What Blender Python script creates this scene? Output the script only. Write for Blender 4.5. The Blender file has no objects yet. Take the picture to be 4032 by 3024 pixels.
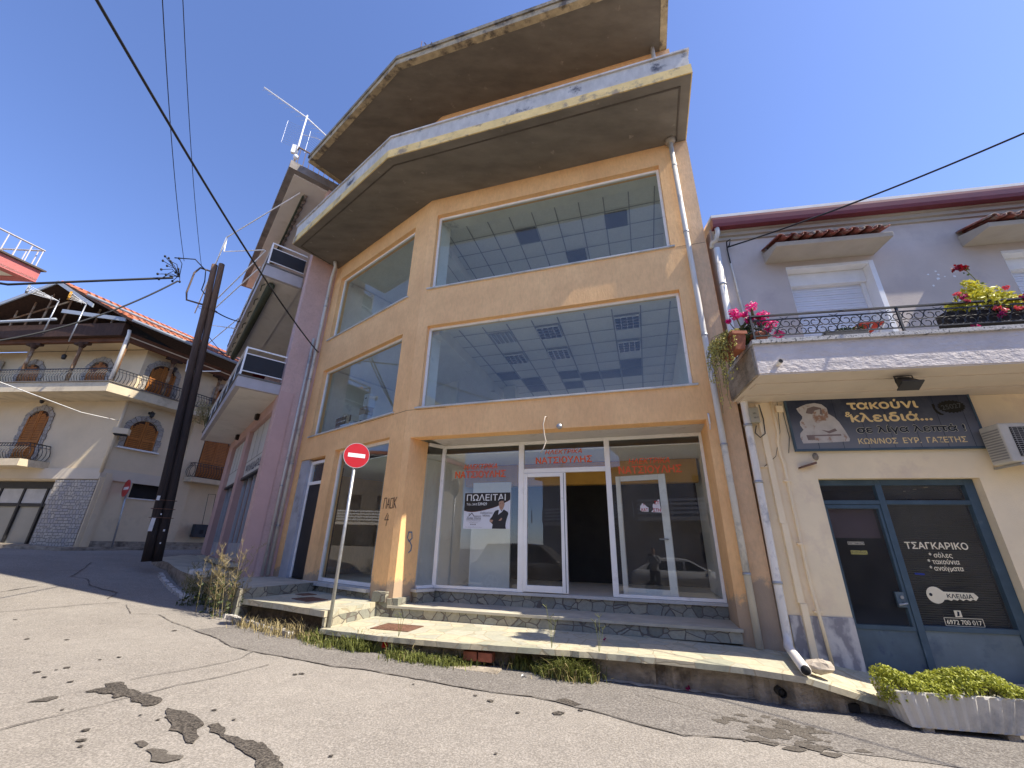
import bpy, bmesh, math, random
from mathutils import Vector, Matrix, noise
random.seed(7)
R = math.radians
S = bpy.context.scene
COL = S.collection

# ------------------------------------------------------------------ camera
cam = bpy.data.cameras.new("camera")
cam.sensor_width = 36.0
cam.lens = 36.0 * 1620.47 / 4032.0
cam.clip_start = 0.05
cam.clip_end = 2000
camo = bpy.data.objects.new("camera", cam)
COL.objects.link(camo)
PIT, ROL = R(21.585), R(1.1672)
c_, s_ = math.cos(PIT), math.sin(PIT)
fwd = Vector((0, c_, s_)); rt = Vector((1, 0, 0)); up_ = Vector((0, -s_, c_))
cr_, sr_ = math.cos(ROL), math.sin(ROL)
rt2 = cr_ * rt + sr_ * up_
up2 = -sr_ * rt + cr_ * up_
camo.matrix_world = Matrix(((rt2.x, up2.x, -fwd.x, 0), (rt2.y, up2.y, -fwd.y, 0), (rt2.z, up2.z, -fwd.z, 1.6), (0, 0, 0, 1)))
S.camera = camo

# ------------------------------------------------------------------ sky, sun, exposure
SUN_AZ, SUN_EL = R(112.8), R(52.5)
W = bpy.data.worlds.new("World"); S.world = W
W.use_nodes = True
wn = W.node_tree
wn.nodes.clear()
sky = wn.nodes.new("ShaderNodeTexSky")
sky.sky_type = 'NISHITA'; sky.sun_disc = False
sky.sun_elevation = SUN_EL; sky.sun_rotation = SUN_AZ
sky.altitude = 0; sky.air_density = 0.75; sky.dust_density = 0.25; sky.ozone_density = 4.0
bg = wn.nodes.new("ShaderNodeBackground"); bg.inputs[1].default_value = 0.11
wo = wn.nodes.new("ShaderNodeOutputWorld")
tint = wn.nodes.new("ShaderNodeMix"); tint.data_type = 'RGBA'; tint.blend_type = 'MULTIPLY'; tint.inputs[0].default_value = 1.0
tint.inputs[7].default_value = (.95, .91, 1.06, 1)          # the camera's rendering of a clear Greek sky
wn.links.new(sky.outputs[0], tint.inputs[6]); wn.links.new(tint.outputs[2], bg.inputs[0]); wn.links.new(bg.outputs[0], wo.inputs[0])
sl = bpy.data.lights.new("sun", 'SUN'); sl.energy = 3.0; sl.angle = R(0.5); sl.color = (1.0, 0.92, 0.78)
so = bpy.data.objects.new("sun", sl); COL.objects.link(so)
sd = Vector((math.sin(SUN_AZ) * math.cos(SUN_EL), math.cos(SUN_AZ) * math.cos(SUN_EL), math.sin(SUN_EL)))
so.rotation_euler = sd.to_track_quat('Z', 'Y').to_euler(); so.location = (10, -10, 30)
S.view_settings.view_transform = 'Standard'; S.view_settings.look = 'None'
S.view_settings.exposure = 1.5; S.view_settings.gamma = 1.0
S.render.engine = 'CYCLES'
S.cycles.max_bounces = 10; S.cycles.diffuse_bounces = 6; S.cycles.glossy_bounces = 3
S.cycles.transparent_max_bounces = 12; S.cycles.caustics_reflective = False; S.cycles.caustics_refractive = False
S.cycles.use_denoising = True

# ------------------------------------------------------------------ frames and mesh building
class Fr:
    """u runs right along a facade, o out of it towards the street, z up"""
    def __init__(s, x, y, az, k=1.0, z0=0.0):
        a = R(az); s.az = a; s.x = x; s.y = y; s.k = k; s.z0 = z0       # k, z0: scale and height shift, enlarging a house about the camera's eye point
        s.u = Vector((math.cos(a), math.sin(a), 0)); s.n = Vector((math.sin(a), -math.cos(a), 0))
    def P(s, u, o, z):
        u *= s.k; o *= s.k
        return Vector((s.x + u * s.u.x + o * s.n.x, s.y + u * s.u.y + o * s.n.y, s.z0 + s.k * z))
    def uo(s, p):
        d = Vector((p[0] - s.x, p[1] - s.y, 0)) / s.k; return d.dot(s.u), d.dot(s.n)

WF = Fr(0, 0, 0)          # world frame: u = x, o = -y
F1 = Fr(-2.22468, 8.40949, -17.516)
F2 = Fr(-2.22468, 8.40949, -39.5)
F3 = Fr(3.87857, 6.48327, -10.291)
FP = Fr(-6.5083, 10.8828, -50)
FS = Fr(-6.5083, 10.8828, 45)      # side wall of the pink house, u from its arris back to the orange house
HK, HZ = 1.12, -.192  # cream house pushed back and scaled up from the camera position
CR = Fr(-15.652, 16.024, 68, HK, HZ)
CL = Fr(-15.652, 16.024, -5, HK, HZ)

BASE = {}
def empty(name, loc, label=None, cat=None, group=None, kind=None):
    o = bpy.data.objects.new(name, None); COL.objects.link(o); o.location = loc
    o.empty_display_size = 0.2
    BASE[o.name] = Vector(loc)
    tag(o, label, cat, group, kind)
    return o
def tag(o, label=None, cat=None, group=None, kind=None):
    if label: o['label'] = label
    if cat: o['category'] = cat
    if group: o['group'] = group
    if kind: o['kind'] = kind
    return o

class MB:
    def __init__(s):
        s.v = []; s.f = []; s.mi = []; s.m = 0; s.sm = []; s.smooth = False
    def face(s, pts):
        b = len(s.v); s.v += [Vector(p) for p in pts]
        s.f.append(list(range(b, b + len(pts)))); s.mi.append(s.m); s.sm.append(s.smooth)
    def mesh(s, vs, fs):
        b = len(s.v); s.v += [Vector(p) for p in vs]
        for f in fs:
            s.f.append([i + b for i in f]); s.mi.append(s.m); s.sm.append(s.smooth)
    def box(s, fr, u0, u1, o0, o1, z0, z1):
        p = [fr.P(u, o, z) for z in (z0, z1) for o in (o0, o1) for u in (u0, u1)]
        s.mesh(p, [(0, 1, 3, 2), (4, 6, 7, 5), (0, 4, 5, 1), (2, 3, 7, 6), (0, 2, 6, 4), (1, 5, 7, 3)])
        return s
    def prism(s, pts, z0, z1):
        """pts: list of xy (or xyz) outline, extruded between z0 and z1 (numbers or per-point lists)"""
        n = len(pts)
        a = z0 if isinstance(z0, (list, tuple)) else [z0] * n
        b = z1 if isinstance(z1, (list, tuple)) else [z1] * n
        vs = [(p[0], p[1], a[i]) for i, p in enumerate(pts)] + [(p[0], p[1], b[i]) for i, p in enumerate(pts)]
        fs = [tuple(range(n)), tuple(range(n, 2 * n))] + [(i, (i + 1) % n, n + (i + 1) % n, n + i) for i in range(n)]
        s.mesh(vs, fs); return s
    def slab(s, fr, uz, o0, o1):
        """outline in the facade plane (u,z), extruded from o0 to o1"""
        n = len(uz)
        vs = [fr.P(u, o0, z) for u, z in uz] + [fr.P(u, o1, z) for u, z in uz]
        s.mesh(vs, [tuple(range(n)), tuple(range(n, 2 * n))] + [(i, (i + 1) % n, n + (i + 1) % n, n + i) for i in range(n)])
        return s
    def tube(s, pts, r, n=8, cap=True):
        pts = [Vector(p) for p in pts]
        k = len(pts); rs = r if isinstance(r, (list, tuple)) else [r] * k
        t0 = (pts[1] - pts[0]).normalized()
        ref = Vector((0, 0, 1)) if abs(t0.z) < .9 else Vector((1, 0, 0))
        a = t0.cross(ref).normalized(); rings = []
        for i in range(k):
            if i == 0: t = t0
            elif i == k - 1: t = (pts[i] - pts[i - 1]).normalized()
            else:
                t = ((pts[i + 1] - pts[i]).normalized() + (pts[i] - pts[i - 1]).normalized())
                t = t.normalized() if t.length > 1e-6 else t0
            a = (a - t * a.dot(t))
            a = a.normalized() if a.length > 1e-6 else t.orthogonal().normalized()
            b = t.cross(a)
            rings.append([pts[i] + (a * math.cos(2 * math.pi * j / n) + b * math.sin(2 * math.pi * j / n)) * rs[i] for j in range(n)])
        vs = [p for rg in rings for p in rg]
        fs = [(i * n + j, i * n + (j + 1) % n, (i + 1) * n + (j + 1) % n, (i + 1) * n + j) for i in range(k - 1) for j in range(n)]
        if cap: fs += [tuple(range(n)), tuple(range((k - 1) * n, k * n))]
        old = s.smooth; s.smooth = n > 5
        s.mesh(vs, fs); s.smooth = old; return s
    def wall(s, fr, u0, u1, o0, o1, z0, z1, holes=(), inner=None):
        us = sorted({u0, u1} | {h[0] for h in holes if u0 < h[0] < u1} | {h[1] for h in holes if u0 < h[1] < u1})
        zs = sorted({z0, z1} | {h[2] for h in holes if z0 < h[2] < z1} | {h[3] for h in holes if z0 < h[3] < z1})
        def solid(i, j):
            if i < 0 or j < 0 or i >= len(us) - 1 or j >= len(zs) - 1: return False
            cu = (us[i] + us[i + 1]) / 2; cz = (zs[j] + zs[j + 1]) / 2
            return not any(h[0] < cu < h[1] and h[2] < cz < h[3] for h in holes)
        m0 = s.m
        for i in range(len(us) - 1):
            for j in range(len(zs) - 1):
                if not solid(i, j): continue
                a, b, c, d = us[i], us[i + 1], zs[j], zs[j + 1]
                s.face([fr.P(a, o1, c), fr.P(b, o1, c), fr.P(b, o1, d), fr.P(a, o1, d)])
                if inner is not None: s.m = inner
                s.face([fr.P(a, o0, d), fr.P(b, o0, d), fr.P(b, o0, c), fr.P(a, o0, c)])
                s.m = m0
                if not solid(i - 1, j): s.face([fr.P(a, o0, c), fr.P(a, o1, c), fr.P(a, o1, d), fr.P(a, o0, d)])
                if not solid(i + 1, j): s.face([fr.P(b, o1, c), fr.P(b, o0, c), fr.P(b, o0, d), fr.P(b, o1, d)])
                if not solid(i, j - 1): s.face([fr.P(a, o0, c), fr.P(b, o0, c), fr.P(b, o1, c), fr.P(a, o1, c)])
                if not solid(i, j + 1): s.face([fr.P(a, o1, d), fr.P(b, o1, d), fr.P(b, o0, d), fr.P(a, o0, d)])
        return s
    def band(s, pts, t, z0, z1, closed=False):
        """vertical band following a polyline; t = thickness to the left of travel (mitred)"""
        P = [Vector((p[0], p[1])) for p in pts]; n = len(P); Q = []
        for i in range(n):
            d0 = (P[i] - P[i - 1]).normalized() if (i > 0 or closed) else None
            d1 = (P[(i + 1) % n] - P[i]).normalized() if (i < n - 1 or closed) else None
            if d0 is None: d0 = d1
            if d1 is None: d1 = d0
            n0 = Vector((-d0.y, d0.x)); n1 = Vector((-d1.y, d1.x))
            m = (n0 + n1).normalized(); Q.append(P[i] + m * (t / max(.3, m.dot(n0))))
        for i in range(n if closed else n - 1):
            j = (i + 1) % n
            s.prism([P[i], P[j], Q[j], Q[i]], z0, z1)
        return s
    def ball(s, c, rx, ry=None, rz=None, n=10, m=6):
        ry = ry or rx; rz = rz or rx; vs = []
        for i in range(m + 1):
            th = math.pi * i / m
            for j in range(n):
                ph = 2 * math.pi * j / n
                vs.append((c[0] + rx * math.sin(th) * math.cos(ph), c[1] + ry * math.sin(th) * math.sin(ph), c[2] + rz * math.cos(th)))
        old = s.smooth; s.smooth = True
        s.mesh(vs, [(i * n + j, i * n + (j + 1) % n, (i + 1) * n + (j + 1) % n, (i + 1) * n + j) for i in range(m) for j in range(n)])
        s.smooth = old; return s
    def disc(s, fr, u, z, o0, o1, r, n=24):
        return s.slab(fr, [(u + r * math.cos(2 * math.pi * i / n), z + r * math.sin(2 * math.pi * i / n)) for i in range(n)], o0, o1)
    def build(s, name, mats, parent=None, label=None, cat=None, group=None, kind=None, bevel=0, base=None, weld=True):
        if not isinstance(mats, (list, tuple)): mats = [mats]
        if parent is not None: b = BASE[parent.name]
        elif base is not None: b = Vector(base)
        elif kind == 'structure': b = Vector((0, 0, 0))
        else:
            xs = [v.x for v in s.v]; ys = [v.y for v in s.v]; zs = [v.z for v in s.v]
            b = Vector(((min(xs) + max(xs)) / 2, (min(ys) + max(ys)) / 2, min(zs)))
        me = bpy.data.meshes.new(name)
        me.from_pydata([v - b for v in s.v], [], s.f)
        for m in mats: me.materials.append(m)
        for p, i, q in zip(me.polygons, s.mi, s.sm): p.material_index = i; p.use_smooth = q
        bm = bmesh.new(); bm.from_mesh(me)
        if weld: bmesh.ops.remove_doubles(bm, verts=bm.verts, dist=1e-5)
        bmesh.ops.recalc_face_normals(bm, faces=bm.faces)
        bm.to_mesh(me); bm.free(); me.update()
        o = bpy.data.objects.new(name, me); COL.objects.link(o)
        if parent is not None: o.parent = parent
        else: o.location = b
        BASE[o.name] = b
        if bevel:
            md = o.modifiers.new("bevel", 'BEVEL'); md.width = bevel; md.segments = 2; md.limit_method = 'ANGLE'; md.angle_limit = R(40)
        return tag(o, label, cat, group, kind)

from mathutils.geometry import tessellate_polygon
TEXT = {}
def glyph_tris(body, shear):
    """each outline of the lettering filled on its own (the built-in font's strokes overlap), holes cut out"""
    cu = bpy.data.curves.new("text", 'FONT'); cu.body = body; cu.size = 40.0; cu.resolution_u = 4; cu.shear = shear; cu.fill_mode = 'NONE'
    ob = bpy.data.objects.new("text", cu); COL.objects.link(ob)
    dg = bpy.context.evaluated_depsgraph_get(); dg.update()
    me = bpy.data.meshes.new_from_object(ob.evaluated_get(dg))
    V = [(v.co.x / 40, v.co.y / 40) for v in me.vertices]; adj = {}
    for ed in me.edges: a, b = ed.vertices; adj.setdefault(a, []).append(b); adj.setdefault(b, []).append(a)
    bpy.data.objects.remove(ob); bpy.data.curves.remove(cu); bpy.data.meshes.remove(me)
    seen = set(); loops = []
    for v0 in sorted(adj):
        if v0 in seen: continue
        lp = [v0]; seen.add(v0); prev = None; cur = v0
        while True:
            nx = [q for q in adj[cur] if q != prev and q not in seen]
            if prev is None and v0 + 1 in adj[cur]: nx = [v0 + 1]      # keep the direction of the outline
            if not nx: break
            prev, cur = cur, nx[0]; lp.append(cur); seen.add(cur)
        if len(lp) > 2: loops.append([V[q] for q in lp])
    def area(l): return sum(a[0] * b[1] - b[0] * a[1] for a, b in zip(l, l[1:] + l[:1])) / 2
    def inside(p, l):
        c = False
        for a, b in zip(l, l[1:] + l[:1]):
            if (a[1] > p[1]) != (b[1] > p[1]) and p[0] < (b[0] - a[0]) * (p[1] - a[1]) / (b[1] - a[1]) + a[0]: c = not c
        return c
    if not loops: return []
    outer = []; holes = {}
    for l in loops:
        box = [m for m in loops if m is not l and abs(area(m)) > abs(area(l)) and all(inside(p, m) for p in l[::2])]
        m = min(box, key=lambda q: abs(area(q))) if box else None
        if m is not None and area(m) * area(l) < 0: holes.setdefault(id(m), []).append(l)
        else: outer.append(l)
    res = []
    for i, ol in enumerate(outer):
        hs = holes.get(id(ol), [])
        allp = [p for q in [ol] + hs for p in q]
        t = tessellate_polygon([[Vector((p[0], p[1], 0)) for p in q] for q in [ol] + hs])
        res.append((allp, [tuple(x) for x in t], i % 5))
    return res
def text_mb(body, fr, u, z, o, h, width=None, mb=None, bold=0.0, shear=0.0, rot=0.0, align='L'):
    """flat lettering on a facade; u,z = left foot of the line, h = cap height"""
    mb = mb or MB()
    if bold > .009:      # heavier strokes: thin copies laid a hair apart, each a little proud of the last
        d = min(bold, .05) * h * 1.8
        for k, (du, dz) in enumerate(((-d, 0), (d, 0), (0, -d), (0, d))):
            text_mb(body, fr, u + du * (1 if width is None else 1), z + dz, o + .00025 * (k + 1), h, width, mb, 0.0, shear, rot, align)
        bold = 0.0
    tris = TEXT.get((body, shear))
    if tris is None: tris = TEXT[(body, shear)] = glyph_tris(body, shear)
    vs = [p for t in tris for p in t[0]]
    if not vs: return mb
    x0 = min(v[0] for v in vs); x1 = max(v[0] for v in vs)
    sc = h / 0.73; sx = sc if width is None else width / (x1 - x0)
    w = (x1 - x0) * sx
    off = 0 if align == 'L' else (-w / 2 if align == 'C' else -w)
    ca, sa = math.cos(rot), math.sin(rot)
    for pts, fs, lift in tris:
        out = []
        for v in pts:
            x = (v[0] - x0) * sx + off; y = v[1] * sc
            out.append(fr.P(u + x * ca - y * sa, o + lift * .00004, z + x * sa + y * ca))
        mb.mesh(out, fs)
    return mb

# ------------------------------------------------------------------ materials
def nodes_of(name):
    m = bpy.data.materials.new(name); m.use_nodes = True; nt = m.node_tree
    return m, nt, nt.nodes["Principled BSDF"]
def N(nt, t, **kw):
    n = nt.nodes.new(t)
    for k, v in kw.items(): setattr(n, k, v)
    return n
def L(nt, a, b): nt.links.new(a, b)
def coords(nt, scale=(1, 1, 1), rotz=0.0):
    tc = N(nt, "ShaderNodeTexCoord"); mp = N(nt, "ShaderNodeMapping")
    mp.inputs['Scale'].default_value = scale; mp.inputs['Rotation'].default_value = (0, 0, rotz)
    L(nt, tc.outputs['Object'], mp.inputs['Vector']); return mp.outputs['Vector']
def noise_n(nt, vec, scale, detail=6, rough=.6):
    n = N(nt, "ShaderNodeTexNoise"); n.inputs['Scale'].default_value = scale; n.inputs['Detail'].default_value = detail
    n.inputs['Roughness'].default_value = rough; L(nt, vec, n.inputs['Vector']); return n.outputs['Fac']
def ramp(nt, fac, stops):
    r = N(nt, "ShaderNodeValToRGB"); e = r.color_ramp.elements
    while len(e) < len(stops): e.new(.5)
    for i, (p, c) in enumerate(stops):
        e[i].position = p; e[i].color = (c, c, c, 1) if isinstance(c, (int, float)) else (*c, 1)
    L(nt, fac, r.inputs[0]); return r.outputs[0]
def mix(nt, fac, a, b, mode='MIX'):
    n = N(nt, "ShaderNodeMix", data_type='RGBA', blend_type=mode)
    for s, v in ((n.inputs[0], fac), (n.inputs[6], a), (n.inputs[7], b)):
        if isinstance(v, (int, float)): s.default_value = v
        elif isinstance(v, tuple): s.default_value = (*v[:3], 1)
        else: L(nt, v, s)
    return n.outputs[2]
def bump(nt, h, strength, dist=.02, nrm=None):
    b = N(nt, "ShaderNodeBump"); b.inputs['Strength'].default_value = strength; b.inputs['Distance'].default_value = dist
    L(nt, h, b.inputs['Height'])
    if nrm is not None: L(nt, nrm, b.inputs['Normal'])
    return b.outputs[0]
def dk(c, f): return tuple(min(1, x * f) for x in c)
MATS = {}
def M(name, col, rough=.8, var=.12, scale=3.0, bstr=.2, bscale=60.0, stretch=(1, 1, 1), spec=.3, metal=0.0, stain=None, stain_scale=1.2, stain_lo=.55, stain_hi=.7, stain_st=(1, 1, 1), dist=.01):
    if name in MATS: return MATS[name]
    m, nt, b = nodes_of(name)
    v = coords(nt, stretch)
    f = noise_n(nt, v, scale)
    c = mix(nt, ramp(nt, f, [(.3, 0.0), (.7, 1.0)]), dk(col, 1 - var), dk(col, 1 + var))
    if stain is not None:
        v2 = coords(nt, stain_st)
        sf = ramp(nt, noise_n(nt, v2, stain_scale, 8, .65), [(stain_lo, 0.0), (stain_hi, 1.0)])
        c = mix(nt, sf, c, stain)
    L(nt, c, b.inputs['Base Color'])
    b.inputs['Roughness'].default_value = rough; b.inputs['Metallic'].default_value = metal
    b.inputs['Specular IOR Level'].default_value = spec
    if bstr: L(nt, bump(nt, noise_n(nt, v, bscale, 4), bstr, dist), b.inputs['Normal'])
    MATS[name] = m; return m
def glass_mat(name, tint=(.86, .92, .89), refl=1.0, dust=.03, dustcol=(.5, .5, .48)):
    m, nt, b = nodes_of(name); nt.nodes.remove(b)
    out = nt.nodes["Material Output"]
    tr = N(nt, "ShaderNodeBsdfTransparent"); tr.inputs[0].default_value = (*tint, 1)
    gl = N(nt, "ShaderNodeBsdfGlossy"); gl.inputs['Roughness'].default_value = 0.0; gl.inputs[0].default_value = (1, 1, 1, 1)
    lw = N(nt, "ShaderNodeLayerWeight"); lw.inputs[0].default_value = .5          # Schlick reflectance of a thin pane, the same from both sides
    pw = N(nt, "ShaderNodeMath", operation='POWER'); L(nt, lw.outputs['Facing'], pw.inputs[0]); pw.inputs[1].default_value = 5.0
    mu = N(nt, "ShaderNodeMath", operation='MULTIPLY_ADD', use_clamp=True); L(nt, pw.outputs[0], mu.inputs[0]); mu.inputs[1].default_value = .92; mu.inputs[2].default_value = .075 * refl
    mx = N(nt, "ShaderNodeMixShader"); L(nt, mu.outputs[0], mx.inputs[0]); L(nt, tr.outputs[0], mx.inputs[1]); L(nt, gl.outputs[0], mx.inputs[2])
    df = N(nt, "ShaderNodeBsdfDiffuse"); df.inputs[0].default_value = (*dustcol, 1)
    v = coords(nt, (1, 1, 1)); du = ramp(nt, noise_n(nt, v, 2.5, 8, .7), [(.35, dust * .4), (.75, dust * 1.8)])
    mx2 = N(nt, "ShaderNodeMixShader"); L(nt, du, mx2.inputs[0]); L(nt, mx.outputs[0], mx2.inputs[1]); L(nt, df.outputs[0], mx2.inputs[2])
    L(nt, mx2.outputs[0], out.inputs[0]); return m
def stone_mat(name, cols, mortar, scale=4.0, edge=.05, stretch=(1, 1, 1), rotz=0.0, bstr=.5, rough=.75, jitter=.25):
    """irregular flagstones / crazy paving"""
    m, nt, b = nodes_of(name)
    v = coords(nt, stretch, rotz)
    nz = N(nt, "ShaderNodeTexNoise"); nz.inputs['Scale'].default_value = scale * 1.2; L(nt, v, nz.inputs['Vector'])
    vm = N(nt, "ShaderNodeVectorMath", operation='SCALE'); vm.inputs['Scale'].default_value = jitter / scale; L(nt, nz.outputs['Color'], vm.inputs[0])
    va = N(nt, "ShaderNodeVectorMath", operation='ADD'); L(nt, v, va.inputs[0]); L(nt, vm.outputs[0], va.inputs[1])
    v1 = N(nt, "ShaderNodeTexVoronoi", feature='F1'); v1.inputs['Scale'].default_value = scale; L(nt, va.outputs[0], v1.inputs['Vector'])
    v2 = N(nt, "ShaderNodeTexVoronoi", feature='DISTANCE_TO_EDGE'); v2.inputs['Scale'].default_value = scale; L(nt, va.outputs[0], v2.inputs['Vector'])
    sep = N(nt, "ShaderNodeSeparateColor"); L(nt, v1.outputs['Color'], sep.inputs[0])
    n = len(cols); c = ramp(nt, sep.outputs[0], [(i / max(1, n - 1), col) for i, col in enumerate(cols)])
    f = noise_n(nt, v, scale * 4, 8, .7)
    c = mix(nt, ramp(nt, f, [(.25, 0.0), (.8, 1.0)]), mix(nt, 1.0, c, (.72, .72, .74), 'MULTIPLY'), mix(nt, 1.0, c, (1.2, 1.2, 1.18), 'MULTIPLY'))
    ef = ramp(nt, v2.outputs['Distance'], [(edge * .6, 0.0), (edge, 1.0)])
    L(nt, mix(nt, ef, mortar, c), b.inputs['Base Color'])
    b.inputs['Roughness'].default_value = rough; b.inputs['Specular IOR Level'].default_value = .3
    h = mix(nt, .25, ef, f)
    L(nt, bump(nt, h, bstr, .015), b.inputs['Normal']); return m

# ------------------------------------------------------------------ palette
def asphalt(name, lo, hi, stone, sp=55.0):
    m, nt, b = nodes_of(name)
    v = coords(nt)
    big = noise_n(nt, v, .55, 6, .6)
    c = mix(nt, ramp(nt, big, [(.3, 0.0), (.7, 1.0)]), lo, hi)
    tr = noise_n(nt, coords(nt, (.35, 1.3, 1), R(48)), 1.1, 5, .6)
    c = mix(nt, ramp(nt, tr, [(.38, .35), (.6, 0.0)]), c, dk(lo, .72))
    sp1 = noise_n(nt, v, sp, 3, .7)
    c = mix(nt, ramp(nt, sp1, [(.42, 0.0), (.62, .55)]), c, stone)
    sp2 = noise_n(nt, v, sp * 1.7, 2, .5)
    c = mix(nt, ramp(nt, sp2, [(.30, .6), (.44, 0.0)]), c, dk(lo, .45))
    mid = noise_n(nt, v, 6, 5, .7)
    c = mix(nt, ramp(nt, mid, [(.35, .18), (.6, 0.0)]), c, dk(lo, .6))
    L(nt, c, b.inputs['Base Color']); b.inputs['Roughness'].default_value = .9; b.inputs['Specular IOR Level'].default_value = .2
    L(nt, bump(nt, sp1, .5, .012), b.inputs['Normal']); return m
m_road = asphalt("asphalt_light", (.205, .184, .16), (.275, .25, .218), (.50, .455, .40))
m_strip = asphalt("asphalt_dark", (.13, .117, .105), (.18, .163, .147), (.40, .37, .33), 46)
m_wet = asphalt("asphalt_wet", (.03, .026, .023), (.055, .048, .042), (.26, .225, .185), 50)
m_oil = asphalt("asphalt_oily", (.075, .063, .052), (.115, .1, .085), (.22, .2, .17), 60)
m_crack = M("road_crack", (.125, .11, .096), var=.3, scale=6, bstr=.3)
m_flag = stone_mat("flag_riser", [(.20, .20, .16), (.33, .32, .25), (.42, .38, .27), (.25, .25, .21), (.36, .35, .28)], (.14, .12, .10), 5.0, .045, (1, 1, 1.25))
m_flagtop = stone_mat("flag_paving", [(.36, .36, .27), (.48, .45, .33), (.55, .48, .33), (.42, .41, .32), (.50, .47, .36)], (.37, .32, .22), 3.2, .03, (1, 1, 1), bstr=.2)
m_slab = M("grey_slab", (.47, .43, .33), var=.18, scale=2.5, bstr=.2, stain=(.29, .28, .25), stain_lo=.5, stain_hi=.75)
m_conc = M("rough_concrete", (.34, .29, .225), var=.3, scale=5, bstr=.9, bscale=16, dist=.035, stain=(.13, .105, .08), stain_scale=2.6, stain_lo=.5, stain_hi=.66, stretch=(1, 1, 2.2))
m_kerbw = M("kerb_white", (.55, .52, .47), var=.2, scale=8, bstr=.6, bscale=25, stain=(.26, .24, .21), stain_scale=6, stain_lo=.5, stain_hi=.6)
m_marble = M("sill_marble", (.55, .54, .50), var=.1, scale=4, bstr=.05, stain=(.34, .33, .3), stain_scale=2.5, stain_lo=.52, stain_hi=.75, rough=.5)

def plaster(name, col, streak, damp=None, bstr=.55, bscale=26, stretch=(1, 1, .3), dampz=.35):
    """textured render: vertical combed grain, soft weathering streaks, damp near the foot"""
    m, nt, b = nodes_of(name)
    v = coords(nt); vs = coords(nt, (1.6, 1.6, .16)); vg = coords(nt, stretch)
    c = mix(nt, ramp(nt, noise_n(nt, v, 1.3, 6, .6), [(.3, 0.0), (.7, 1.0)]), dk(col, .88), dk(col, 1.1))
    c = mix(nt, ramp(nt, noise_n(nt, vs, 2.2, 7, .68), [(.5, 0.0), (.78, .55)]), c, streak)
    g = noise_n(nt, vg, bscale, 5, .65)
    c = mix(nt, ramp(nt, g, [(.3, .30), (.56, 0.0)]), c, dk(col, .62))
    c = mix(nt, ramp(nt, noise_n(nt, v, 7, 6, .7), [(.35, .22), (.55, 0.0)]), c, dk(streak, .85))
    if damp is not None:
        tc = N(nt, "ShaderNodeTexCoord"); sx = N(nt, "ShaderNodeSeparateXYZ"); L(nt, tc.outputs['Object'], sx.inputs[0])
        ad = N(nt, "ShaderNodeMath", operation='MULTIPLY_ADD'); L(nt, noise_n(nt, v, 3.0, 6, .7), ad.inputs[0]); ad.inputs[1].default_value = -.9; L(nt, sx.outputs[2], ad.inputs[2])
        f = ramp(nt, ad.outputs[0], [(0.0, 0.0), (1.0, 1.0)])
        r2 = N(nt, "ShaderNodeMapRange"); L(nt, ad.outputs[0], r2.inputs[0]); r2.inputs[1].default_value = dampz - .5; r2.inputs[2].default_value = dampz - .38; r2.inputs[3].default_value = .8; r2.inputs[4].default_value = 0.0
        c = mix(nt, r2.outputs[0], c, damp)
    L(nt, c, b.inputs['Base Color']); b.inputs['Roughness'].default_value = .92; b.inputs['Specular IOR Level'].default_value = .15
    L(nt, bump(nt, g, bstr, .012), b.inputs['Normal']); return m
m_orange = plaster("orange_render", (.95, .565, .26), (.86, .49, .23), damp=(.36, .29, .22), dampz=.55)
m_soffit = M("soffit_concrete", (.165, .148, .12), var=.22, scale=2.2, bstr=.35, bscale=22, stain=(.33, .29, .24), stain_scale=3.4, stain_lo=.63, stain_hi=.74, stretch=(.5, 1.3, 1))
m_yellow = M("yellow_band", (.72, .53, .22), var=.15, scale=3, bstr=.5, bscale=30, stain=(.30, .24, .16), stain_scale=3.2, stain_lo=.54, stain_hi=.66)
m_fascia = M("weathered_fascia", (.56, .53, .46), var=.16, scale=4, bstr=.3, stain=(.11, .11, .115), stain_scale=2.2, stain_lo=.57, stain_hi=.68, stretch=(1.5, 1.5, .6))
m_coping = M("coping_pale", (.52, .50, .47), var=.15, scale=5, bstr=.2, stain=(.25, .23, .21), stain_scale=4, stain_lo=.55, stain_hi=.7)
m_roofedge = M("roof_edge", (.42, .35, .22), var=.3, scale=5, bstr=.7, bscale=24, stain=(.13, .11, .085), stain_scale=3.0, stain_lo=.50, stain_hi=.62)
m_white = M("white_paint", (.74, .74, .73), var=.06, scale=5, bstr=.06, rough=.5)
m_pvc = M("white_frame", (.90, .88, .82), var=.05, scale=3, bstr=.03, rough=.35, spec=.5, stain=(.5, .49, .46), stain_scale=3, stain_lo=.6, stain_hi=.8)
m_inwhite = M("interior_white", (.86, .85, .79), var=.08, scale=1.2, bstr=.1, stain=(.42, .43, .42), stain_scale=1.5, stain_lo=.62, stain_hi=.75)
m_ceil = M("ceiling_tile", (.88, .87, .82), var=.05, scale=20, bstr=.05)
m_tee = M("ceiling_tee", (.40, .41, .41), var=.04, bstr=0)
m_void2 = M("ceiling_gap", (.13, .135, .14), var=.1, bstr=0)
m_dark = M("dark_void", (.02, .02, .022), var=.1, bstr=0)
m_gypsum = M("gypsum", (.60, .57, .53), var=.1, scale=2, bstr=.1, stain=(.42, .38, .33), stain_scale=2)
m_pipe = M("grey_pipe", (.60, .57, .50), var=.12, scale=3, bstr=.1, rough=.55, stretch=(1, 1, .4), stain=(.28, .28, .28), stain_scale=2.5)
m_pipew = M("white_pipe", (.80, .75, .66), var=.1, scale=3, bstr=.08, rough=.45, stretch=(1, 1, .4), stain=(.42, .41, .4), stain_scale=2.5)
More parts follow.
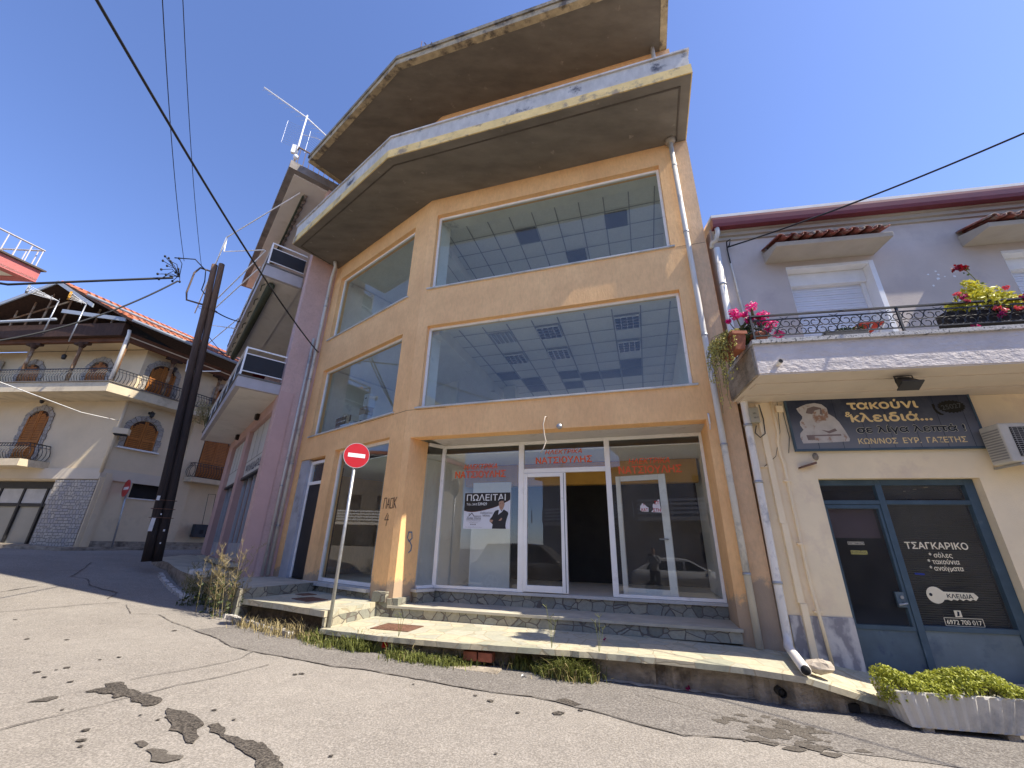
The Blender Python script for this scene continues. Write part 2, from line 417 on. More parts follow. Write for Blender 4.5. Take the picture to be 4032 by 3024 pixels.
m_steel = M("galvanised", (.42, .43, .44), var=.15, scale=12, bstr=.1, rough=.45, metal=.7)
m_black = M("black_metal", (.022, .022, .024), var=.25, scale=6, bstr=.15, rough=.5, spec=.5)
m_blackdoor = M("black_door", (.018, .018, .02), var=.3, scale=5, bstr=.2, rough=.45, stain=(.25, .25, .26), stain_scale=3.2, stain_lo=.66, stain_hi=.7)
m_rust = M("rusty_iron", (.17, .09, .06), var=.3, scale=14, bstr=.4, rough=.8)
m_tile_floor = M("interior_floor", (.70, .65, .56), var=.1, scale=2, bstr=.03, rough=.4)
m_glass = glass_mat("window_glass", (.78, .84, .79), 1.0, .05)
m_glassd = glass_mat("shop_glass", (.88, .92, .90), 1.0, .04)
m_orange_txt = M("orange_lettering", (.75, .12, .03), var=.05, bstr=0, rough=.5)

# ------------------------------------------------------------------ ground
KN = [(-400, -1.5), (-60, -.5), (-12, -.35), (-4, -.2), (0, -.03), (1, 0), (4.4, .12), (8.6, .28), (11.2, .40), (13.8, .62), (17.7, .95), (20, 1.12), (26, 1.3), (40, 1.6), (100, 1.9), (400, 3)]
TX, TY = -.68, .73
def zr(x, y):
    t = TX * x + TY * y
    for (a, za), (b, zb) in zip(KN, KN[1:]):
        if t <= b: return za + (zb - za) * max(0, (t - a) / (b - a))
    return KN[-1][1]
def ground():
    ts = sorted(set([k[0] for k in KN] + [-12 + .5 * i for i in range(90)]))
    nl = math.hypot(TX, TY); tv = Vector((TX, TY)) / nl ** 2; sv = Vector((TY, -TX)) / nl
    ss = [-300, -60, -20, -8, 0, 8, 20, 60, 300]; vs = []
    for t in ts:
        for q in ss:
            p = tv * t + sv * q; vs.append((p.x, p.y, zr(p.x, p.y)))
    n = len(ss)
    mb = MB(); mb.mesh(vs, [(i * n + j, i * n + j + 1, (i + 1) * n + j + 1, (i + 1) * n + j) for i in range(len(ts) - 1) for j in range(n - 1)])
    mb.build("road", m_road, kind='structure')
ground()
rg = random.Random(11)
def sheet(mb, pts, dz, jag=0.0, step=.12):
    """thin irregular patch lying on the road"""
    out = []
    for i, p in enumerate(pts):
        q = pts[(i + 1) % len(pts)]; d = math.hypot(q[0] - p[0], q[1] - p[1]); k = max(1, int(d / step))
        for j in range(k):
            f = j / k; x = p[0] + (q[0] - p[0]) * f + rg.uniform(-jag, jag); y = p[1] + (q[1] - p[1]) * f + rg.uniform(-jag, jag)
            out.append((x, y, zr(x, y) + dz))
    mb.face(out)
def ribbon(mb, pts, w, dz, jag=.012, step=.1):
    P = []
    for a, b in zip(pts, pts[1:]):
        d = math.hypot(b[0] - a[0], b[1] - a[1]); k = max(1, int(d / step))
        P += [(a[0] + (b[0] - a[0]) * j / k + rg.uniform(-jag, jag), a[1] + (b[1] - a[1]) * j / k + rg.uniform(-jag, jag)) for j in range(k)]
    P.append(pts[-1]); n = len(P); A = []
    for i in range(n):
        d = Vector(P[min(n - 1, i + 1)]) - Vector(P[max(0, i - 1)])
        nn = Vector((-d.y, d.x)).normalized() if d.length > 1e-6 else Vector((1, 0)); ww = w * rg.uniform(.35, 1.2) / 2
        for s in (1, -1):
            q = Vector(P[i]) + nn * ww * s; A.append((q.x, q.y, zr(q.x, q.y) + dz))
    mb.mesh(A, [(2 * i, 2 * i + 1, 2 * i + 3, 2 * i + 2) for i in range(n - 1)])
seam = [(-4.91, 7.46), (-4.28, 7.06), (-3.8, 6.65), (-3.4, 6.49), (-2.69, 6.25), (-2.12, 6.04), (-1.64, 5.96), (-1.27, 5.82), (-.85, 5.68), (-.48, 5.54), (-.1, 5.42), (.29, 5.38), (.52, 5.26), (.73, 5.13), (1.03, 4.97), (1.27, 4.79), (1.6, 4.6), (1.89, 4.61), (2.6, 4.5), (4.0, 4.2), (7.5, 3.5)]
kerb_l = [(7.5, 4.6), (4.15, 5.6), (3.63, 5.72), (3.12, 5.84), (2.13, 5.98), (1.29, 6.2), (-.04, 6.75), (-.57, 6.62), (-1.58, 6.66), (-2.52, 7.1), (-3.3, 7.6), (-3.9, 8.0), (-4.4, 8.1)]
strip_pts = seam + kerb_l
# the strip is built as short quads between seam and kerb so that it hugs the slope
def strip_mesh():
    def resample(P, n):
        d = [0]
        for a, b in zip(P, P[1:]): d.append(d[-1] + math.hypot(b[0] - a[0], b[1] - a[1]))
        out = []
        for i in range(n):
            t = d[-1] * i / (n - 1); k = 0
            while k < len(d) - 2 and d[k + 1] < t: k += 1
            f = (t - d[k]) / max(1e-6, d[k + 1] - d[k]); out.append((P[k][0] + (P[k + 1][0] - P[k][0]) * f, P[k][1] + (P[k + 1][1] - P[k][1]) * f))
        return out
    n = 140; A = resample(seam, n); B = resample(list(reversed(kerb_l)), n); mb = MB(); vs = []
    A = [(a[0] + rg.uniform(-.012, .012), a[1] + rg.uniform(-.02, .02)) for a in A]
    for a, b in zip(A, B):
        for k in range(5):
            f = k / 4; x = a[0] + (b[0] - a[0]) * f; y = a[1] + (b[1] - a[1]) * f; vs.append((x, y, zr(x, y) + .005))
    mb.mesh(vs, [(i * 5 + j, i * 5 + j + 1, (i + 1) * 5 + j + 1, (i + 1) * 5 + j) for i in range(n - 1) for j in range(4)])
    mb.build("road_repair_strip", m_strip, kind='structure')
strip_mesh()
mb = MB()
for pts in ([(-4.15, 5.13), (-4.02, 5.19), (-3.85, 5.04), (-3.66, 4.96), (-3.56, 4.87), (-3.51, 4.9), (-3.39, 4.86), (-3.27, 4.8), (-3.26, 4.69), (-3.29, 4.63), (-3.43, 4.7), (-3.53, 4.73), (-3.59, 4.81), (-3.7, 4.84), (-3.73, 4.77), (-3.85, 4.87), (-3.92, 4.86), (-4.02, 4.9), (-4.14, 4.89), (-4.09, 4.97), (-4.03, 5.03)],
            [(-3.11, 4.61), (-3.02, 4.6), (-2.9, 4.57), (-2.78, 4.52), (-2.65, 4.44), (-2.55, 4.33), (-2.55, 4.25), (-2.45, 4.13), (-2.42, 4.03), (-2.47, 4.02), (-2.56, 4.09), (-2.61, 4.16), (-2.69, 4.19), (-2.77, 4.21), (-2.8, 4.29), (-2.97, 4.45)],
            [(-2.51, 4.34), (-2.47, 4.37), (-2.36, 4.3), (-2.28, 4.2), (-2.16, 4.16), (-2.02, 4.1), (-1.91, 4.08), (-1.79, 3.98), (-1.68, 3.88), (-1.56, 3.74), (-1.5, 3.62), (-1.75, 3.69), (-1.83, 3.82), (-1.95, 3.92), (-2.06, 4.0), (-2.19, 4.08), (-2.33, 4.17), (-2.44, 4.23)],
            [(.55, 5.32), (.65, 5.37), (.73, 5.27), (.78, 5.2), (.68, 5.16), (.57, 5.22)], [(.47, 4.97), (.53, 5.02), (.58, 4.98), (.54, 4.91), (.48, 4.92)]):
    sheet(mb, pts, .009, .016, .05)
for x, y in [(-6.52, 6.52), (-6.04, 6.59), (-4.88, 5.85), (-5.09, 5.34), (-4.87, 5.21), (-4.98, 5.44), (-4.95, 5.53), (-4.5, 5.12), (-3.92, 4.48), (-3.26, 3.98), (-3.18, 3.89), (-4.76, 5.98), (-5.14, 7.35), (-2.99, 4.38), (-3.2, 4.45), (-3.38, 4.14), (-2.38, 4.46), (-2.67, 4.63), (-2.38, 5.72), (-7.77, 7.47), (-2.44, 5.69), (-1.04, 5.56), (-.16, 5.19), (-.32, 5.32), (-1.31, 3.94), (.12, 4.92), (.76, 5.06), (-.07, 4.1)]:
    r = rg.uniform(.015, .038); a = rg.uniform(0, 3)
    sheet(mb, [(x + r * math.cos(a + k) * rg.uniform(.7, 1.3), y + r * math.sin(a + k) * rg.uniform(.6, 1.1)) for k in [i * .9 for i in range(7)]], .009, .002, .05)
mb.build("wet_stains", m_wet, kind='structure')
mb = MB()
for k in range(70):
    cx_, cy_ = 2.6 + rg.gauss(0, .26), 4.86 - .1 * (k % 3) + rg.gauss(0, .16); r_ = rg.uniform(.02, .085)
    sheet(mb, [(cx_ + r_ * rg.uniform(.7, 1.6) * math.cos(q * .8), cy_ + r_ * rg.uniform(.4, .9) * math.sin(q * .8)) for q in range(8)], .0075 + .00002 * k, .006, .05)
for pts in (
            [(-4.35, 4.6), (-4.35, 4.67), (-4.31, 4.73), (-4.23, 4.77), (-4.21, 4.71), (-4.24, 4.63)], [(-2.85, 4.01), (-2.82, 4.03), (-2.75, 3.99), (-2.72, 3.94), (-2.76, 3.92)],
            [(-2.67, 3.89), (-2.63, 3.91), (-2.5, 3.88), (-2.49, 3.83), (-2.36, 3.82), (-2.34, 3.77), (-2.42, 3.74), (-2.53, 3.75), (-2.55, 3.82)]):
    sheet(mb, pts, .0085, .02, .06)
mb.build("oil_stains", m_oil, kind='structure')
mb = MB()
for pts, w in (([(-3.99, 5.26), (-3.87, 5.46), (-3.68, 5.65), (-3.51, 5.9), (-3.38, 6.15), (-3.4, 6.49)], .022), ([(-4.01, 4.08), (-3.91, 4.27), (-3.77, 4.52), (-3.65, 4.75), (-3.57, 4.89), (-3.42, 5.19), (-3.16, 5.52), (-2.91, 5.98)], .026),
               ([(-9.93, 9.06), (-9.98, 9.78)], .05), ([(-8.45, 7.84), (-8.15, 8.26), (-7.89, 8.69), (-7.54, 9.06)], .035), ([(-4.49, 4.49), (-4.34, 4.6), (-4.18, 4.85), (-4.02, 4.99), (-4.04, 5.19)], .014),
               ([(-12.05, 13.04), (-11.21, 11.99), (-10.49, 10.98), (-9.92, 10.81), (-9.31, 10.24), (-8.7, 9.95), (-8.26, 9.8), (-7.96, 9.25)], .05), ([(-11.95, 10.73), (-11.62, 11.24), (-11.07, 11.77)], .04),
               ([(-7.31, 8.94), (-6.64, 8.3), (-6.21, 8.36), (-5.54, 7.85), (-4.91, 7.46), (-4.28, 7.06), (-3.8, 6.65), (-3.4, 6.49)], .03), (seam[3:19], .03), ([(1.6, 5.6), (2.2, 5.1), (2.9, 4.4), (3.4, 3.6)], .015)):
    ribbon(mb, pts, w * .62, .011)
mb.build("road_cracks", m_crack, kind='structure')

# ------------------------------------------------------------------ pavements, terraces and steps
def xy(fr, u, o): p = fr.P(u, o, 0); return (p.x, p.y)
def pave(name, pts, ztop, zb, mats, side=1):
    """prism with a paved top and different sides"""
    n = len(pts); mb = MB(); zt = ztop if isinstance(ztop, (list, tuple)) else [ztop] * n
    mb.face([(p[0], p[1], z) for p, z in zip(pts, zt)]); mb.m = side
    for i in range(n):
        j = (i + 1) % n
        mb.face([(pts[i][0], pts[i][1], zb), (pts[j][0], pts[j][1], zb), (pts[j][0], pts[j][1], zt[j]), (pts[i][0], pts[i][1], zt[i])])
    return mb.build(name, mats, kind='structure')
def jag(a, b, n, amp):
    return [(a[0] + (b[0] - a[0]) * i / n + rg.uniform(-amp, amp), a[1] + (b[1] - a[1]) * i / n + rg.uniform(-amp, amp)) for i in range(n)]
front = [xy(F1, -.16, 1.40), xy(F1, .9, 1.5), xy(F1, 2.0, 1.5), xy(F1, 3.6, 1.34), xy(F1, 4.6, 1.32)]
fj = []
for a, b in zip(front, front[1:]): fj += jag(a, b, 9, .012)
fj.append(front[-1])
pave("pavement", fj + [xy(F1, 4.6, -.2), xy(F1, -.16, -.2)], .40, .335, [m_flagtop, m_flagtop])
base = [xy(F1, -.16, 1.30), xy(F1, .9, 1.40), xy(F1, 2.0, 1.36), xy(F1, 2.75, 1.16), xy(F1, 3.6, 1.14), xy(F1, 4.6, 1.17)]; bj = []
for a, b in zip(base, base[1:]): bj += jag(a, b, 12, .02)
bj.append(base[-1])
mb = MB(); mb.prism(bj + [xy(F1, 4.6, -.2), xy(F1, -.16, -.2)], -.2, .334); mb.build("pavement_foundation", m_conc, kind='structure')
# sloping end of the pavement and the low pavement before the key shop
E1 = [(F1, 4.6, -.2, .40, F1, 4.6, 1.32, .40), (F1, 5.9, -.2, .37, F3, -1.0, 1.18, .375), (F1, 6.38, -.05, .34, F3, -.42, 1.3, .35), (F3, .5, -.05, .22, F3, .18, 1.26, .2), (F3, 1.1, -.05, .14, F3, .62, 1.2, .08), (F3, 14, -.05, .08, F3, 14, 1.1, .04)]
mb = MB(); fnd = MB()
for a, b in zip(E1, E1[1:]):
    K = 10 if b[0] is not F3 or b[1] < 5 else 3
    for i in range(K):
        f0, f1 = i / K, (i + 1) / K
        wa, wb_, ea, eb = a[0].P(*a[1:4]), b[0].P(*b[1:4]), a[4].P(*a[5:8]), b[4].P(*b[5:8])
        q = [wa.lerp(wb_, f0), wa.lerp(wb_, f1), ea.lerp(eb, f1), ea.lerp(eb, f0)]
        mb.m = 0; mb.face(q); mb.m = 0
        lip = [Vector((p.x, p.y, p.z - .06)) for p in q]; mb.face([q[3], q[2], lip[2], lip[3]]); mb.face([lip[3], lip[2], lip[2].lerp(lip[1], .2), lip[3].lerp(lip[0], .2)])
        r3 = random.Random(round(f0 * 100) + int(a[1] * 10)); r4 = random.Random(round(f1 * 100) + int(a[1] * 10) if i < K - 1 else int(b[1] * 10)); w3, w2 = r3.uniform(.07, .14), r4.uniform(.07, .14)
        p3, p2 = lip[3].lerp(lip[0], w3), lip[2].lerp(lip[1], w2); fnd.face([p3, p2, Vector((p2.x, p2.y, -.4)), Vector((p3.x, p3.y, -.4))])
fnd.build("pavement_foundation", m_conc, kind='structure')
mb.build("pavement_slope", [m_flagtop, m_conc], kind='structure')
mb = MB(); c = F3.P(-.65, 1.10, .17); mb.tube([c, c + F3.n * .13], .045, 14, cap=False); mb.tube([c, c + F3.n * .10], .038, 14); mb.box(F3, .0, .11, 1.02, 1.16, .03, .10); mb.build("drain_outlets", M("drain_dark", (.03, .028, .025), bstr=.1), kind='structure')
pave("terrace", [xy(F1, -.13, .02), xy(F1, -.17, 1.36), xy(F2, -.9, 1.45), xy(F2, -2.05, 1.64), xy(F2, -3.0, 1.0), xy(F2, -3.0, -.05), xy(F2, -.2, -.05)], .63, .545, [m_flagtop, m_flagtop])
mb = MB(); mb.prism([xy(F1, -.15, .02), xy(F1, -.19, 1.18), xy(F2, -.9, 1.22), xy(F2, -2.0, 1.45), xy(F2, -3.0, .9), xy(F2, -3.0, -.05), xy(F2, -.2, -.05)], -.1, .544); mb.build("terrace_soil", M("dark_soil", (.10, .075, .05), var=.4, scale=9, bstr=1.0, bscale=20, dist=.05, stain=(.035, .028, .02)), kind='structure')
mb = MB(); mb.prism([xy(F1, -.128, .03), xy(F1, -.168, 1.33), xy(F1, -.21, 1.33), xy(F1, -.17, .03)], .1, .5435); mb.build("terrace_side", m_flag, kind='structure')
pave("terrace_landing", [xy(F2, -2.55, -.05), xy(F2, -1.98, 1.72), (-5.45, 8.86), (-6.2, 9.5), (-6.7, 9.98), (-6.75, 10.5), xy(FP, .0, .02), xy(F2, -4.86, -.05)], .80, -.1, [m_slab, m_flag])
pts = [(-6.7, 10.02), (-7.3, 10.5), (-7.96, 11.05), (-8.7, 11.8), (-9.6, 12.75), (-10.3, 13.25), (-10.75, 13.6), (-10.9, 14.2), (-11.3, 15.3), (-12.6, 17.6), xy(FP, -8.8, -.1), xy(FP, .02, -.1), (-6.76, 10.5)]
pave("pavement_corner", pts, [.84, .86, .90, .94, 1.0, 1.05, 1.07, 1.09, 1.1, 1.12, 1.12, .98, .86], 0.0, [m_slab, m_conc])
mb = MB(); mb.prism([(-7.55, 10.75), (-7.0, 10.35), (-6.9, 11.0), (-7.35, 11.5), (-7.75, 11.2)], .86, .95); mb.build("white_slab", M("white_slab", (.66, .65, .61), bstr=.5, stain=(.4, .39, .36)), kind='structure')
# entrance steps of the showroom
mb = MB()
mb.wall(F1, .16, 5.80, -.80, .05, .402, .545)
mb.m = 1; mb.box(F1, .10, 5.82, -.80, .075, .546, .585)
mb.build("step", [m_flag, m_slab], kind='structure')
mb = MB(); mb.box(F1, -.13, .155, -.35, .055, .402, .69); mb.box(F1, .157, .30, -.35, .05, .586, .70); mb.box(F1, -.22, .06, -.3, .10, .632, .80); mb.build("column_base", [m_flag], kind='structure')
# kerb remains along the road edge
mb = MB()
for pts in ([(-6.95, 9.98), (-6.75, 9.8), (-7.3, 10.25), (-7.6, 10.55), (-7.4, 10.65), (-7.0, 10.3)], ):
    pass
def kerb_piece(p, q, w=.13, h=.07):
    d = (Vector(q) - Vector(p)); n = Vector((-d.y, d.x)).normalized() * w; k = 8; vs = []
    for i in range(k + 1):
        a = Vector(p) + d * i / k
        for s, hh in ((0, -.1), (.15, h), (.9, h), (1, -.1)):
            b = a + n * s + Vector((rg.uniform(-.012, .012), rg.uniform(-.012, .012))); vs.append((b.x, b.y, zr(b.x, b.y) + hh + (rg.uniform(-.015, .01) if hh > 0 else 0)))
    mb.mesh(vs, [(i * 4 + j, i * 4 + j + 1, (i + 1) * 4 + j + 1, (i + 1) * 4 + j) for i in range(k) for j in range(3)] + [(0, 1, 2, 3), (k * 4, k * 4 + 1, k * 4 + 2, k * 4 + 3)])
for p, q in (((-4.0, 7.83), (-4.9, 8.42)), ((-4.95, 8.45), (-5.6, 8.93)), ((-3.3, 7.42), (-3.85, 7.74)), ((-6.5, 9.62), (-7.25, 10.22)), ((-7.3, 10.26), (-7.9, 10.82)), ((-8.0, 10.9), (-9.1, 12.02))): kerb_piece(p, q)
mb.build("kerb", m_kerbw, kind='structure')
mb = MB()
ribbon(mb, [(.6, 6.2), (1.3, 6.02), (2.0, 5.85), (2.6, 5.72), (3.2, 5.58), (3.9, 5.4), (4.6, 5.2)], .15, .013, .02)
mb.build("gutter_sand", M("gutter_sand", (.50, .44, .36), var=.15, scale=8, bstr=.5), kind='structure')
# stone shelf in front of the pink shops
mb = MB(); mb.box(FP, -7.6, -.02, -.05, .22, 1.02, 1.10); mb.build("shop_step", m_slab, kind='structure')

# rusty inspection covers let into the paving
def cover(fr, u, o, du, do, z, label):
    e = empty("inspection_cover", fr.P(u, o, z), label, "manhole cover", "rusty covers in the paving")
    mb = MB(); mb.box(fr, u - du, u + du, o - do, o + do, z + .001, z + .008)
    for i in range(9): mb.box(fr, u - du + .05 + i * (2 * du - .1) / 9, u - du + .07 + i * (2 * du - .1) / 9, o - do + .05, o + do - .05, z + .009, z + .013)
    mb.build("lid", m_rust, e)
    m2 = MB(); m2.band([xy(fr, u - du - .025, o + do + .025), xy(fr, u + du + .025, o + do + .025), xy(fr, u + du + .025, o - do - .025), xy(fr, u - du - .025, o - do - .025)], .02, z + .001, z + .011, True)
    m2.build("rim", m_rust, e)
cover(F1, .82, .86, .30, .22, .40, "rusty ribbed cover in the lower pavement right of the no entry post")
cover(F2, -1.15, .82, .27, .17, .63, "larger rusty cover in the terrace left of the no entry post")
cover(F2, -1.95, .50, .15, .11, .63, "small dark cover in the terrace, nearest the glazed side window")

mb = MB()
kp = [CL.P(-12, .55, 0), CL.P(-6, .55, 0), CL.P(-2, .55, 0), CL.P(.2, .5, 0), CR.P(1.0, .42, 0), CR.P(3, .42, 0), CR.P(8, .42, 0)]
for a, b in zip(kp, kp[1:]):
    for i in range(8):
        p, q = a.lerp(b, i / 8), a.lerp(b, (i + 1) / 8); nn = Vector((-(q - p).y, (q - p).x, 0)).normalized() * .9
        zs = [zr(p.x, p.y), zr(q.x, q.y)]; mb.prism([p, q, q + nn, p + nn], [z - .2 for z in (zs[0], zs[1], zs[1], zs[0])], [zs[0] + .11, zs[1] + .11, zs[1] + .13, zs[0] + .13])
mb.build("pavement_far", m_conc, kind='structure')

# ------------------------------------------------------------------ orange commercial building
OB = empty("commercial_building", F1.P(3, -3, .4), "orange rendered three storey building with big shop windows and bare concrete balconies", "building")
W1 = (.26, 5.68, 4.31, 6.29); W2 = (.22, 5.65, 7.31, 9.57); OP = (.15, 5.79, .0, 3.67)
V1 = (-4.30, -.54, 4.31, 6.30); V2 = (-4.36, -.58, 7.33, 9.57); V0 = (-2.78, -.52, .80, 3.76); VD = (-4.56, -3.22, .0, 3.68)
mb = MB(); mb.wall(F1, 0, 6.0, -.28, 0, .3, 13.37, [W1, W2, OP], inner=1)
a = [F1.P(.10, -.004, 0), F1.P(.1515, -.004, 0), F1.P(.30, -.50, 0), F1.P(.02, -.62, 0), F1.P(.0, -.3, 0)]
mb.prism(a, .4, 3.669)
mb.box(F1, 5.792, 6.25, -1.0, -.281, .4, 3.669)
mb.build("wall", [m_orange, m_inwhite], OB)
mb = MB(); mb.box(F1, 6.0005, 6.3, -.28, 0, .3, 13.37); mb.build("wall", plaster("weathered_render", (.74, .49, .28), (.50, .38, .26), damp=(.34, .28, .22), dampz=.8), OB)
mb = MB(); mb.wall(F2, -4.86, -.002, -.28, 0, .6, 13.37, [V0, V1, V2, VD], inner=1); mb.build("wall", [m_orange, m_inwhite], OB)
mb = MB(); mb.box(F1, 6.02, 6.298, -9, -.282, .3, 13.36); mb.build("wall", m_orange, OB)
mb = MB(); mb.box(F2, -4.858, -4.6, -8, -.282, .6, 13.36); mb.build("wall", m_orange, OB)
p = F2.P(-4.7, -8, 0); q = F1.P(6.2, -9, 0); FB = Fr(q.x, q.y, math.degrees(math.atan2(p.y - q.y, p.x - q.x))); wb = (p - q).length
mb = MB(); mb.wall(FB, 0, wb, -.25, 0, .3, 13.36, [(.4, wb - .4, 4.6, 6.45), (.4, wb - .4, 7.6, 9.65)]); mb.build("wall", m_orange, OB)  # unseen rear openings, added to let more daylight onto the upper ceilings
mb = MB(); 
for z0, z1 in ((4.6, 6.45), (7.6, 9.65)):
    mb.box(FB, .4, wb - .4, -.14, -.1, z0, z0 + .06); mb.box(FB, .4, wb - .4, -.14, -.1, z1 - .06, z1)
    for k in range(6): u = .4 + k * (wb - .86) / 5; mb.box(FB, u, u + .06, -.138, -.102, z0 + .061, z1 - .061)
mb.build("added_rear_glazing", m_pvc, OB)
# interior floors and ceilings
FOOT = [xy(F2, -4.59, -.29), xy(F1, .06, -.285), xy(F1, 6.01, -.285), xy(F1, 6.01, -8.6), xy(F2, -4.59, -7.6)]
FOOT0 = [xy(F2, -4.59, -.29), xy(F2, -.5, -.29), xy(F1, .5, -.86), xy(F1, 6.01, -.84), xy(F1, 6.01, -8.6), xy(F2, -4.59, -7.6)]
for z0, z1, ft in ((.42, .80, FOOT0), (3.80, 4.22, FOOT), (6.75, 7.22, FOOT), (9.82, 10.11, FOOT)):
    mb = MB(); mb.prism(ft, z0, z1); mb.build("floor", m_tile_floor, OB)
def ceiling(z, ft, u0, u1, o0, o1, dark, uo0=(2.53, -1.05), t=.61):
    mb = MB(); mb.prism(ft, z + .03, z + .05); mb.build("ceiling", m_ceil, OB)
    g = MB()
    k0 = int(math.floor((u0 - uo0[0]) / t)); k1 = int(math.ceil((u1 - uo0[0]) / t))
    for k in range(k0, k1 + 1): g.box(F1, uo0[0] + k * t - .013, uo0[0] + k * t + .013, o0, o1, z + .014, z + .028)
    for k in range(0, 14):
        o = uo0[1] + .62 - k * .62
        if o > o1 or o < o0: continue
        g.box(F1, u0, u1, o - .013, o + .013, z + .012, z + .0135 + .0005)
    g.build("ceiling_grid", m_tee, OB)
    d = MB()
    for (u, o) in dark: d.box(F1, u + .02, u + t - .02, o - .6, o - .02, z + .008, z + .011)
    if dark: d.build("missing_tiles", m_void2, OB)
T = .61
ceiling(6.5, FOOT, .42, 6.0, -8.3, -.3, [(2.53 - 3 * T, -3.53), (2.53 - 2 * T, -4.15), (2.53 - 2 * T, -4.77), (2.53, -3.9), (2.53 + T, -4.15), (2.53 + 2 * T, -4.15), (2.53 + 3 * T, -4.15), (2.53 + 3 * T, -3.53), (2.53, -4.77)])
ceiling(9.7, FOOT, -.2, 6.0, -8.3, -.3, [(1.93, -1.22), (4.33, -1.27), (3.10, -2.46)], (1.93, -1.22))
mb = MB(); mb.prism(FOOT0, 3.45, 3.47); mb.build("ceiling", m_ceil, OB)
# beams, columns and partitions inside
mb = MB(); mb.box(F1, .16, .42, -8, -.3, 6.20, 6.515); mb.box(F1, -.3, -.05, -8, -.32, 9.4, 9.72)
mb.box(F1, .2, 5.9, -.6, -.3, 9.60, 9.72); mb.box(F1, .42, 5.9, -.5, -.3, 6.36, 6.515); mb.build("beam", m_inwhite, OB)
mb = MB()
for z0, z1 in ((4.23, 6.5), (7.23, 9.7)):
    mb.prism([xy(F2, -.46, -.29), xy(F1, .0, -.29), xy(F1, .22, -.29), xy(F1, .30, -.62), xy(F2, -.35, -.75)], z0, z1)
    mb.box(F1, .6, 1.0, -5.0, -4.6, z0, z1); mb.box(F1, 5.85, 6.0, -8, -.3, z0, z1)
    mb.box(F2, -4.59, -4.50, -7.4, -.3, z0, z1)
mb.box(F2, -4.2, -2.0, -3.3, -3.2, 4.23, 6.5)
mb.build("partition", m_inwhite, OB)
for fr_, bx, mt_ in ((F1, (.95, 1.85, -1.65, -1.60, .80, 2.95), m_inwhite), (F1, (5.86, 6.0, -3.4, -.9, .80, 3.44), m_inwhite), (F1, (-2.5, 6.0, -4.3, -4.2, .8, 3.44), M("unlit_wall", (.05, .045, .04), bstr=0)), (F2, (-.45, -.40, -3.0, -.7, .8, 3.44), m_inwhite), (F2, (-3.1, -.46, -1.75, -1.7, .8, 3.44), m_inwhite)):  # back partition coloured near black, the unlit shop depth put into its colour
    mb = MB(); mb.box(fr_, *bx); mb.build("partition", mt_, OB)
mb = MB(); mb.box(F1, .5, 5.8, -2.4, -2.2, 2.95, 3.44); mb.build("beam", M("reflected_orange", (.60, .32, .06), bstr=0), OB)  # orange box standing for the facade beam's reflection in the panes
mb = MB(); mb.box(F1, .52, 5.8, -1.05, -.284, 3.66, 3.76); mb.build("porch_soffit", m_gypsum, OB)

# windows
def picture_window(fr, h, rec=.115, w=.055, name="window", sill=True, lab=None):
    u0, u1, z0, z1 = h
    win = MB()
    for b in ((u0, u1, z0 + .012, z0 + .012 + w), (u0, u1, z1 - w, z1), ): win.box(fr, b[0], b[1], -rec - .06, -rec, b[2], b[3])
    for b in ((u0, u0 + w), (u1 - w, u1)): win.box(fr, b[0], b[1], -rec - .06, -rec, z0 + .0125 + w, z1 - w - .0005)
    f = win.build(name, m_pvc, OB, bevel=.004, label=lab)
    g = MB(); g.face([fr.P(u0 + w, -rec - .03, z0 + .012 + w), fr.P(u1 - w, -rec - .03, z0 + .012 + w), fr.P(u1 - w, -rec - .03, z1 - w), fr.P(u0 + w, -rec - .03, z1 - w)])
    g.build("pane", m_glass, f)
    if sill:
        s = MB(); s.box(fr, u0 - .07, u1 + .07, -rec, .045, z0 - .022, z0 + .010); s.build("sill", m_marble, f)
    return f
picture_window(F1, W1); picture_window(F1, W2); picture_window(F2, V1); picture_window(F2, V2)
g0 = picture_window(F2, V0, .13, .07, sill=False)
mb = MB(); mb.box(F2, -3.08, -.50, -.2, .10, .745, .805); mb.build("sill", m_marble, g0)
mb = MB(); mb.box(F2, -3.2, -.49, -.28, .02, .60, .744); mb.build("plinth", m_flag, OB)

# side entrance: bare pier, white frame and blackened metal door
mb = MB(); mb.box(F2, -4.555, -4.12, -.2, -.03, .8, 3.675); mb.build("door_pier", M("bare_render", (.42, .43, .45), var=.15, scale=3, stain=(.25, .24, .23), stain_scale=2), OB)
mb = MB()
for b in ((-4.12, -4.04, .80, 3.62), (-3.30, -3.222, .80, 3.62), (-4.039, -3.301, 3.54, 3.62), (-4.039, -3.301, 3.00, 3.08)): mb.box(F2, b[0], b[1], -.18, -.10, b[2], b[3])
dr = mb.build("entrance_door", m_pvc, OB, bevel=.004)
mb = MB(); mb.face([F2.P(-4.04, -.14, 3.08), F2.P(-3.30, -.14, 3.08), F2.P(-3.30, -.14, 3.54), F2.P(-4.04, -.14, 3.54)]); mb.build("pane", m_glassd, dr)
mb = MB(); mb.box(F2, -4.039, -3.301, -.17, -.12, .81, 2.999); mb.build("door_leaf", m_blackdoor, dr)
mb = MB(); mb.tube([F2.P(-3.36, -.12, 1.95), F2.P(-3.36, -.07, 1.95), F2.P(-3.36, -.07, 2.25), F2.P(-3.36, -.12, 2.25)], .012); mb.build("handle", m_rust, dr)
mb = MB(); mb.box(F2, -4.04, -3.3, -.6, -.2, .80, 3.6); mb.build("dark_hall", m_dark, OB)

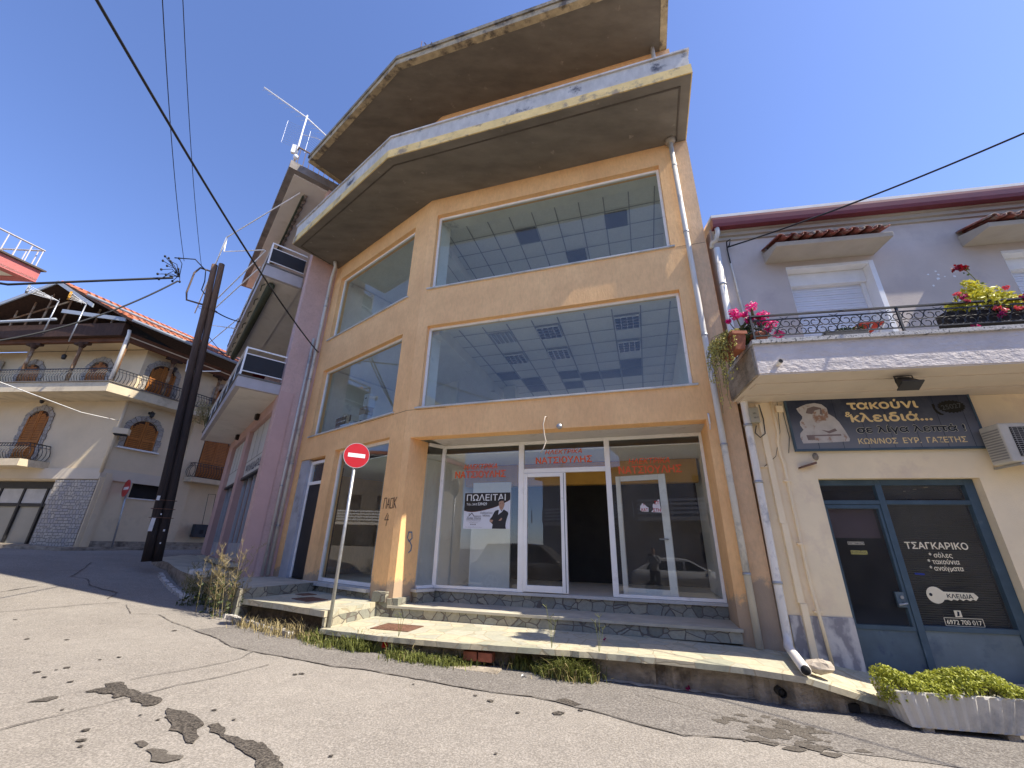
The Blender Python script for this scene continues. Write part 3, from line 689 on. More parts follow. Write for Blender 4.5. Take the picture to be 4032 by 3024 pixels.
# shopfront
SH = MB()
zt, zb, oo, oi = 3.655, .825, -.80, -.87
for u0, u1 in ((.50, .58), (2.26, 2.37), (4.00, 4.10), (5.74, 5.79)): SH.box(F1, u0, u1, oi, oo, zb, zt)
for u0, u1, z0, z1 in ((.581, 2.259, zb, .875), (.581, 2.259, 3.59, zt), (4.101, 5.739, zb, .875), (4.101, 5.739, 3.59, zt), (2.371, 3.999, 3.59, zt), (2.371, 3.999, 2.995, 3.085)): SH.box(F1, u0, u1, oi, oo, z0, z1)
SH.band([xy(F1, .50, -.81), xy(F1, .31, -.49)], .06, zb, .875); SH.band([xy(F1, .50, -.81), xy(F1, .31, -.49)], .06, 3.59, zt)
sh = SH.build("shopfront", m_pvc, OB, bevel=.005)
for u0, u1, z0, z1 in ((.575, 2.265, .87, 3.595), (4.095, 5.745, .87, 3.595), (2.365, 4.005, 3.08, 3.595)):
    mb = MB(); mb.face([F1.P(u0, -.835, z0), F1.P(u1, -.835, z0), F1.P(u1, -.835, z1), F1.P(u0, -.835, z1)]); mb.build("pane", m_glassd, sh)
mb = MB(); mb.face([F1.P(.49, -.82, .87), F1.P(.32, -.52, .87), F1.P(.32, -.52, 3.59), F1.P(.49, -.82, 3.59)]); mb.build("pane", m_glassd, sh)
mb = MB(); mb.box(F1, .3, 5.86, -.96, -.755, .775, .822); mb.band([xy(F1, .48, -.75), xy(F1, .27, -.40)], .2, .775, .822); mb.build("sill", m_marble, sh)
mb = MB(); mb.box(F1, .33, 5.79, -.95, -.80, .58, .774); mb.band([xy(F1, .44, -.805), xy(F1, .26, -.46)], .2, .58, .774); mb.build("plinth", m_flag, OB)
mb = MB(); a0, a1, b0, b1 = 2.375, 3.225, .84, 2.99
for u0, u1, z0, z1 in ((a0, a0 + .075, b0, b1), (a1 - .11, a1, b0, b1), (a0 + .0755, a1 - .1105, b0, b0 + .11), (a0 + .0755, a1 - .1105, b1 - .075, b1)): mb.box(F1, u0, u1, -.845, -.785, z0, z1)
dl = mb.build("sliding_door", m_pvc, OB, bevel=.005)
mb = MB(); mb.face([F1.P(a0 + .07, -.815, b0 + .1), F1.P(a1 - .1, -.815, b0 + .1), F1.P(a1 - .1, -.815, b1 - .07), F1.P(a0 + .07, -.815, b1 - .07)]); mb.build("pane", m_glassd, dl)
mb = MB(); mb.box(F1, a1 - .045, a1 - .037, -.786, -.779, b0 + .01, b1 - .01); mb.build("seal", m_black, dl)
for (u, z, u2, z2, w1, h1, w2, h2) in ((1.03, 3.12, .84, 2.945, .75, .105, 1.13, .135), (2.81, 3.37, 2.62, 3.185, .75, .085, 1.13, .125), (4.44, 3.11, 4.25, 2.935, .74, .105, 1.12, .135)):
    t = text_mb("ΗΛΕΚΤΡΙΚΑ", F1, u, z, -.828, h1, w1, bold=.012, shear=.25)
    text_mb("ΝΑΤΣΙΟΥΛΗΣ", F1, u2, z2, -.828, h2, w2, mb=t, bold=.02)
    t.build("lettering", m_orange_txt, sh)
# white inner door leaning behind the right hand pane
e = empty("leaning_door", F1.P(4.6, -1.35, .8), "white framed glass door leaning inside behind the right shop pane", "door")
mb = MB(); LF = Fr(F1.P(4.15, -1.25, 0).x, F1.P(4.15, -1.25, 0).y, -30)
for u0, u1, z0, z1 in ((0, .09, .82, 2.95), (.82, .95, .82, 2.95), (.091, .819, .82, .95), (.091, .819, 2.85, 2.95)): mb.box(LF, u0, u1, -.05, 0, z0, z1)
mb.build("frame", m_pvc, e, bevel=.004)
mb = MB(); mb.tube([LF.P(.88, 0, 1.78), LF.P(.88, .05, 1.78), LF.P(.74, .05, 1.78)], .012); mb.build("handle", m_steel, e)

# sale poster taped to the left pane
m_pblack = M("poster_black", (.03, .027, .025), bstr=0, rough=.6); m_pwhite = M("poster_white", (.66, .68, .74), var=.04, bstr=0, rough=.6)
m_pgrey = M("poster_grey", (.16, .16, .18), bstr=0); m_pred = M("poster_red", (.13, .03, .025), bstr=0); m_skin = M("poster_skin", (.42, .26, .19), bstr=0)
po = empty("sale_poster", F1.P(1.59, -.83, 1.92), "black and white for sale poster with a suited man taped to the left shop pane", "poster")
pu, pz, pw, ph = 1.09, 1.925, .995, .705
def pp(x, y): return (pu + x * pw, pz + y * ph)
def flat(mb, fr, pts, o): mb.face([fr.P(u, o, z) for u, z in pts])
mb = MB(); mb.box(F1, pu, pu + pw, -.832, -.829, pz, pz + ph); mb.build("sheet", m_pwhite, po)
curve = [(0, .5), (.08, .475), (.16, .468), (.26, .475), (.38, .50), (.5, .535), (.62, .575), (.72, .62), (.82, .68), (.9, .73), (.95, .76), (1, .81)]
mb = MB(); flat(mb, F1, [pp(0.002, .995)] + [pp(x, y) for x, y in curve] + [pp(.998, .995)], -.8275); mb.build("header", m_pblack, po)
mb = MB(); ribbon2 = [pp(x, y + .004) for x, y in curve] + [pp(x, y - .012 * min(1, 6 * (x + .02))) for x, y in reversed(curve)]; flat(mb, F1, ribbon2, -.8268); mb.build("red_stripe", m_pred, po)
t = text_mb("ΠΩΛΕΙΤΑΙ", F1, *pp(.05, .775), -.8262, .125, pw * .85, bold=.01)
text_mb("Τηλ.: 2410", F1, *pp(.05, .645), -.8262, .044, pw * .23, mb=t, bold=.012); text_mb("539429", F1, *pp(.30, .645), -.8262, .056, pw * .2, mb=t, bold=.02)
t.build("white_lettering", M("poster_letter", (.72, .74, .74), bstr=0), po)
t = text_mb("Ευάγγελος", F1, *pp(.37, .41), -.8262, .036, pw * .26, bold=.012); text_mb("Μόκας", F1, *pp(.42, .335), -.8262, .036, pw * .155, mb=t, bold=.012)
text_mb("Zades Home", F1, *pp(.065, .265), -.8262, .045, pw * .32, mb=t, bold=.01, shear=.2)
mb2 = t
for x0, x1, y0, y1 in ((.065, .385, .243, .251), (.215, .385, .335, .352)): flat(mb2, F1, [pp(x0, y0), pp(x1, y0), pp(x1, y1), pp(x0, y1)], -.8262)
flat(mb2, F1, [pp(.095, .34), pp(.125, .34), pp(.175, .415), pp(.225, .338), pp(.245, .338), pp(.177, .445)], -.8262)
flat(mb2, F1, [pp(.11, .375), pp(.128, .40), pp(.128, .42), pp(.11, .42)], -.8262)
text_mb("Real Estate consultant by Me", F1, *pp(.07, .205), -.8262, .016, pw * .31, mb=t); text_mb("www.zadeshome.com", F1, *pp(.12, .155), -.8262, .015, pw * .2, mb=t)
text_mb("Πατ. Παπαναστασίου 15-17 Λάρισα", F1, *pp(.05, .035), -.8262, .013, pw * .36, mb=t)
for k in range(3): flat(mb2, F1, [pp(.17 + .045 * k + .014 * math.cos(q * .7), .115 + .02 * math.sin(q * .7)) for q in range(9)], -.8262)
t.build("dark_lettering", m_pgrey, po)
mb = MB(); flat(mb, F1, [pp(*q) for q in [(.625, .005), (.64, .12), (.60, .17), (.57, .20), (.575, .26), (.62, .33), (.66, .44), (.69, .49), (.74, .515), (.775, .50), (.83, .50), (.86, .53), (.90, .50), (.955, .455), (.965, .40), (.94, .30), (.915, .17), (.91, .08), (.92, .005)]], -.8258)
flat(mb, F1, [pp(*q) for q in [(.755, .73), (.75, .78), (.775, .815), (.815, .825), (.86, .815), (.885, .77), (.88, .70), (.868, .69), (.86, .76), (.81, .765)]], -.8250); mb.build("man_suit", M("poster_suit", (.035, .035, .04), bstr=0), po)
mb = MB(); flat(mb, F1, [pp(*q) for q in [(.76, .64), (.757, .74), (.80, .77), (.86, .76), (.872, .69), (.885, .68), (.875, .62), (.85, .54), (.83, .505), (.80, .51), (.775, .56)]], -.8254)
mb.build("man_face", m_skin, po); mb = MB(); flat(mb, F1, [pp(*q) for q in [(.57, .19), (.58, .25), (.65, .24), (.625, .17)]], -.8252); mb.build("man_hand", m_skin, po); mb = MB(); flat(mb, F1, [pp(*q) for q in [(.76, .22), (.82, .30), (.84, .27), (.81, .22)]], -.8252); mb.build("man_hand", m_skin, po)
mb = MB(); flat(mb, F1, [pp(*q) for q in [(.775, .685), (.80, .695), (.80, .685), (.775, .675)]], -.8249); flat(mb, F1, [pp(*q) for q in [(.825, .69), (.85, .68), (.85, .67), (.825, .68)]], -.8249); flat(mb, F1, [pp(*q) for q in [(.79, .59), (.83, .59), (.825, .58), (.795, .58)]], -.8249); mb.build("man_features", M("poster_features", (.16, .08, .06), bstr=0), po)
mb = MB(); flat(mb, F1, [pp(*q) for q in [(.765, .50), (.79, .52), (.82, .47), (.86, .545), (.868, .53), (.83, .46), (.75, .38)]], -.8250); mb.build("man_shirt", m_pwhite, po)
# torn poster remains on the right pane
m_tred = M("torn_red", (.42, .03, .03), bstr=0); m_tw = M("torn_white", (.70, .68, .68), bstr=0)
for nm, poly, lab in (("a", [(4.575, 2.27), (4.605, 2.245), (4.72, 2.24), (4.725, 2.315), (4.70, 2.325), (4.67, 2.36), (4.635, 2.385), (4.62, 2.39), (4.605, 2.36), (4.60, 2.35), (4.585, 2.345)], "smaller torn scrap of white and red notice on the right shop pane"),
                      ("b", [(4.765, 2.235), (4.955, 2.225), (4.935, 2.30), (4.925, 2.38), (4.925, 2.45), (4.90, 2.45), (4.885, 2.42), (4.86, 2.41), (4.84, 2.38), (4.81, 2.375), (4.80, 2.34), (4.805, 2.28)], "larger torn scrap of white and red notice on the right shop pane")):
    e = empty("torn_notice", F1.P(poly[0][0], -.83, poly[0][1]), lab, "notice", "torn notice on the pane")
    mb = MB(); mb.slab(F1, poly, -.832, -.829); mb.build("paper", m_tw, e)
    if nm == "a": t = text_mb("ΚΑΤ", F1, 4.60, 2.25, -.828, .05, .11, bold=.02); text_mb("Σ", F1, 4.635, 2.355, -.828, .02, .03, mb=t, bold=.02)
    else: t = text_mb("ΣΤΗ", F1, 4.80, 2.24, -.828, .055, .13, bold=.02); text_mb("ΣΤ", F1, 4.835, 2.37, -.828, .055, .08, mb=t, bold=.02)
    t.build("red_lettering", m_tred, e)

# graffiti, cable end, little cap lamp (marks and fittings on the building)
m_graf = M("graffiti_black", (.10, .06, .04), bstr=0); m_grafb = M("graffiti_blue", (.13, .20, .27), bstr=0)
def strokes(name, fr, lines, w, o, mat):
    mb = MB()
    for ln in lines:
        for (a, b) in zip(ln, ln[1:]):
            d = Vector((b[0] - a[0], b[1] - a[1])); n = Vector((-d.y, d.x)).normalized() * w / 2; e_ = d.normalized() * w * .3
            flat(mb, fr, [(a[0] - e_.x + n.x, a[1] - e_.y + n.y), (a[0] - e_.x - n.x, a[1] - e_.y - n.y), (b[0] + e_.x - n.x, b[1] + e_.y - n.y), (b[0] + e_.x + n.x, b[1] + e_.y + n.y)], o)
    return mb.build(name, mat, OB)
gx, gz = -.42, 2.27
strokes("graffiti", F2, [[(gx, gz), (gx + .01, gz + .2), (gx + .09, gz + .2), (gx + .09, gz)], [(gx + .12, gz), (gx + .16, gz + .19), (gx + .2, gz)], [(gx + .13, gz + .07), (gx + .19, gz + .07)], [(gx + .23, gz), (gx + .23, gz + .18), (gx + .31, gz + .19), (gx + .31, gz), (gx + .23, gz)], [(gx + .35, gz), (gx + .35, gz + .2)], [(gx + .42, gz + .2), (gx + .35, gz + .1), (gx + .43, gz - .01)],
        [(gx + .17, gz - .1), (gx + .1, gz - .22), (gx + .23, gz - .22)], [(gx + .2, gz - .13), (gx + .17, gz - .33)]], .016, .006, m_graf)
bp = F1.P(.15, 0, 0); bq = F1.P(.30, -.5, 0); RV = Fr(bp.x, bp.y, math.degrees(math.atan2(bq.y - bp.y, bq.x - bp.x)))
strokes("graffiti", RV, [[(.20, 1.72), (.22, 1.83), (.30, 1.83), (.32, 1.72), (.25, 1.66), (.22, 1.7)], [(.27, 1.66), (.33, 1.58), (.32, 1.50), (.27, 1.46)]], .025, .006, m_grafb)
mb = MB(); P = [F1.P(3.03, .0, 3.91), F1.P(3.02, .05, 3.9), F1.P(2.98, .06, 3.75), F1.P(3.0, .05, 3.55), F1.P(3.03, .06, 3.42), F1.P(2.99, .07, 3.3), F1.P(2.93, .08, 3.2)]
mb.tube(P, .012, 6); mb.build("loose_cable", M("cream_cable", (.55, .48, .38), bstr=0), OB)
mb = MB(); mb.tube([F1.P(3.28, 0, 3.70), F1.P(3.28, .05, 3.70)], .05, 12); mb.build("cap", m_steel, OB)
mb = MB(); mb.tube([F1.P(5.83, .01, 3.76), F1.P(5.83, .03, 3.74), F1.P(5.83, .03, 3.58)], .014, 6); mb.tube([F1.P(5.83, .03, 3.58), F1.P(5.82, .03, 3.48)], .007, 6); mb.build("conduit_stub", m_white, OB)
for fr_, a_, b_, z_ in ((F2, -1.9, -.001, 4.268), (F1, .001, .9, 4.268), (F1, 5.75, 6.29, 7.28)):
    mb = MB(); mb.box(fr_, a_, b_, .001, .004, z_, z_ + .006); mb.build("render_joint", m_graf, OB)

# balcony and roof slabs
def slab_poly(o1, o2, uR=6.28, uL=-4.72, back=-.1, d=0.0):
    c1 = -(o1) * math.tan(R((39.5 - 17.516) / 2)) if abs(o1 - o2) < 1e-6 else None
    # outer corner = intersection of the two offset facades
    a = F1.P(0, o1, 0); b = F2.P(0, o2, 0)
    den = F1.u.x * F2.u.y - F1.u.y * F2.u.x
    t = ((b.x - a.x) * F2.u.y - (b.y - a.y) * F2.u.x) / den
    cpt = a + F1.u * t
    return [xy(F2, uL, o2), (cpt.x, cpt.y), xy(F1, uR, o1)]
ob_ = slab_poly(1.45, 1.50)
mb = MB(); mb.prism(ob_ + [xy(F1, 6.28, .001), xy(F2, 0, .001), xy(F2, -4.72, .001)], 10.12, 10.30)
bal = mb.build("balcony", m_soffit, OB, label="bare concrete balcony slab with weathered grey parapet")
mb = MB(); o2_ = slab_poly(1.452, 1.502); mb.band(o2_ + [xy(F1, 6.282, .0)], .12, 10.376, 10.80); mb.build("parapet", m_fascia, bal)
mb = MB(); o3_ = slab_poly(1.475, 1.525); mb.band([xy(F2, -4.74, 0)] + [xy(F2, -4.74, 1.525)] + o3_[1:2] + [xy(F1, 6.30, 1.475), xy(F1, 6.30, .0)], .15, 10.13, 10.375); mb.build("yellow_band", m_yellow, bal)
mb = MB(); o4_ = slab_poly(1.49, 1.54); mb.band([xy(F2, -4.76, 0), xy(F2, -4.76, 1.54)] + o4_[1:2] + [xy(F1, 6.32, 1.49), xy(F1, 6.32, .0)], .19, 10.801, 10.845); mb.build("coping", m_coping, bal)
mb = MB(); mb.band([xy(F2, -4.72, .3), xy(F2, -4.6, 1.33)] + slab_poly(1.27, 1.32)[1:2] + [xy(F1, 6.1, 1.27), xy(F1, 6.1, .05)], .03, 10.108, 10.119); mb.build("drip_edge", M("drip_dark", (.09, .075, .06), var=.3, bstr=.3), bal)
orf = slab_poly(1.62, 1.70, 6.22, -4.66)
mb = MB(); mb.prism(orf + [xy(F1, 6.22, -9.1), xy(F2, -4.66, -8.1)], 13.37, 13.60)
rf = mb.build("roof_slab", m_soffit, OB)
mb = MB(); b5 = slab_poly(1.64, 1.72, 6.24, -4.68); mb.band([xy(F2, -4.68, -3), b5[0], b5[1], b5[2], xy(F1, 6.24, -4)], .16, 13.355, 13.54); mb.build("yellow_band", m_roofedge, rf)
mb = MB(); b6 = slab_poly(1.675, 1.755, 6.27, -4.71); mb.band([xy(F2, -4.71, -3), b6[0], b6[1], b6[2], xy(F1, 6.27, -4)], .2, 13.541, 13.66); mb.build("roof_edge", M("roof_lip", (.27, .24, .18), var=.4, scale=6, bstr=.8, bscale=20, stain=(.085, .078, .068), stain_scale=3, stain_lo=.5, stain_hi=.6, dist=.03), rf)

# drainpipes
def pipe(path, r, mat, parent, clamps=(), name="drainpipe"):
    mb = MB(); mb.tube(path, r, 12); pz = path[0]
    d = mb.build(name, mat, parent)
    if clamps:
        c = MB()
        for p in clamps: c.tube([p - Vector((0, 0, .018)), p + Vector((0, 0, .018))], r * 1.18, 12)
        c.build("clamp", m_steel, d)
    return d
pp1 = lambda z: F1.P(5.95 + .035 * (10.1 - z) / 9.8 + .0, .09, z)
pipe([pp1(10.12), pp1(7.0), pp1(4), pp1(.37)], .048, m_pipe, OB, [pp1(9.34), pp1(7.54), pp1(5.2), pp1(3.2), pp1(1.3)])
mb = MB(); mb.tube([pp1(10.02), pp1(10.119)], [.09, .13], 10); mb.build("spout_collar", m_conc, OB)
pipe([F1.P(5.9, .12, 13.37), F1.P(5.9, .12, 10.9)], .05, m_pipe, OB)
Ex = F2.P(-4.80, 0, 0); dE = (FS.u)
ql = lambda s, z: Vector((Ex.x - dE.x * s + .05, Ex.y - dE.y * s - .02, z))
pipe([F2.P(-4.45, .28, 10.12), F2.P(-4.48, .22, 9.96), ql(.16, 9.6), ql(.16, 9.3), ql(.16, .82)], .05, m_pipe, OB, [ql(.16, 8.6), ql(.16, 6.1), ql(.16, 3.6), ql(.16, 2.0)])
pipe([ql(.29, 7.4), ql(.29, .82)], .035, m_pipe, OB, [ql(.29, 6.8), ql(.29, 3.0)])

# rods on the roof and a bare antenna
e = empty("steel_post", F1.P(-.2, .6, 13.65), "dark steel post with short cross rods standing on the roof edge", "post")
mb = MB(); q = F1.P(.25, 1.3, 0); mb.box(Fr(q.x, q.y, 20), -.06, .06, -.06, .06, 13.6, 14.25); mb.build("post", m_rust, e)
mb = MB()
for z, a, l in ((14.20, 10, .3), (14.10, 55, .26), (14.15, 100, .2)):
    v = Vector((math.cos(R(a)), math.sin(R(a)), .1)); mb.tube([Vector((q.x, q.y, z)) - v * l, Vector((q.x, q.y, z)) + v * l], .011, 5)
mb.tube([Vector((q.x + .28, q.y + .05, 14.0)), Vector((q.x + .28, q.y + .05, 14.5))], .01, 5); mb.tube([Vector((q.x - .28, q.y - .05, 14.0)), Vector((q.x - .28, q.y - .05, 14.42))], .01, 5)
mb.build("rod", m_rust, e)

# ceiling lights and things stored on the first floor
m_louvre = M("louvre_metal", (.92, .92, .92), var=.03, bstr=0, rough=.35, metal=1.0)
def louvre_light(u, o, lab, empty_tray=False):
    e = empty("ceiling_light", F1.P(u + T / 2, o - .31, 6.5), lab, "ceiling light", "louvred lights in the first floor ceiling")
    mb = MB(); mb.box(F1, u + .03, u + T - .03, o - .59, o - .03, 6.500, 6.507); mb.build("housing", M("housing_dark", (.05, .05, .055), bstr=0) if not empty_tray else m_tee, e)
    mb = MB()
    if empty_tray:
        for k in range(5): mb.box(F1, u + .06 + k * .12, u + .10 + k * .12, o - .57, o - .05, 6.482, 6.4995)
    else:
        for k in range(5): mb.box(F1, u + .03 + k * .1335, u + .045 + k * .1335, o - .59, o - .03, 6.44, 6.4995)
        for k in range(5):
            for j in range(4): mb.box(F1, u + .0455 + j * .1335, u + .163 + j * .1335, o - .045 - k * .1365, o - .03 - k * .1365, 6.45, 6.4995)
    mb.build("louvre", m_louvre, e)
louvre_light(2.53, -1.05, "louvred ceiling light in the middle of the row nearest the first floor glass")
louvre_light(2.53 + 3 * T, -1.05, "brightest louvred ceiling light, at the right of the row nearest the first floor glass")
louvre_light(2.53 - 2 * T, -1.08, "light tray without its louvre at the left of the row nearest the first floor glass", True)
louvre_light(2.53 - 2 * T, -2.31, "left louvred ceiling light of the second row behind the first floor glass")
louvre_light(2.53, -2.31, "middle louvred ceiling light of the second row behind the first floor glass")
louvre_light(2.53 + 3 * T, -2.31, "right louvred ceiling light of the second row behind the first floor glass")
e = empty("louvre_panel", F2.P(-3.75, -.6, 4.3), "silver louvre panel leaning upright behind the left first floor window", "light louvre")
mb = MB()
for k in range(5): mb.box(F2, -4.05 + k * .14, -4.035 + k * .14, -.60, -.52, 4.24, 4.95)
for k in range(6): mb.box(F2, -4.05, -3.475, -.60, -.53, 4.27 + k * .13, 4.285 + k * .13)
mb.build("louvre", m_louvre, e); mb = MB(); mb.box(F2, -4.06, -3.465, -.64, -.605, 4.24, 4.96); mb.build("back", M("housing_dark", (.05, .05, .055)), e)
m_card = M("cardboard", (.35, .26, .16), bstr=.05); m_cw = M("carton_white", (.55, .57, .58), bstr=.03)
for (u, o, z, w, h, mt, lab) in ((-3.05, -.55, 4.24, .24, .42, m_cw, "white carton standing upright, leftmost of the cartons behind the left first floor window"), (-2.66, -.6, 4.24, .22, .55, m_cw, "tall white carton under a brown one behind the left first floor window"),
                                 (-2.66, -.6, 4.795, .28, .2, m_card, "brown carton on top of the tall white carton behind the left first floor window"), (-2.60, -.62, 5.0, .2, .36, m_cw, "small white carton topmost of its stack behind the left first floor window")):
    e = empty("carton", F2.P(u, o, z), lab, "carton", "cartons behind the first floor window")
    mb = MB(); mb.box(F2, u - w / 2, u + w / 2, o - .12, o + .12, z, z + h); mb.build("box", mt, e, bevel=.006)
    mb = MB(); mb.box(F2, u - w * .2, u + w * .2, o + .121, o + .124, z + h * .62, z + h * .7); mb.build("grip_hole", m_dark, e)

# ------------------------------------------------------------------ right hand house with the key shop
m_cream = M("cream_plaster", (.92, .76, .51), var=.07, scale=1.5, bstr=.35, bscale=90, stain=(.76, .60, .43), stain_scale=1.6, stain_lo=.55, stain_hi=.75)
m_bluegrey = M("bluegrey_plaster", (.52, .455, .40), var=.10, scale=1.3, bstr=.3, bscale=60, stain=(.45, .39, .355), stain_scale=1.6)
m_roughblue = M("rough_bluegrey", (.64, .58, .53), var=.08, scale=3, bstr=1.0, bscale=7, stretch=(1, 1, 1.6), dist=.03)
m_eaves = M("eaves_grey", (.40, .36, .30), var=.08, bstr=.2)
m_redmetal = M("red_metal", (.15, .018, .02), var=.12, scale=4, bstr=.03, rough=.4, spec=.5)
m_blue = M("blue_joinery", (.065, .105, .14), var=.14, scale=5, bstr=.1, rough=.5, stain=(.15, .19, .22), stain_scale=5, stain_lo=.62, stain_hi=.8)
m_bluep = M("blue_panel", (.10, .14, .17), var=.16, scale=3, bstr=.15, rough=.55, stain=(.05, .07, .13), stain_scale=2.6, stain_lo=.58, stain_hi=.68)
m_greyp = M("grey_panel", (.16, .20, .22), var=.14, scale=3, bstr=.1, rough=.6, stain=(.09, .12, .16), stain_scale=2)
m_terra = M("terracotta", (.34, .12, .065), var=.18, scale=6, bstr=.25)
m_tiler = M("awning_tile", (.20, .06, .045), var=.25, scale=9, bstr=.3, stain=(.25, .22, .19), stain_scale=5, stain_lo=.52, stain_hi=.62)
m_slat = M("blind_slat", (.085, .08, .075), var=.08, bstr=0, rough=.5)
m_shutter = M("shutter_white", (.66, .68, .73), var=.05, bstr=.03, rough=.5)
def marble():
    m, nt, b = nodes_of("veined_marble")
    v = coords(nt, (1, 1, .7)); w = N(nt, "ShaderNodeTexWave"); w.inputs['Scale'].default_value = 1.4; w.inputs['Distortion'].default_value = 14; w.inputs['Detail'].default_value = 6; w.inputs['Detail Scale'].default_value = 1.6
    L(nt, v, w.inputs['Vector'])
    c = ramp(nt, w.outputs['Fac'], [(.1, (.26, .25, .27)), (.4, (.44, .42, .42)), (.8, (.60, .57, .54))])
    L(nt, mix(nt, ramp(nt, noise_n(nt, v, 9, 6, .7), [(.45, 0.0), (.75, .45)]), c, (.28, .26, .29)), b.inputs['Base Color']); b.inputs['Roughness'].default_value = .5; return m
m_veined = marble()
RB = empty("key_shop_house", F3.P(3, -3, .1), "two storey house, cream below and blue grey above, with a key shop", "building")
SHOP = (.83, 2.93, .0, 2.655)
mb = MB(); mb.wall(F3, .004, 14, -.3, 0, -.1, 3.94, [SHOP, (3.6, 5.2, .6, 2.6)]); mb.build("wall", m_cream, RB)
Q1 = (1.17, 2.55, 4.42, 6.49); Q2 = (4.53, 5.95, 4.42, 6.45)
mb = MB(); mb.wall(F3, .004, 14, -.3, 0, 3.941, 7.56, [Q1, Q2]); mb.build("upper_wall", m_bluegrey, RB)
mb = MB(); mb.box(F3, .05, 13.9, -8, -7.8, 0, 7.4); mb.box(F3, 13.7, 14, -7.8, -.31, 0, 7.4); mb.build("wall", m_cream, RB)
mb = MB(); mb.box(F3, .01, 14, -7.7, -.301, 3.9, 4.1); mb.build("floor", m_tile_floor, RB)
mb = MB()
for o, z0, z1 in ((.04, 7.24, 7.31), (.09, 7.311, 7.38), (.14, 7.381, 7.559)): mb.box(F3, .03, 14, .0015, o, z0, z1)
mb.build("cornice", m_eaves, RB)
prof = [(.142, 7.40), (.26, 7.40), (.28, 7.46), (.29, 7.55), (.275, 7.555), (.275, 7.61), (.142, 7.61)]
mb = MB(); a = [F3.P(-.02, o, z) for o, z in prof]; b = [F3.P(14, o, z) for o, z in prof]; n = len(prof)
mb.mesh(a + b, [tuple(range(n)), tuple(range(n, 2 * n))] + [(i, (i + 1) % n, n + (i + 1) % n, n + i) for i in range(n)]); gut = mb.build("gutter", m_redmetal, RB)
mb = MB(); mb.tube([F3.P(.06, .21, 7.41), F3.P(.06, .21, 7.30), F3.P(.0, .2, 7.12), F3.P(-.03, .10, 7.16), F3.P(-.05, .08, 7.05)], .045, 10); mb.build("elbow", m_pipe, gut)
mb = MB(); vs = [F3.P(-.02, .26, 7.625), F3.P(14, .26, 7.625), F3.P(14, -4, 8.5), F3.P(-.02, -4, 8.5)]; mb.mesh(vs + [v + Vector((0, 0, .06)) for v in vs], [(0, 1, 2, 3), (4, 5, 6, 7), (0, 1, 5, 4), (1, 2, 6, 5), (2, 3, 7, 6), (3, 0, 4, 7)]); mb.build("roof", M("roof_sheet", (.60, .58, .56), bstr=.1), RB)
for h in (Q1, Q2):
    u0, u1, z0, z1 = h
    mb = MB(); mb.box(F3, u0, u0 + .004, -.30, .006, z0, z1); mb.box(F3, u1 - .03, u1 + .05, -.30, .012, z0, z1 + .03); mb.box(F3, u0 + .005, u1 - .031, -.30, .010, z1 - .03, z1 + .03)
    w = mb.build("window", m_white, RB, bevel=.006)
    mb = MB(); mb.box(F3, u0 + .005, u1 - .032, -.30, -.16, 6.20, z1 - .031); mb.box(F3, u0 + .005, u0 + .06, -.32, -.22, z0, 6.199); mb.box(F3, u1 - .09, u1 - .032, -.32, -.22, z0, 6.199); mb.build("shutter_box", m_white, w, bevel=.004)
    mb = MB(); k = 0; z = z0
    while z < 6.17: mb.slab(F3, [(u0 + .061, z), (u1 - .091, z), (u1 - .091, z + .046), (u0 + .061, z + .046)], -.30, -.262 - (.004 if k % 2 else 0)); z += .05; k += 1
    mb.box(F3, u0 + .061, u1 - .091, -.31, -.295, z0, 6.199); mb.build("roller_shutter", m_shutter, w, bevel=.006)
def awning(u0, u1):
    mb = MB(); mb.mesh([F3.P(u, o, z) for u in (u0, u1) for o, z in ((.0015, 6.63), (.52, 6.61), (.54, 6.69), (.0015, 6.86))], [(0, 1, 2, 3), (4, 5, 6, 7), (0, 1, 5, 4), (1, 2, 6, 5), (2, 3, 7, 6), (3, 0, 4, 7)])
    a = mb.build("awning", m_eaves, RB, bevel=.01)
    mb = MB(); k = int((u1 - u0 + .02) / .19); mb.smooth = True
    for i in range(k):
        uc = u0 + .07 + i * .19 + rg.uniform(-.008, .008); up = i % 2 == 0
        for (du, sgn, dz) in ((0, 1, .05), (.095, -1, .055)):
            r = .072; vs = []; nn = 7
            for (o, z) in ((.62, 6.69 + dz), (.01, 6.875 + dz)):
                for rr in (r, r - .014):
                    for j in range(nn):
                        th = math.pi * j / (nn - 1); vs.append(F3.P(uc + du + rr * math.cos(th), o + rg.uniform(-.006, .006), z + sgn * rr * math.sin(th) * .85 - (.0 if sgn > 0 else -.03)))
            fs = []
            for j in range(nn - 1): fs += [(j, j + 1, 2 * nn + j + 1, 2 * nn + j), (nn + j, nn + j + 1, 3 * nn + j + 1, 3 * nn + j), (j, j + 1, nn + j + 1, nn + j)]
            fs += [(0, nn, 3 * nn, 2 * nn), (nn - 1, 2 * nn - 1, 4 * nn - 1, 3 * nn - 1)]
            mb.mesh(vs, fs)
    mb.build("tiles", m_tiler, a)
awning(.84, 2.66); awning(4.02, 6.3)
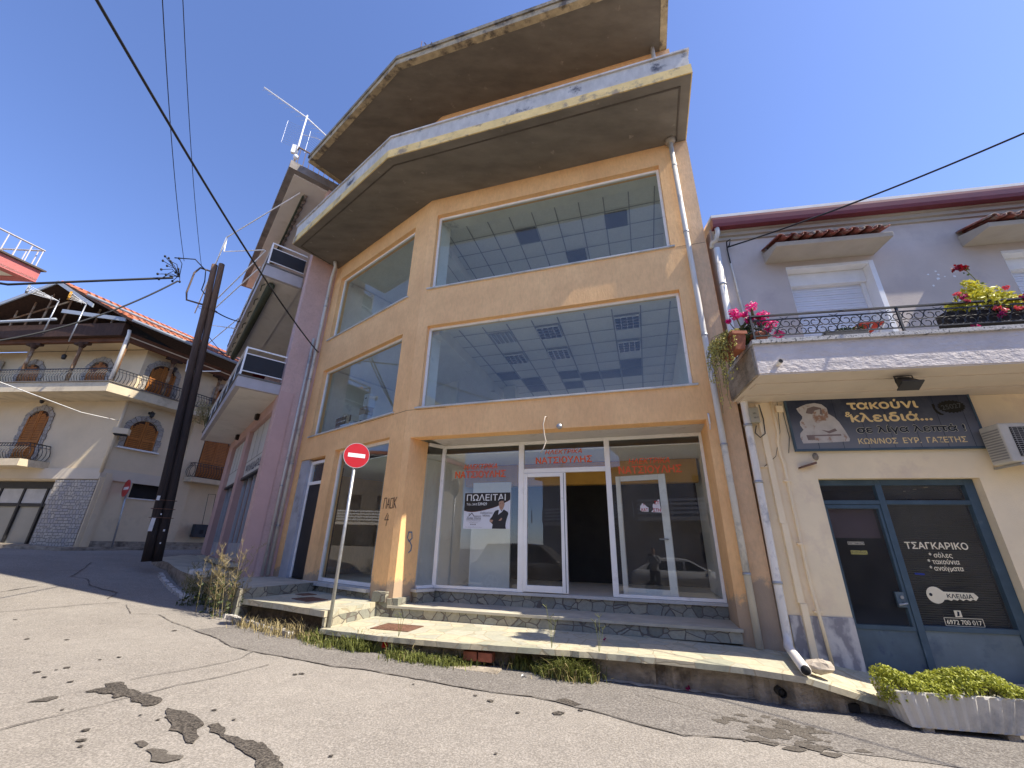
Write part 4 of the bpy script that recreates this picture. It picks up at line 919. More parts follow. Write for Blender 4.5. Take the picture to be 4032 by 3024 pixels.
# balcony
mb = MB(); mb.box(F3, -.17, 14, .002, 1.20, 3.945, 4.40)
bal3 = mb.build("balcony", m_roughblue, RB)
mb = MB(); mb.box(F3, -.195, 14, .0025, 1.245, 4.401, 4.46); mb.build("coping", M("pebbled_coping", (.45, .44, .42), var=.25, scale=40, bstr=.6, stain=(.12, .12, .12), stain_scale=22, stain_lo=.55, stain_hi=.6), bal3)
mb = MB(); mb.box(F3, -.165, 14, .003, 1.19, 3.925, 3.944)
for o0, o1, z in ((.003, .34, 3.90), (.62, .85, 3.91)): mb.box(F3, -.1, 14, o0, o1, z, 3.9249)
mb.build("soffit", M("cream_soffit", (.66, .57, .46), var=.05, bstr=.2, bscale=90), bal3)
mb = MB(); mb.box(F3, -.20, -.1705, .05, 1.16, 3.94, 4.38); mb.build("broken_edge", m_conc, bal3)
def iron_rail(fr, u0, u1, o, zb, posts):
    mb = MB()
    mb.box(fr, u0, u1, o - .02, o + .02, 4.868, 4.888); mb.box(fr, u0, u1, o - .008, o + .008, 4.795, 4.812); mb.box(fr, u0, u1, o - .008, o + .008, 4.54, 4.557)
    for p in posts: mb.box(fr, p - .013, p + .013, o - .013, o + .013, zb, 4.867)
    u = u0 + .075; i = 0
    while u < u1 - .06:
        for row in (0, 1):
            cz = 4.738 if row == 0 else 4.613; fl = 1 if (i + row) % 2 else -1; cu = u + (.065 if row else 0)
            pts = []
            for k in range(20):
                th = k * .37; r = .062 * (1 - .0 * k) if k < 13 else .062 - (k - 12) * .0065
                pts.append(fr.P(cu + fl * r * math.cos(th + 1.2), o, cz + r * math.sin(th + 1.2)))
            mb.tube(pts, .0075, 4, cap=False)
        if i % 5 == 3:
            for s in (1, -1):
                mb.tube([fr.P(u + s * (.004 + .03 * math.sin(k * .5)) + s * .012 * k / 2, o, 4.815 + .05 * (k / 7) - .012 * max(0, k - 4)) for k in range(8)], .004, 4, cap=False)
        u += .131; i += 1
    return mb
mb = iron_rail(F3, -.13, 9.0, 1.17, 4.46, [-.12, 1.80, 3.72, 5.6, 7.5]); rl = mb.build("railing", m_black, bal3)
FE = Fr(F3.P(-.12, 0, 0).x, F3.P(-.12, 0, 0).y, -10.291 - 90)
mb = iron_rail(FE, .05, 1.15, .0, 4.46, [.06]); mb.build("railing", m_black, bal3)
mb = MB(); mb.tube([F3.P(.09, 1.15, 4.075), F3.P(.09, 1.31, 4.075)], .032, 14, cap=False); mb.tube([F3.P(.09, 1.15, 4.075), F3.P(.09, 1.305, 4.075)], .026, 14); sp = mb.build("spout", m_pipew, bal3)
mb = MB(); mb.disc(F3, .09, 4.075, 1.306, 1.3075, .0265, 14); mb.build("spout_mouth", m_dark, sp)

# key shop front
mb = MB(); u0, u1, zt = .835, 2.925, 2.65; o0, o1 = -.20, -.12
for a, b, c, d in ((u0, .885, .12, zt), (1.64, 1.725, .12, zt), (2.80, u1, .12, zt), (.886, 1.639, 2.57, zt), (1.726, 2.799, 2.57, zt), (.886, 1.639, 2.29, 2.35), (1.726, 2.799, 2.29, 2.35), (1.726, 2.799, .66, .72)): mb.box(F3, a, b, o0, o1, c, d)
ks = mb.build("shopfront", m_blue, RB, bevel=.004)
mb = MB(); mb.box(F3, 1.7255, 2.7995, -.185, -.14, .10, .659); mb.build("panel", m_greyp, ks)
mb = MB()
for a, b, c, d in ((.888, .925, .70, 2.285), (1.60, 1.637, .70, 2.285), (.9255, 1.5995, 2.23, 2.285), (.888, 1.637, .645, .70)): mb.box(F3, a, b, -.19, -.13, c, d)
kd = mb.build("door", m_blue, ks, bevel=.004)
mb = MB(); mb.box(F3, .889, 1.636, -.18, -.145, .12, .644); mb.build("lower_panel", m_bluep, kd)
mb = MB(); mb.face([F3.P(.92, -.16, .69), F3.P(1.60, -.16, .69), F3.P(1.60, -.16, 2.24), F3.P(.92, -.16, 2.24)]); mb.build("pane", m_glassd, kd)
mb = MB(); mb.box(F3, 1.50, 1.60, -.155, -.125, .93, 1.12); mb.build("lock_plate", m_bluep, kd)
mb = MB(); mb.tube([F3.P(1.575, -.125, .985), F3.P(1.575, -.07, .985), F3.P(1.47, -.065, .965)], .013, 8); mb.disc(F3, 1.565, 1.055, -.125, -.115, .022, 12); mb.build("handle", m_steel, kd)
mb = MB(); mb.box(F3, .93, 1.59, -.26, -.24, 1.82, 2.23); mb.build("half_blind", M("plum_blind", (.085, .05, .06), bstr=0), kd)
for nm, a in (("pane", [(1.72, .715), (2.805, .715), (2.805, 2.295), (1.72, 2.295)]), ("pane", [(.88, 2.345), (1.645, 2.345), (1.645, 2.575), (.88, 2.575)]), ("pane", [(1.72, 2.345), (2.805, 2.345), (2.805, 2.575), (1.72, 2.575)])):
    mb = MB(); mb.face([F3.P(u, -.16, z) for u, z in a]); mb.build(nm, m_glassd, ks)
mb = MB(); z = .73
while z < 2.56:
    if not 2.27 < z < 2.36: mb.mesh([F3.P(1.735, -.235, z), F3.P(2.79, -.235, z), F3.P(2.79, -.212, z + .022), F3.P(1.735, -.212, z + .022)], [(0, 1, 2, 3)])
    z += .0285
mb.build("venetian_blind", m_slat, ks)
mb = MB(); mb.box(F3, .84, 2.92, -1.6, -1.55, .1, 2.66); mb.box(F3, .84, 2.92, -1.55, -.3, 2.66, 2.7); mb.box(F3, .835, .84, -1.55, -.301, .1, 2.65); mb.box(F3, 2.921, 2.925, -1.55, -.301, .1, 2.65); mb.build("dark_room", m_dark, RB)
m_let = M("cream_lettering", (.85, .76, .56), bstr=0); m_letd = M("dark_lettering", (.02, .03, .045), bstr=0); m_yel = M("yellow_sticker", (.60, .52, .16), bstr=0)
t = text_mb("ΤΣΑΓΚΑΡΙΚΟ", F3, 1.82, 1.685, -.156, .088, .77, bold=.016)
for s, u, z, w in (("* σόλες", 2.08, 1.575, .28), ("* τακούνια", 2.04, 1.49, .38), ("* ανοίγματα", 2.04, 1.405, .40)): text_mb(s, F3, u, z, -.156, .062, w, mb=t, bold=.014)
kz = 1.09
mb2 = t
key = [(1.90 + .10 + .105 * math.cos(q * .25), kz + .005 + .105 * math.sin(q * .25)) for q in range(3, 24)]
mb2.slab(F3, key + [(2.13, kz - .045), (2.17, kz - .06), (2.20, kz - .04), (2.24, kz - .055), (2.27, kz - .035), (2.31, kz - .055), (2.35, kz - .035), (2.39, kz - .055), (2.43, kz - .035), (2.46, kz - .05), (2.50, kz - .005), (2.46, kz + .045), (2.11, kz + .05)], -.157, -.155)
mb2.slab(F3, [(2.155, .835), (2.235, .835), (2.235, .915), (2.155, .915)], -.157, -.155)
text_mb("6972 700 017", F3, 2.035, .748, -.156, .056, .40, mb=t, bold=.014)
for a, b, c, d in ((2.015, 2.455, .727, .733), (2.015, 2.455, .820, .826), (2.010, 2.0165, .730, .823), (2.4535, 2.46, .730, .823)): mb2.slab(F3, [(a, c), (b, c), (b, d), (a, d)], -.157, -.155)
t.build("lettering", m_let, ks)
t = text_mb("ΚΛΕΙΔΙΑ", F3, 2.135, 1.065, -.1535, .05, .30, bold=.018); t.disc(F3, 1.945, 1.10, -.1545, -.153, .02, 14)
t.slab(F3, [(2.175, .845), (2.205, .85), (2.215, .90), (2.19, .905), (2.185, .87)], -.1545, -.1535); t.build("dark_lettering", m_letd, ks)
mb = MB(); mb.slab(F3, [(1.10, 1.595), (1.31, 1.595), (1.31, 1.645), (1.10, 1.645)], -.157, -.155); stk = mb.build("sticker", m_yel, kd)
t = text_mb("είσοδος", F3, 1.105, 1.605, -.154, .04, .2, bold=.02); t.build("lettering", m_letd, stk)
mb = MB(); mb.slab(F3, [(1.09, 1.725), (1.30, 1.725), (1.30, 1.765), (1.09, 1.765)], -.157, -.155); stk = mb.build("sticker", m_let, kd)
mb = MB(); mb.slab(F3, [(1.094, 1.729), (1.296, 1.729), (1.296, 1.761), (1.094, 1.761)], -.1548, -.1544); mb.build("sticker_field", m_letd, stk)
text_mb("ΚΛΙΜΑΤΙΖΕΤΑΙ", F3, 1.105, 1.737, -.1538, .018, .18, bold=.02).build("lettering", m_let, stk)
mb = MB(); mb.slab(F3, [(1.83, 1.345), (1.95, 1.34), (1.95, 1.365), (1.83, 1.37)], -.157, -.155); mb.build("sticker", M("blue_sticker", (.03, .05, .25), bstr=0), ks)
# marble plinth, ducts and pipes on the wall
mb = MB(); mb.box(F3, .03, .828, .001, .022, .05, .79); mb.build("marble_plinth", m_veined, RB, bevel=.003)
mb = MB(); mb.box(F3, .15, .235, .002, .06, 2.0, 3.86); mb.box(F3, .165, .25, .002, .062, .95, 1.998); mb.box(F3, .185, .27, .023, .075, .16, .948); mb.build("cable_duct", m_cream, RB, bevel=.005)
mb = MB(); mb.tube([F3.P(.40, .03, 3.9), F3.P(.41, .03, 3.4), F3.P(.37, .03, 3.2), F3.P(.37, .03, 3.0), F3.P(.39, .03, 2.9), F3.P(.38, .03, 1.2), F3.P(.40, .05, .8), F3.P(.43, .05, .14)], .022, 8); pw = mb.build("conduit", m_cream, RB)
mb = MB()
for z, u in ((2.62, .385), (1.72, .382), (.85, .40)): mb.box(F3, u - .05, u + .05, .002, .055, z - .012, z + .012)
mb.build("clamp", m_cream, pw)
mb = MB(); mb.slab(F3, [(.59, 2.80), (.60, 2.83), (.82, 2.90), (.825, 2.87)], .002, .10); mb.build("bracket_stub", m_rust, RB); mb = MB(); mb.box(F3, .03, .26, .002, .03, 2.83, 2.855); mb.build("bracket_stub", m_cream, RB)
mb = MB(); mb.ball(F3.P(.87, .01, 2.99), .045, .03, .06, 9, 6); mb.build("mortar_lump", m_conc, RB)
m_wire = M("black_wire", (.018, .018, .02), bstr=0, rough=.6)
mb = MB(); mb.tube([F3.P(.10, .05, 3.5), F3.P(.06, .06, 3.38), F3.P(.12, .06, 3.3), F3.P(.2, .07, 3.36), F3.P(.22, .065, 3.6), F3.P(.2, .065, 3.85)], .008, 5); mb.tube([F3.P(.5, .02, 3.9), F3.P(.44, .03, 3.4), F3.P(.3, .03, 3.0), F3.P(.1, .03, 2.84)], .004, 4); mb.tube([F3.P(.55, .02, 3.85), F3.P(.56, .02, 3.3), F3.P(.50, .02, 3.05)], .005, 4); mb.build("wiring", m_wire, RB)
pipe([F1.P(6.44, .085, 7.02), F1.P(6.385, .085, 4.0), F1.P(6.345, .085, .62), F1.P(6.34, .10, .50), F3.P(-.13, .22, .44), F3.P(-.40, 1.30, .415)], .055, m_pipew, RB, [F1.P(6.425, .085, 6.2), F1.P(6.40, .085, 4.9), F1.P(6.375, .085, 3.5), F1.P(6.365, .085, 2.6), F1.P(6.352, .085, 1.2)])
mb = MB(); d = (F3.P(-.40, 1.30, .415) - F3.P(-.13, .22, .44)).normalized(); e0 = F3.P(-.40, 1.30, .415) + d * .0015; mb.tube([e0, e0 + d * .002], .048, 14); mb.build("pipe_mouth", m_dark, RB)
mb = MB(); mb.tube([F3.P(.24, .0, 7.02), F3.P(.26, .03, 6.4), F3.P(.30, .03, 5.0), F3.P(.31, .03, 4.5)], .018, 6); mb.build("wall_conduit", m_pipe, RB)
mb = MB()
for (u, z, r) in ((3.35, 6.13, .018), (3.48, 6.18, .02), (3.5, 6.11, .024), (3.47, 6.03, .03), (3.58, 6.06, .014), (3.72, 6.05, .022), (3.36, 5.9, .024), (3.42, 5.3, .016)):
    mb.slab(F3, [(u + r * rg.uniform(.6, 1.2) * math.cos(q * 1.05), z + r * rg.uniform(.5, 1) * math.sin(q * 1.05)) for q in range(6)], .001, .003)
mb.slab(F3, [(3.54, 5.42), (3.56, 5.41), (3.72, 5.68), (3.80, 5.71), (3.70, 5.70)], .001, .003)
mb.build("paint_chips", m_white, RB)

# sign board
def gradient_blue():
    m, nt, b = nodes_of("printed_blue"); tc = N(nt, "ShaderNodeTexCoord"); sx = N(nt, "ShaderNodeSeparateXYZ"); L(nt, tc.outputs['Object'], sx.inputs[0])
    mr = N(nt, "ShaderNodeMapRange"); L(nt, sx.outputs[2], mr.inputs[0]); mr.inputs[1].default_value = 0; mr.inputs[2].default_value = .85
    c = ramp(nt, mr.outputs[0], [(0.0, (.19, .20, .22)), (.35, (.12, .13, .16)), (.75, (.028, .036, .066)), (1.0, (.014, .02, .042))])
    v = coords(nt); c = mix(nt, ramp(nt, noise_n(nt, v, 3, 6, .7), [(.45, 0.0), (.8, .35)]), c, (.2, .22, .24))
    L(nt, c, b.inputs['Base Color']); b.inputs['Roughness'].default_value = .5; return m
sg = empty("shop_sign", F3.P(1.87, .05, 3.08), "long blue sign board with cream lettering above the key shop", "sign")
mb = MB(); mb.box(F3, .60, 3.15, .02, .060, 3.08, 3.93); mb.build("board", gradient_blue(), sg)
mb = MB()
for a, b, c, d in ((.59, 3.16, 3.07, 3.10), (.59, 3.16, 3.915, 3.94), (.59, .61, 3.1005, 3.9145), (3.14, 3.16, 3.1005, 3.9145)): mb.box(F3, a, b, .018, .070, c, d)
mb.build("frame", m_blue, sg)
t = text_mb("τακούνι", F3, 1.48, 3.72, .063, .135, .96, bold=.03); text_mb("κλειδιά...", F3, 1.48, 3.515, .063, .135, 1.09, mb=t, bold=.03); text_mb("&", F3, 1.41, 3.60, .063, .085, .10, mb=t, bold=.02)
text_mb("ΚΩΝ/ΝΟΣ  ΕΥΡ.  ΓΑΖΕΤΗΣ", F3, 1.49, 3.165, .063, .083, 1.42, mb=t, bold=.012); t.build("lettering", M("sign_cream", (.85, .66, .34), bstr=0), sg)
text_mb("σε λίγα λεπτά !", F3, 1.51, 3.335, .0625, .105, 1.44, bold=.055).build("outline", M("sign_outline", (.50, .47, .36), bstr=0), sg)
text_mb("σε λίγα λεπτά !", F3, 1.515, 3.337, .0637, .10, 1.43, bold=.022).build("dark_lettering", m_letd, sg)
mb = MB(); mb.slab(F3, [(2.88 + (.19 if q % 2 else .165) * math.cos(q * math.pi / 22), 3.715 + (.105 if q % 2 else .09) * math.sin(q * math.pi / 22)) for q in range(44)], .0601, .0622)
mb.slab(F3, [(2.63, 3.76), (2.66, 3.77), (2.67, 3.74), (2.66, 3.70), (2.68, 3.65), (2.72, 3.61), (2.75, 3.60), (2.73, 3.585), (2.69, 3.59), (2.65, 3.63), (2.635, 3.69)], .0601, .0622); mb.build("badge", M("badge_olive", (.018, .017, .012), bstr=0), sg)
text_mb("25027", F3, 2.75, 3.665, .0635, .075, .27, bold=.015, rot=.12).build("badge_number", M("badge_grey", (.075, .078, .08), bstr=0), sg)
m_pic = M("faded_print", (.52, .49, .46), var=.12, scale=7, bstr=0, stain=(.33, .20, .14), stain_scale=5, stain_lo=.55, stain_hi=.62)
mb = MB(); mb.slab(F3, [(.72, 3.19), (.70, 3.29), (.71, 3.35), (.77, 3.41), (.74, 3.48), (.745, 3.54), (.79, 3.59), (.80, 3.63), (.76, 3.70), (.74, 3.76), (.80, 3.79), (.90, 3.83), (1.02, 3.845), (1.12, 3.82), (1.18, 3.75), (1.18, 3.66), (1.25, 3.60), (1.30, 3.52), (1.35, 3.38), (1.385, 3.25), (1.37, 3.21), (1.15, 3.20)], .0601, .0622); mb.build("picture", m_pic, sg)
mb = MB(); mb.slab(F3, [(.79, 3.32), (.80, 3.24), (.90, 3.245), (.90, 3.30), (1.28, 3.30), (1.28, 3.325)], .0624, .0632); mb.slab(F3, [(1.02, 3.40), (1.12, 3.34), (1.24, 3.38), (1.22, 3.42), (1.12, 3.38)], .0624, .0632); mb.slab(F3, [(.86, 3.68), (.95, 3.66), (1.0, 3.72), (1.08, 3.74), (1.06, 3.66), (1.1, 3.64), (1.1, 3.76), (1.0, 3.79), (.9, 3.76)], .0624, .0632); mb.build("picture_detail", M("faded_brown", (.22, .17, .16), bstr=0), sg)
mb = MB()
for i in range(7): u = .93 + i * .345; mb.box(F3, u, u + .005, .0605, .0615, 3.10, 3.915)
mb.build("panel_seams", m_letd, sg)

# fittings that hang on the house
e = empty("air_conditioner", F3.P(3.45, .27, 2.78), "white air conditioner unit on the cream wall right of the blue sign board", "air conditioner")
mb = MB(); mb.box(F3, 3.05, 3.9, .12, .44, 2.80, 3.34); mb.build("casing", M("ac_casing", (.55, .52, .45), bstr=.05, rough=.5), e, bevel=.02)
mb = MB(); mb.box(F3, 3.16, 3.75, .441, .445, 2.87, 3.28); mb.build("fan_opening", m_dark, e)
mb = MB()
for k in range(14): mb.box(F3, 3.165, 3.745, .446, .452, 2.88 + k * .029, 2.888 + k * .029)
for k in range(10): mb.box(F3, 3.18 + k * .06, 3.186 + k * .06, .4525, .456, 2.87, 3.28)
for k in range(12): mb.box(F3, 3.043, 3.049, .15, .41, 2.85 + k * .036, 2.868 + k * .036)
mb.build("grille", M("ac_grille", (.30, .29, .27), bstr=0), e)
mb = MB()
for u in (3.15, 3.75): mb.box(F3, u, u + .03, .002, .42, 2.765, 2.795)
mb.build("bracket", m_steel, e)
e = empty("floodlight", F3.P(1.76, .94, 3.72), "black floodlight hanging under the balcony above the blue sign board", "lamp")
mb = MB(); mb.mesh([F3.P(1.76 + u, o, z) for u, o, z in ((-.07, .86, 3.86), (.07, .86, 3.86), (.07, .93, 3.90), (-.07, .93, 3.90), (-.11, .94, 3.73), (.11, .94, 3.73), (.11, 1.06, 3.80), (-.11, 1.06, 3.80))], [(0, 1, 2, 3), (4, 5, 6, 7), (0, 1, 5, 4), (1, 2, 6, 5), (2, 3, 7, 6), (3, 0, 4, 7)]); mb.build("body", m_black, e, bevel=.004)
mb = MB(); mb.mesh([F3.P(1.76 + u, o, z) for u, o, z in ((-.13, .925, 3.715), (.13, .925, 3.715), (.13, 1.075, 3.80), (-.13, 1.075, 3.80))] + [F3.P(1.76 + u, o, z) for u, o, z in ((-.13, .935, 3.70), (.13, .935, 3.70), (.13, 1.085, 3.785), (-.13, 1.085, 3.785))], [(0, 1, 2, 3), (4, 5, 6, 7), (0, 1, 5, 4), (1, 2, 6, 5), (2, 3, 7, 6), (3, 0, 4, 7)]); mb.build("rim", m_black, e)
mb = MB(); mb.tube([F3.P(1.66, .93, 3.90), F3.P(1.66, .93, 3.85)], .006, 5); mb.tube([F3.P(1.65, .93, 3.82), F3.P(1.65, .93, 3.915), F3.P(1.87, .93, 3.915), F3.P(1.87, .93, 3.82)], .008, 5); mb.box(F3, 1.70, 1.80, .86, .93, 3.88, 3.90); mb.build("yoke", m_black, e)
e = empty("meter_box", F3.P(.07, .05, 3.53), "small beige meter box marked 101 16-17 at the left end of the cream wall", "meter box")
mb = MB(); mb.box(F3, .0, .14, .06, .15, 3.53, 3.78); mb.build("box", M("meter_beige", (.40, .37, .28), bstr=.03, rough=.5), e, bevel=.006)
t = text_mb("101", F3, .05, 3.665, .152, .03, .045, bold=.01); text_mb("16-17", F3, .055, 3.595, .152, .028, .065, mb=t, bold=.01); t.build("lettering", m_letd, e)
e = empty("junction_box", F3.P(.49, .03, 3.72), "cream square junction box left of the blue sign board", "junction box")
mb = MB(); mb.box(F3, .45, .56, .002, .05, 3.72, 3.83); mb.build("box", m_cream, e, bevel=.006); mb = MB(); mb.box(F3, .46, .55, .051, .055, 3.73, 3.82); mb.build("lid", m_cream, e)

# ------------------------------------------------------------------ planting
def leafmat(name, col, var=.35, trans=.25, scale=35):
    m, nt, b = nodes_of(name); v = coords(nt)
    c = mix(nt, ramp(nt, noise_n(nt, v, scale, 3, .6), [(.3, 0.0), (.7, 1.0)]), dk(col, 1 - var), dk(col, 1 + var))
    L(nt, c, b.inputs['Base Color']); b.inputs['Roughness'].default_value = .5; b.inputs['Specular IOR Level'].default_value = .35
    out = nt.nodes["Material Output"]; tl = N(nt, "ShaderNodeBsdfTranslucent"); L(nt, c, tl.inputs[0]); mx = N(nt, "ShaderNodeMixShader"); mx.inputs[0].default_value = trans
    L(nt, b.outputs[0], mx.inputs[1]); L(nt, tl.outputs[0], mx.inputs[2]); L(nt, mx.outputs[0], out.inputs[0]); return m
m_hedge = leafmat("hedge_leaf", (.36, .38, .05)); m_gran = leafmat("geranium_leaf", (.08, .12, .03)); m_yell = leafmat("yellow_leaf", (.62, .58, .06)); m_dkleaf = leafmat("dark_leaf", (.035, .06, .02))
m_trail = leafmat("trailing_leaf", (.50, .45, .13)); m_pink = leafmat("pink_petal", (.80, .03, .26), .3); m_magenta = leafmat("magenta_petal", (.33, .01, .10), .3); m_coral = leafmat("coral_petal", (.72, .10, .12), .2); m_redp = leafmat("red_petal", (.22, .004, .012), .3)
m_grass = leafmat("grass_blade", (.20, .22, .06), .5, .3, 12); m_dry = leafmat("dry_stalk", (.36, .29, .14), .3, .2); m_weed = leafmat("weed_leaf", (.07, .09, .03), .4); m_stem = M("stem", (.13, .13, .05), bstr=0)
rl_ = random.Random(5)
def leaf(mb, c, size, asp=.5, nrm=None, spread=1.0):
    n = Vector((rl_.uniform(-1, 1), rl_.uniform(-1, 1), rl_.uniform(-.2, 1)))
    if nrm is not None: n = nrm * (1.4 - spread) + n * spread
    n = n.normalized() if n.length > 1e-4 else Vector((0, 0, 1))
    a = n.orthogonal().normalized(); a.rotate(Matrix.Rotation(rl_.uniform(0, 6.28), 3, n)); b = n.cross(a)
    s = size * rl_.uniform(.7, 1.25); c = Vector(c)
    mb.face([c - a * s * .5, c - a * .1 * s + b * s * asp * .5 + n * s * .06, c + a * s * .5, c - a * .1 * s - b * s * asp * .5 + n * s * .06])
def clump(mb, c, rx, ry, rz, n, size, asp=.5, shell=.5):
    for _ in range(n):
        while True:
            d = Vector((rl_.uniform(-1, 1), rl_.uniform(-1, 1), rl_.uniform(-1, 1)))
            if shell < d.length < 1: break
        d2 = Vector((d.x * rx, d.y * ry, d.z * rz)); leaf(mb, Vector(c) + d2, size, asp, d.normalized(), .8)
# geraniums in the balcony corner
e = empty("geranium", F3.P(-.02, 1.02, 4.46), "pink geranium with tall flower heads in the left corner of the balcony", "flowering plant")
mb = MB()
heads = [(-.02, 1.05, 5.12, .075), (-.30, 1.1, 5.02, .06), (-.29, 1.12, 4.95, .065), (-.14, 1.06, 4.99, .04), (.13, 1.04, 4.96, .075), (-.1, 1.1, 4.87, .05), (.06, 1.08, 4.83, .06), (.20, 1.05, 4.80, .07), (.24, 1.1, 4.60, .06), (.11, 1.1, 4.68, .04), (-.40, 1.1, 4.87, .03), (.02, 1.12, 4.90, .04)]
for (u, o, z, r) in heads: clump(mb, F3.P(u, o, z), r * 1.3, r * 1.3, r, 110, .034, .8, .3)
mb.build("flowers", m_pink, e)
mb = MB()
for _ in range(24): clump(mb, F3.P(rl_.uniform(-.28, .2), rl_.uniform(.92, 1.12), rl_.uniform(4.5, 4.92)), .07, .07, .06, 16, .055, .8, .2)
mb.build("foliage", m_gran, e)
mb = MB()
for (u, o, z, r) in heads: mb.tube([F3.P(u * .5, 1.02, 4.6), F3.P(u * .8, (o + 1.02) / 2, (z + 4.6) / 2), F3.P(u, o, z)], .007, 5)
mb.tube([F3.P(-.02, 1.05, 4.95), F3.P(-.02, 1.05, 5.1)], .02, 6); mb.build("stems", m_stem, e)
e = empty("flower_pot", F3.P(-.02, 1.02, 4.46), "round terracotta pot under the pink geranium", "pot")
mb = MB(); mb.tube([F3.P(-.02, 1.02, 4.461), F3.P(-.02, 1.02, 4.58), F3.P(-.02, 1.02, 4.60), F3.P(-.02, 1.02, 4.63)], [.10, .14, .155, .155], 16); mb.build("pot", m_terra, e)
# hanging trough with trailing plant
e = empty("hanging_trough", F3.P(-.38, 1.05, 4.36), "terracotta trough hung outside the left end of the balcony railing", "pot")
mb = MB(); c0 = F3.P(-.36, .92, 4.37); TR = Fr(c0.x, c0.y, -10.3 - 80)
mb.mesh([TR.P(u, o, z) for z, su, so in ((4.37, .22, .07), (4.62, .27, .10)) for u, o in ((-su, -so), (su, -so), (su, so), (-su, so))], [(0, 1, 2, 3), (4, 5, 6, 7), (0, 1, 5, 4), (1, 2, 6, 5), (2, 3, 7, 6), (3, 0, 4, 7)])
mb.build("trough", m_terra, e, bevel=.008); mb = MB(); mb.band([xy(TR, -.28, .11), xy(TR, .28, .11), xy(TR, .28, -.11), xy(TR, -.28, -.11)], .02, 4.60, 4.65, True); mb.build("rim", m_terra, e)
mb = MB(); mb.tube([TR.P(-.15, -.11, 4.64), TR.P(-.15, -.2, 4.70), TR.P(-.15, -.23, 4.6)], .006, 5); mb.tube([TR.P(.15, -.11, 4.64), TR.P(.15, -.2, 4.70), TR.P(.15, -.23, 4.6)], .006, 5); mb.build("hook", m_black, e)
e = empty("trailing_plant", F3.P(-.45, 1.0, 4.6), "yellow green plant trailing far down from the terracotta trough at the balcony end", "plant")
mb = MB(); st = MB()
for k in range(46):
    u = rl_.uniform(-.26, .26); p = TR.P(u, rl_.uniform(-.06, .12), 4.66); ln = rl_.choice([.3, .5, .8, 1.0, 1.25]) * rl_.uniform(.7, 1.1); pts = [p]; q = p.copy(); vx = TR.n * rl_.uniform(.10, .24) + TR.u * rl_.uniform(-.08, .08)
    for i in range(8):
        f = (i + 1) / 8; q = p + vx * min(1, f * 3) + Vector((rl_.uniform(-.02, .02), rl_.uniform(-.02, .02), .05 * math.sin(min(1, f * 3) * 3.14) - ln * max(0, f - .12) ** 1.1)); pts.append(q)
    st.tube(pts, .003, 4, cap=False)
    for a, b in zip(pts, pts[1:]):
        for j in range(4): leaf(mb, a.lerp(b, rl_.random()) + Vector((rl_.uniform(-.02, .02), rl_.uniform(-.02, .02), 0)), .034, .7)
for k in range(14): clump(mb, TR.P(rl_.uniform(-.26, .24), rl_.uniform(-.05, .1), 4.70), .06, .06, .05, 22, .034, .7, .2)
mb.build("foliage", m_trail, e); st.build("stems", m_stem, e)
# trough with dark plant behind the railing
e = empty("window_box", F3.P(1.15, .95, 4.47), "grey ribbed trough with a low dark plant behind the railing of the flower balcony", "pot")
mb = MB(); mb.box(F3, .88, 1.45, .88, 1.06, 4.462, 4.60); mb.build("trough", M("trough_grey", (.10, .10, .105), bstr=0), e, bevel=.01); mb = MB(); mb.box(F3, .9, 1.43, .9, 1.04, 4.60, 4.604); mb.build("soil", m_dark, e)
e = empty("low_plant", F3.P(1.12, .97, 4.6), "low dark green plant with pale flecks in the grey trough", "plant")
mb = MB()
for k in range(10): clump(mb, F3.P(rl_.uniform(.95, 1.36), rl_.uniform(.9, 1.05), 4.65), .07, .06, .05, 30, .045, .6, .2)
mb.build("foliage", m_dkleaf, e)
mb = MB(); mb.box(F3, .74, .86, .9, 1.1, 4.461, 4.53); e = mb.build("cushion", M("cushion_pale", (.55, .54, .5), bstr=.1), None, "pale cushion lying on the balcony floor left of the grey trough", "cushion", bevel=.02)
e = empty("folding_chair", F3.P(1.55, .85, 4.46), "white and red folding chair standing on the balcony behind the railing post", "chair")
mb = MB()
for u in (1.5, 1.66): mb.tube([F3.P(u, .95, 4.465), F3.P(u + .06, .65, 4.75)], .012, 6); mb.tube([F3.P(u + .09, .95, 4.75), F3.P(u - .02, .68, 4.465)], .012, 6)
mb.build("legs", m_white, e); mb = MB(); mb.box(F3, 1.42, 1.75, .62, .96, 4.752, 4.775); mb.build("seat", M("red_cloth", (.35, .03, .02), bstr=.05), e)
# yellow leaved shrub, its trough, flowers and a rose
e = empty("flower_trough", F3.P(2.9, 1.0, 4.47), "dark hanging trough behind the railing under the yellow leaved shrub", "pot")
mb = MB(); mb.box(F3, 2.40, 3.6, .95, 1.13, 4.57, 4.78); mb.build("trough", M("trough_brown", (.035, .028, .024), bstr=.1), e, bevel=.01); mb = MB(); mb.box(F3, 2.45, 2.47, .9, .949, 4.462, 4.77); mb.box(F3, 3.5, 3.52, .9, .949, 4.462, 4.77); mb.build("stand", m_black, e)
e = empty("yellow_shrub", F3.P(2.9, 1.02, 4.78), "bushy shrub with yellow green leaves and coral flowers on the flower balcony", "shrub")
mb = MB()
for (u, z, r, n) in ((2.88, 5.22, .10, 40), (2.9, 5.08, .17, 110), (3.05, 5.0, .18, 120), (2.75, 4.96, .13, 70), (3.2, 4.95, .13, 80), (2.55, 4.88, .09, 40), (3.3, 4.88, .12, 60), (2.95, 4.9, .2, 120), (2.66, 4.84, .12, 60), (3.1, 4.8, .14, 70), (3.45, 4.84, .1, 40)): clump(mb, F3.P(u, 1.08, z), r, r * .8, r * .8, n, .095, .38, .25)
mb.build("foliage", m_yell, e)
mb = MB()
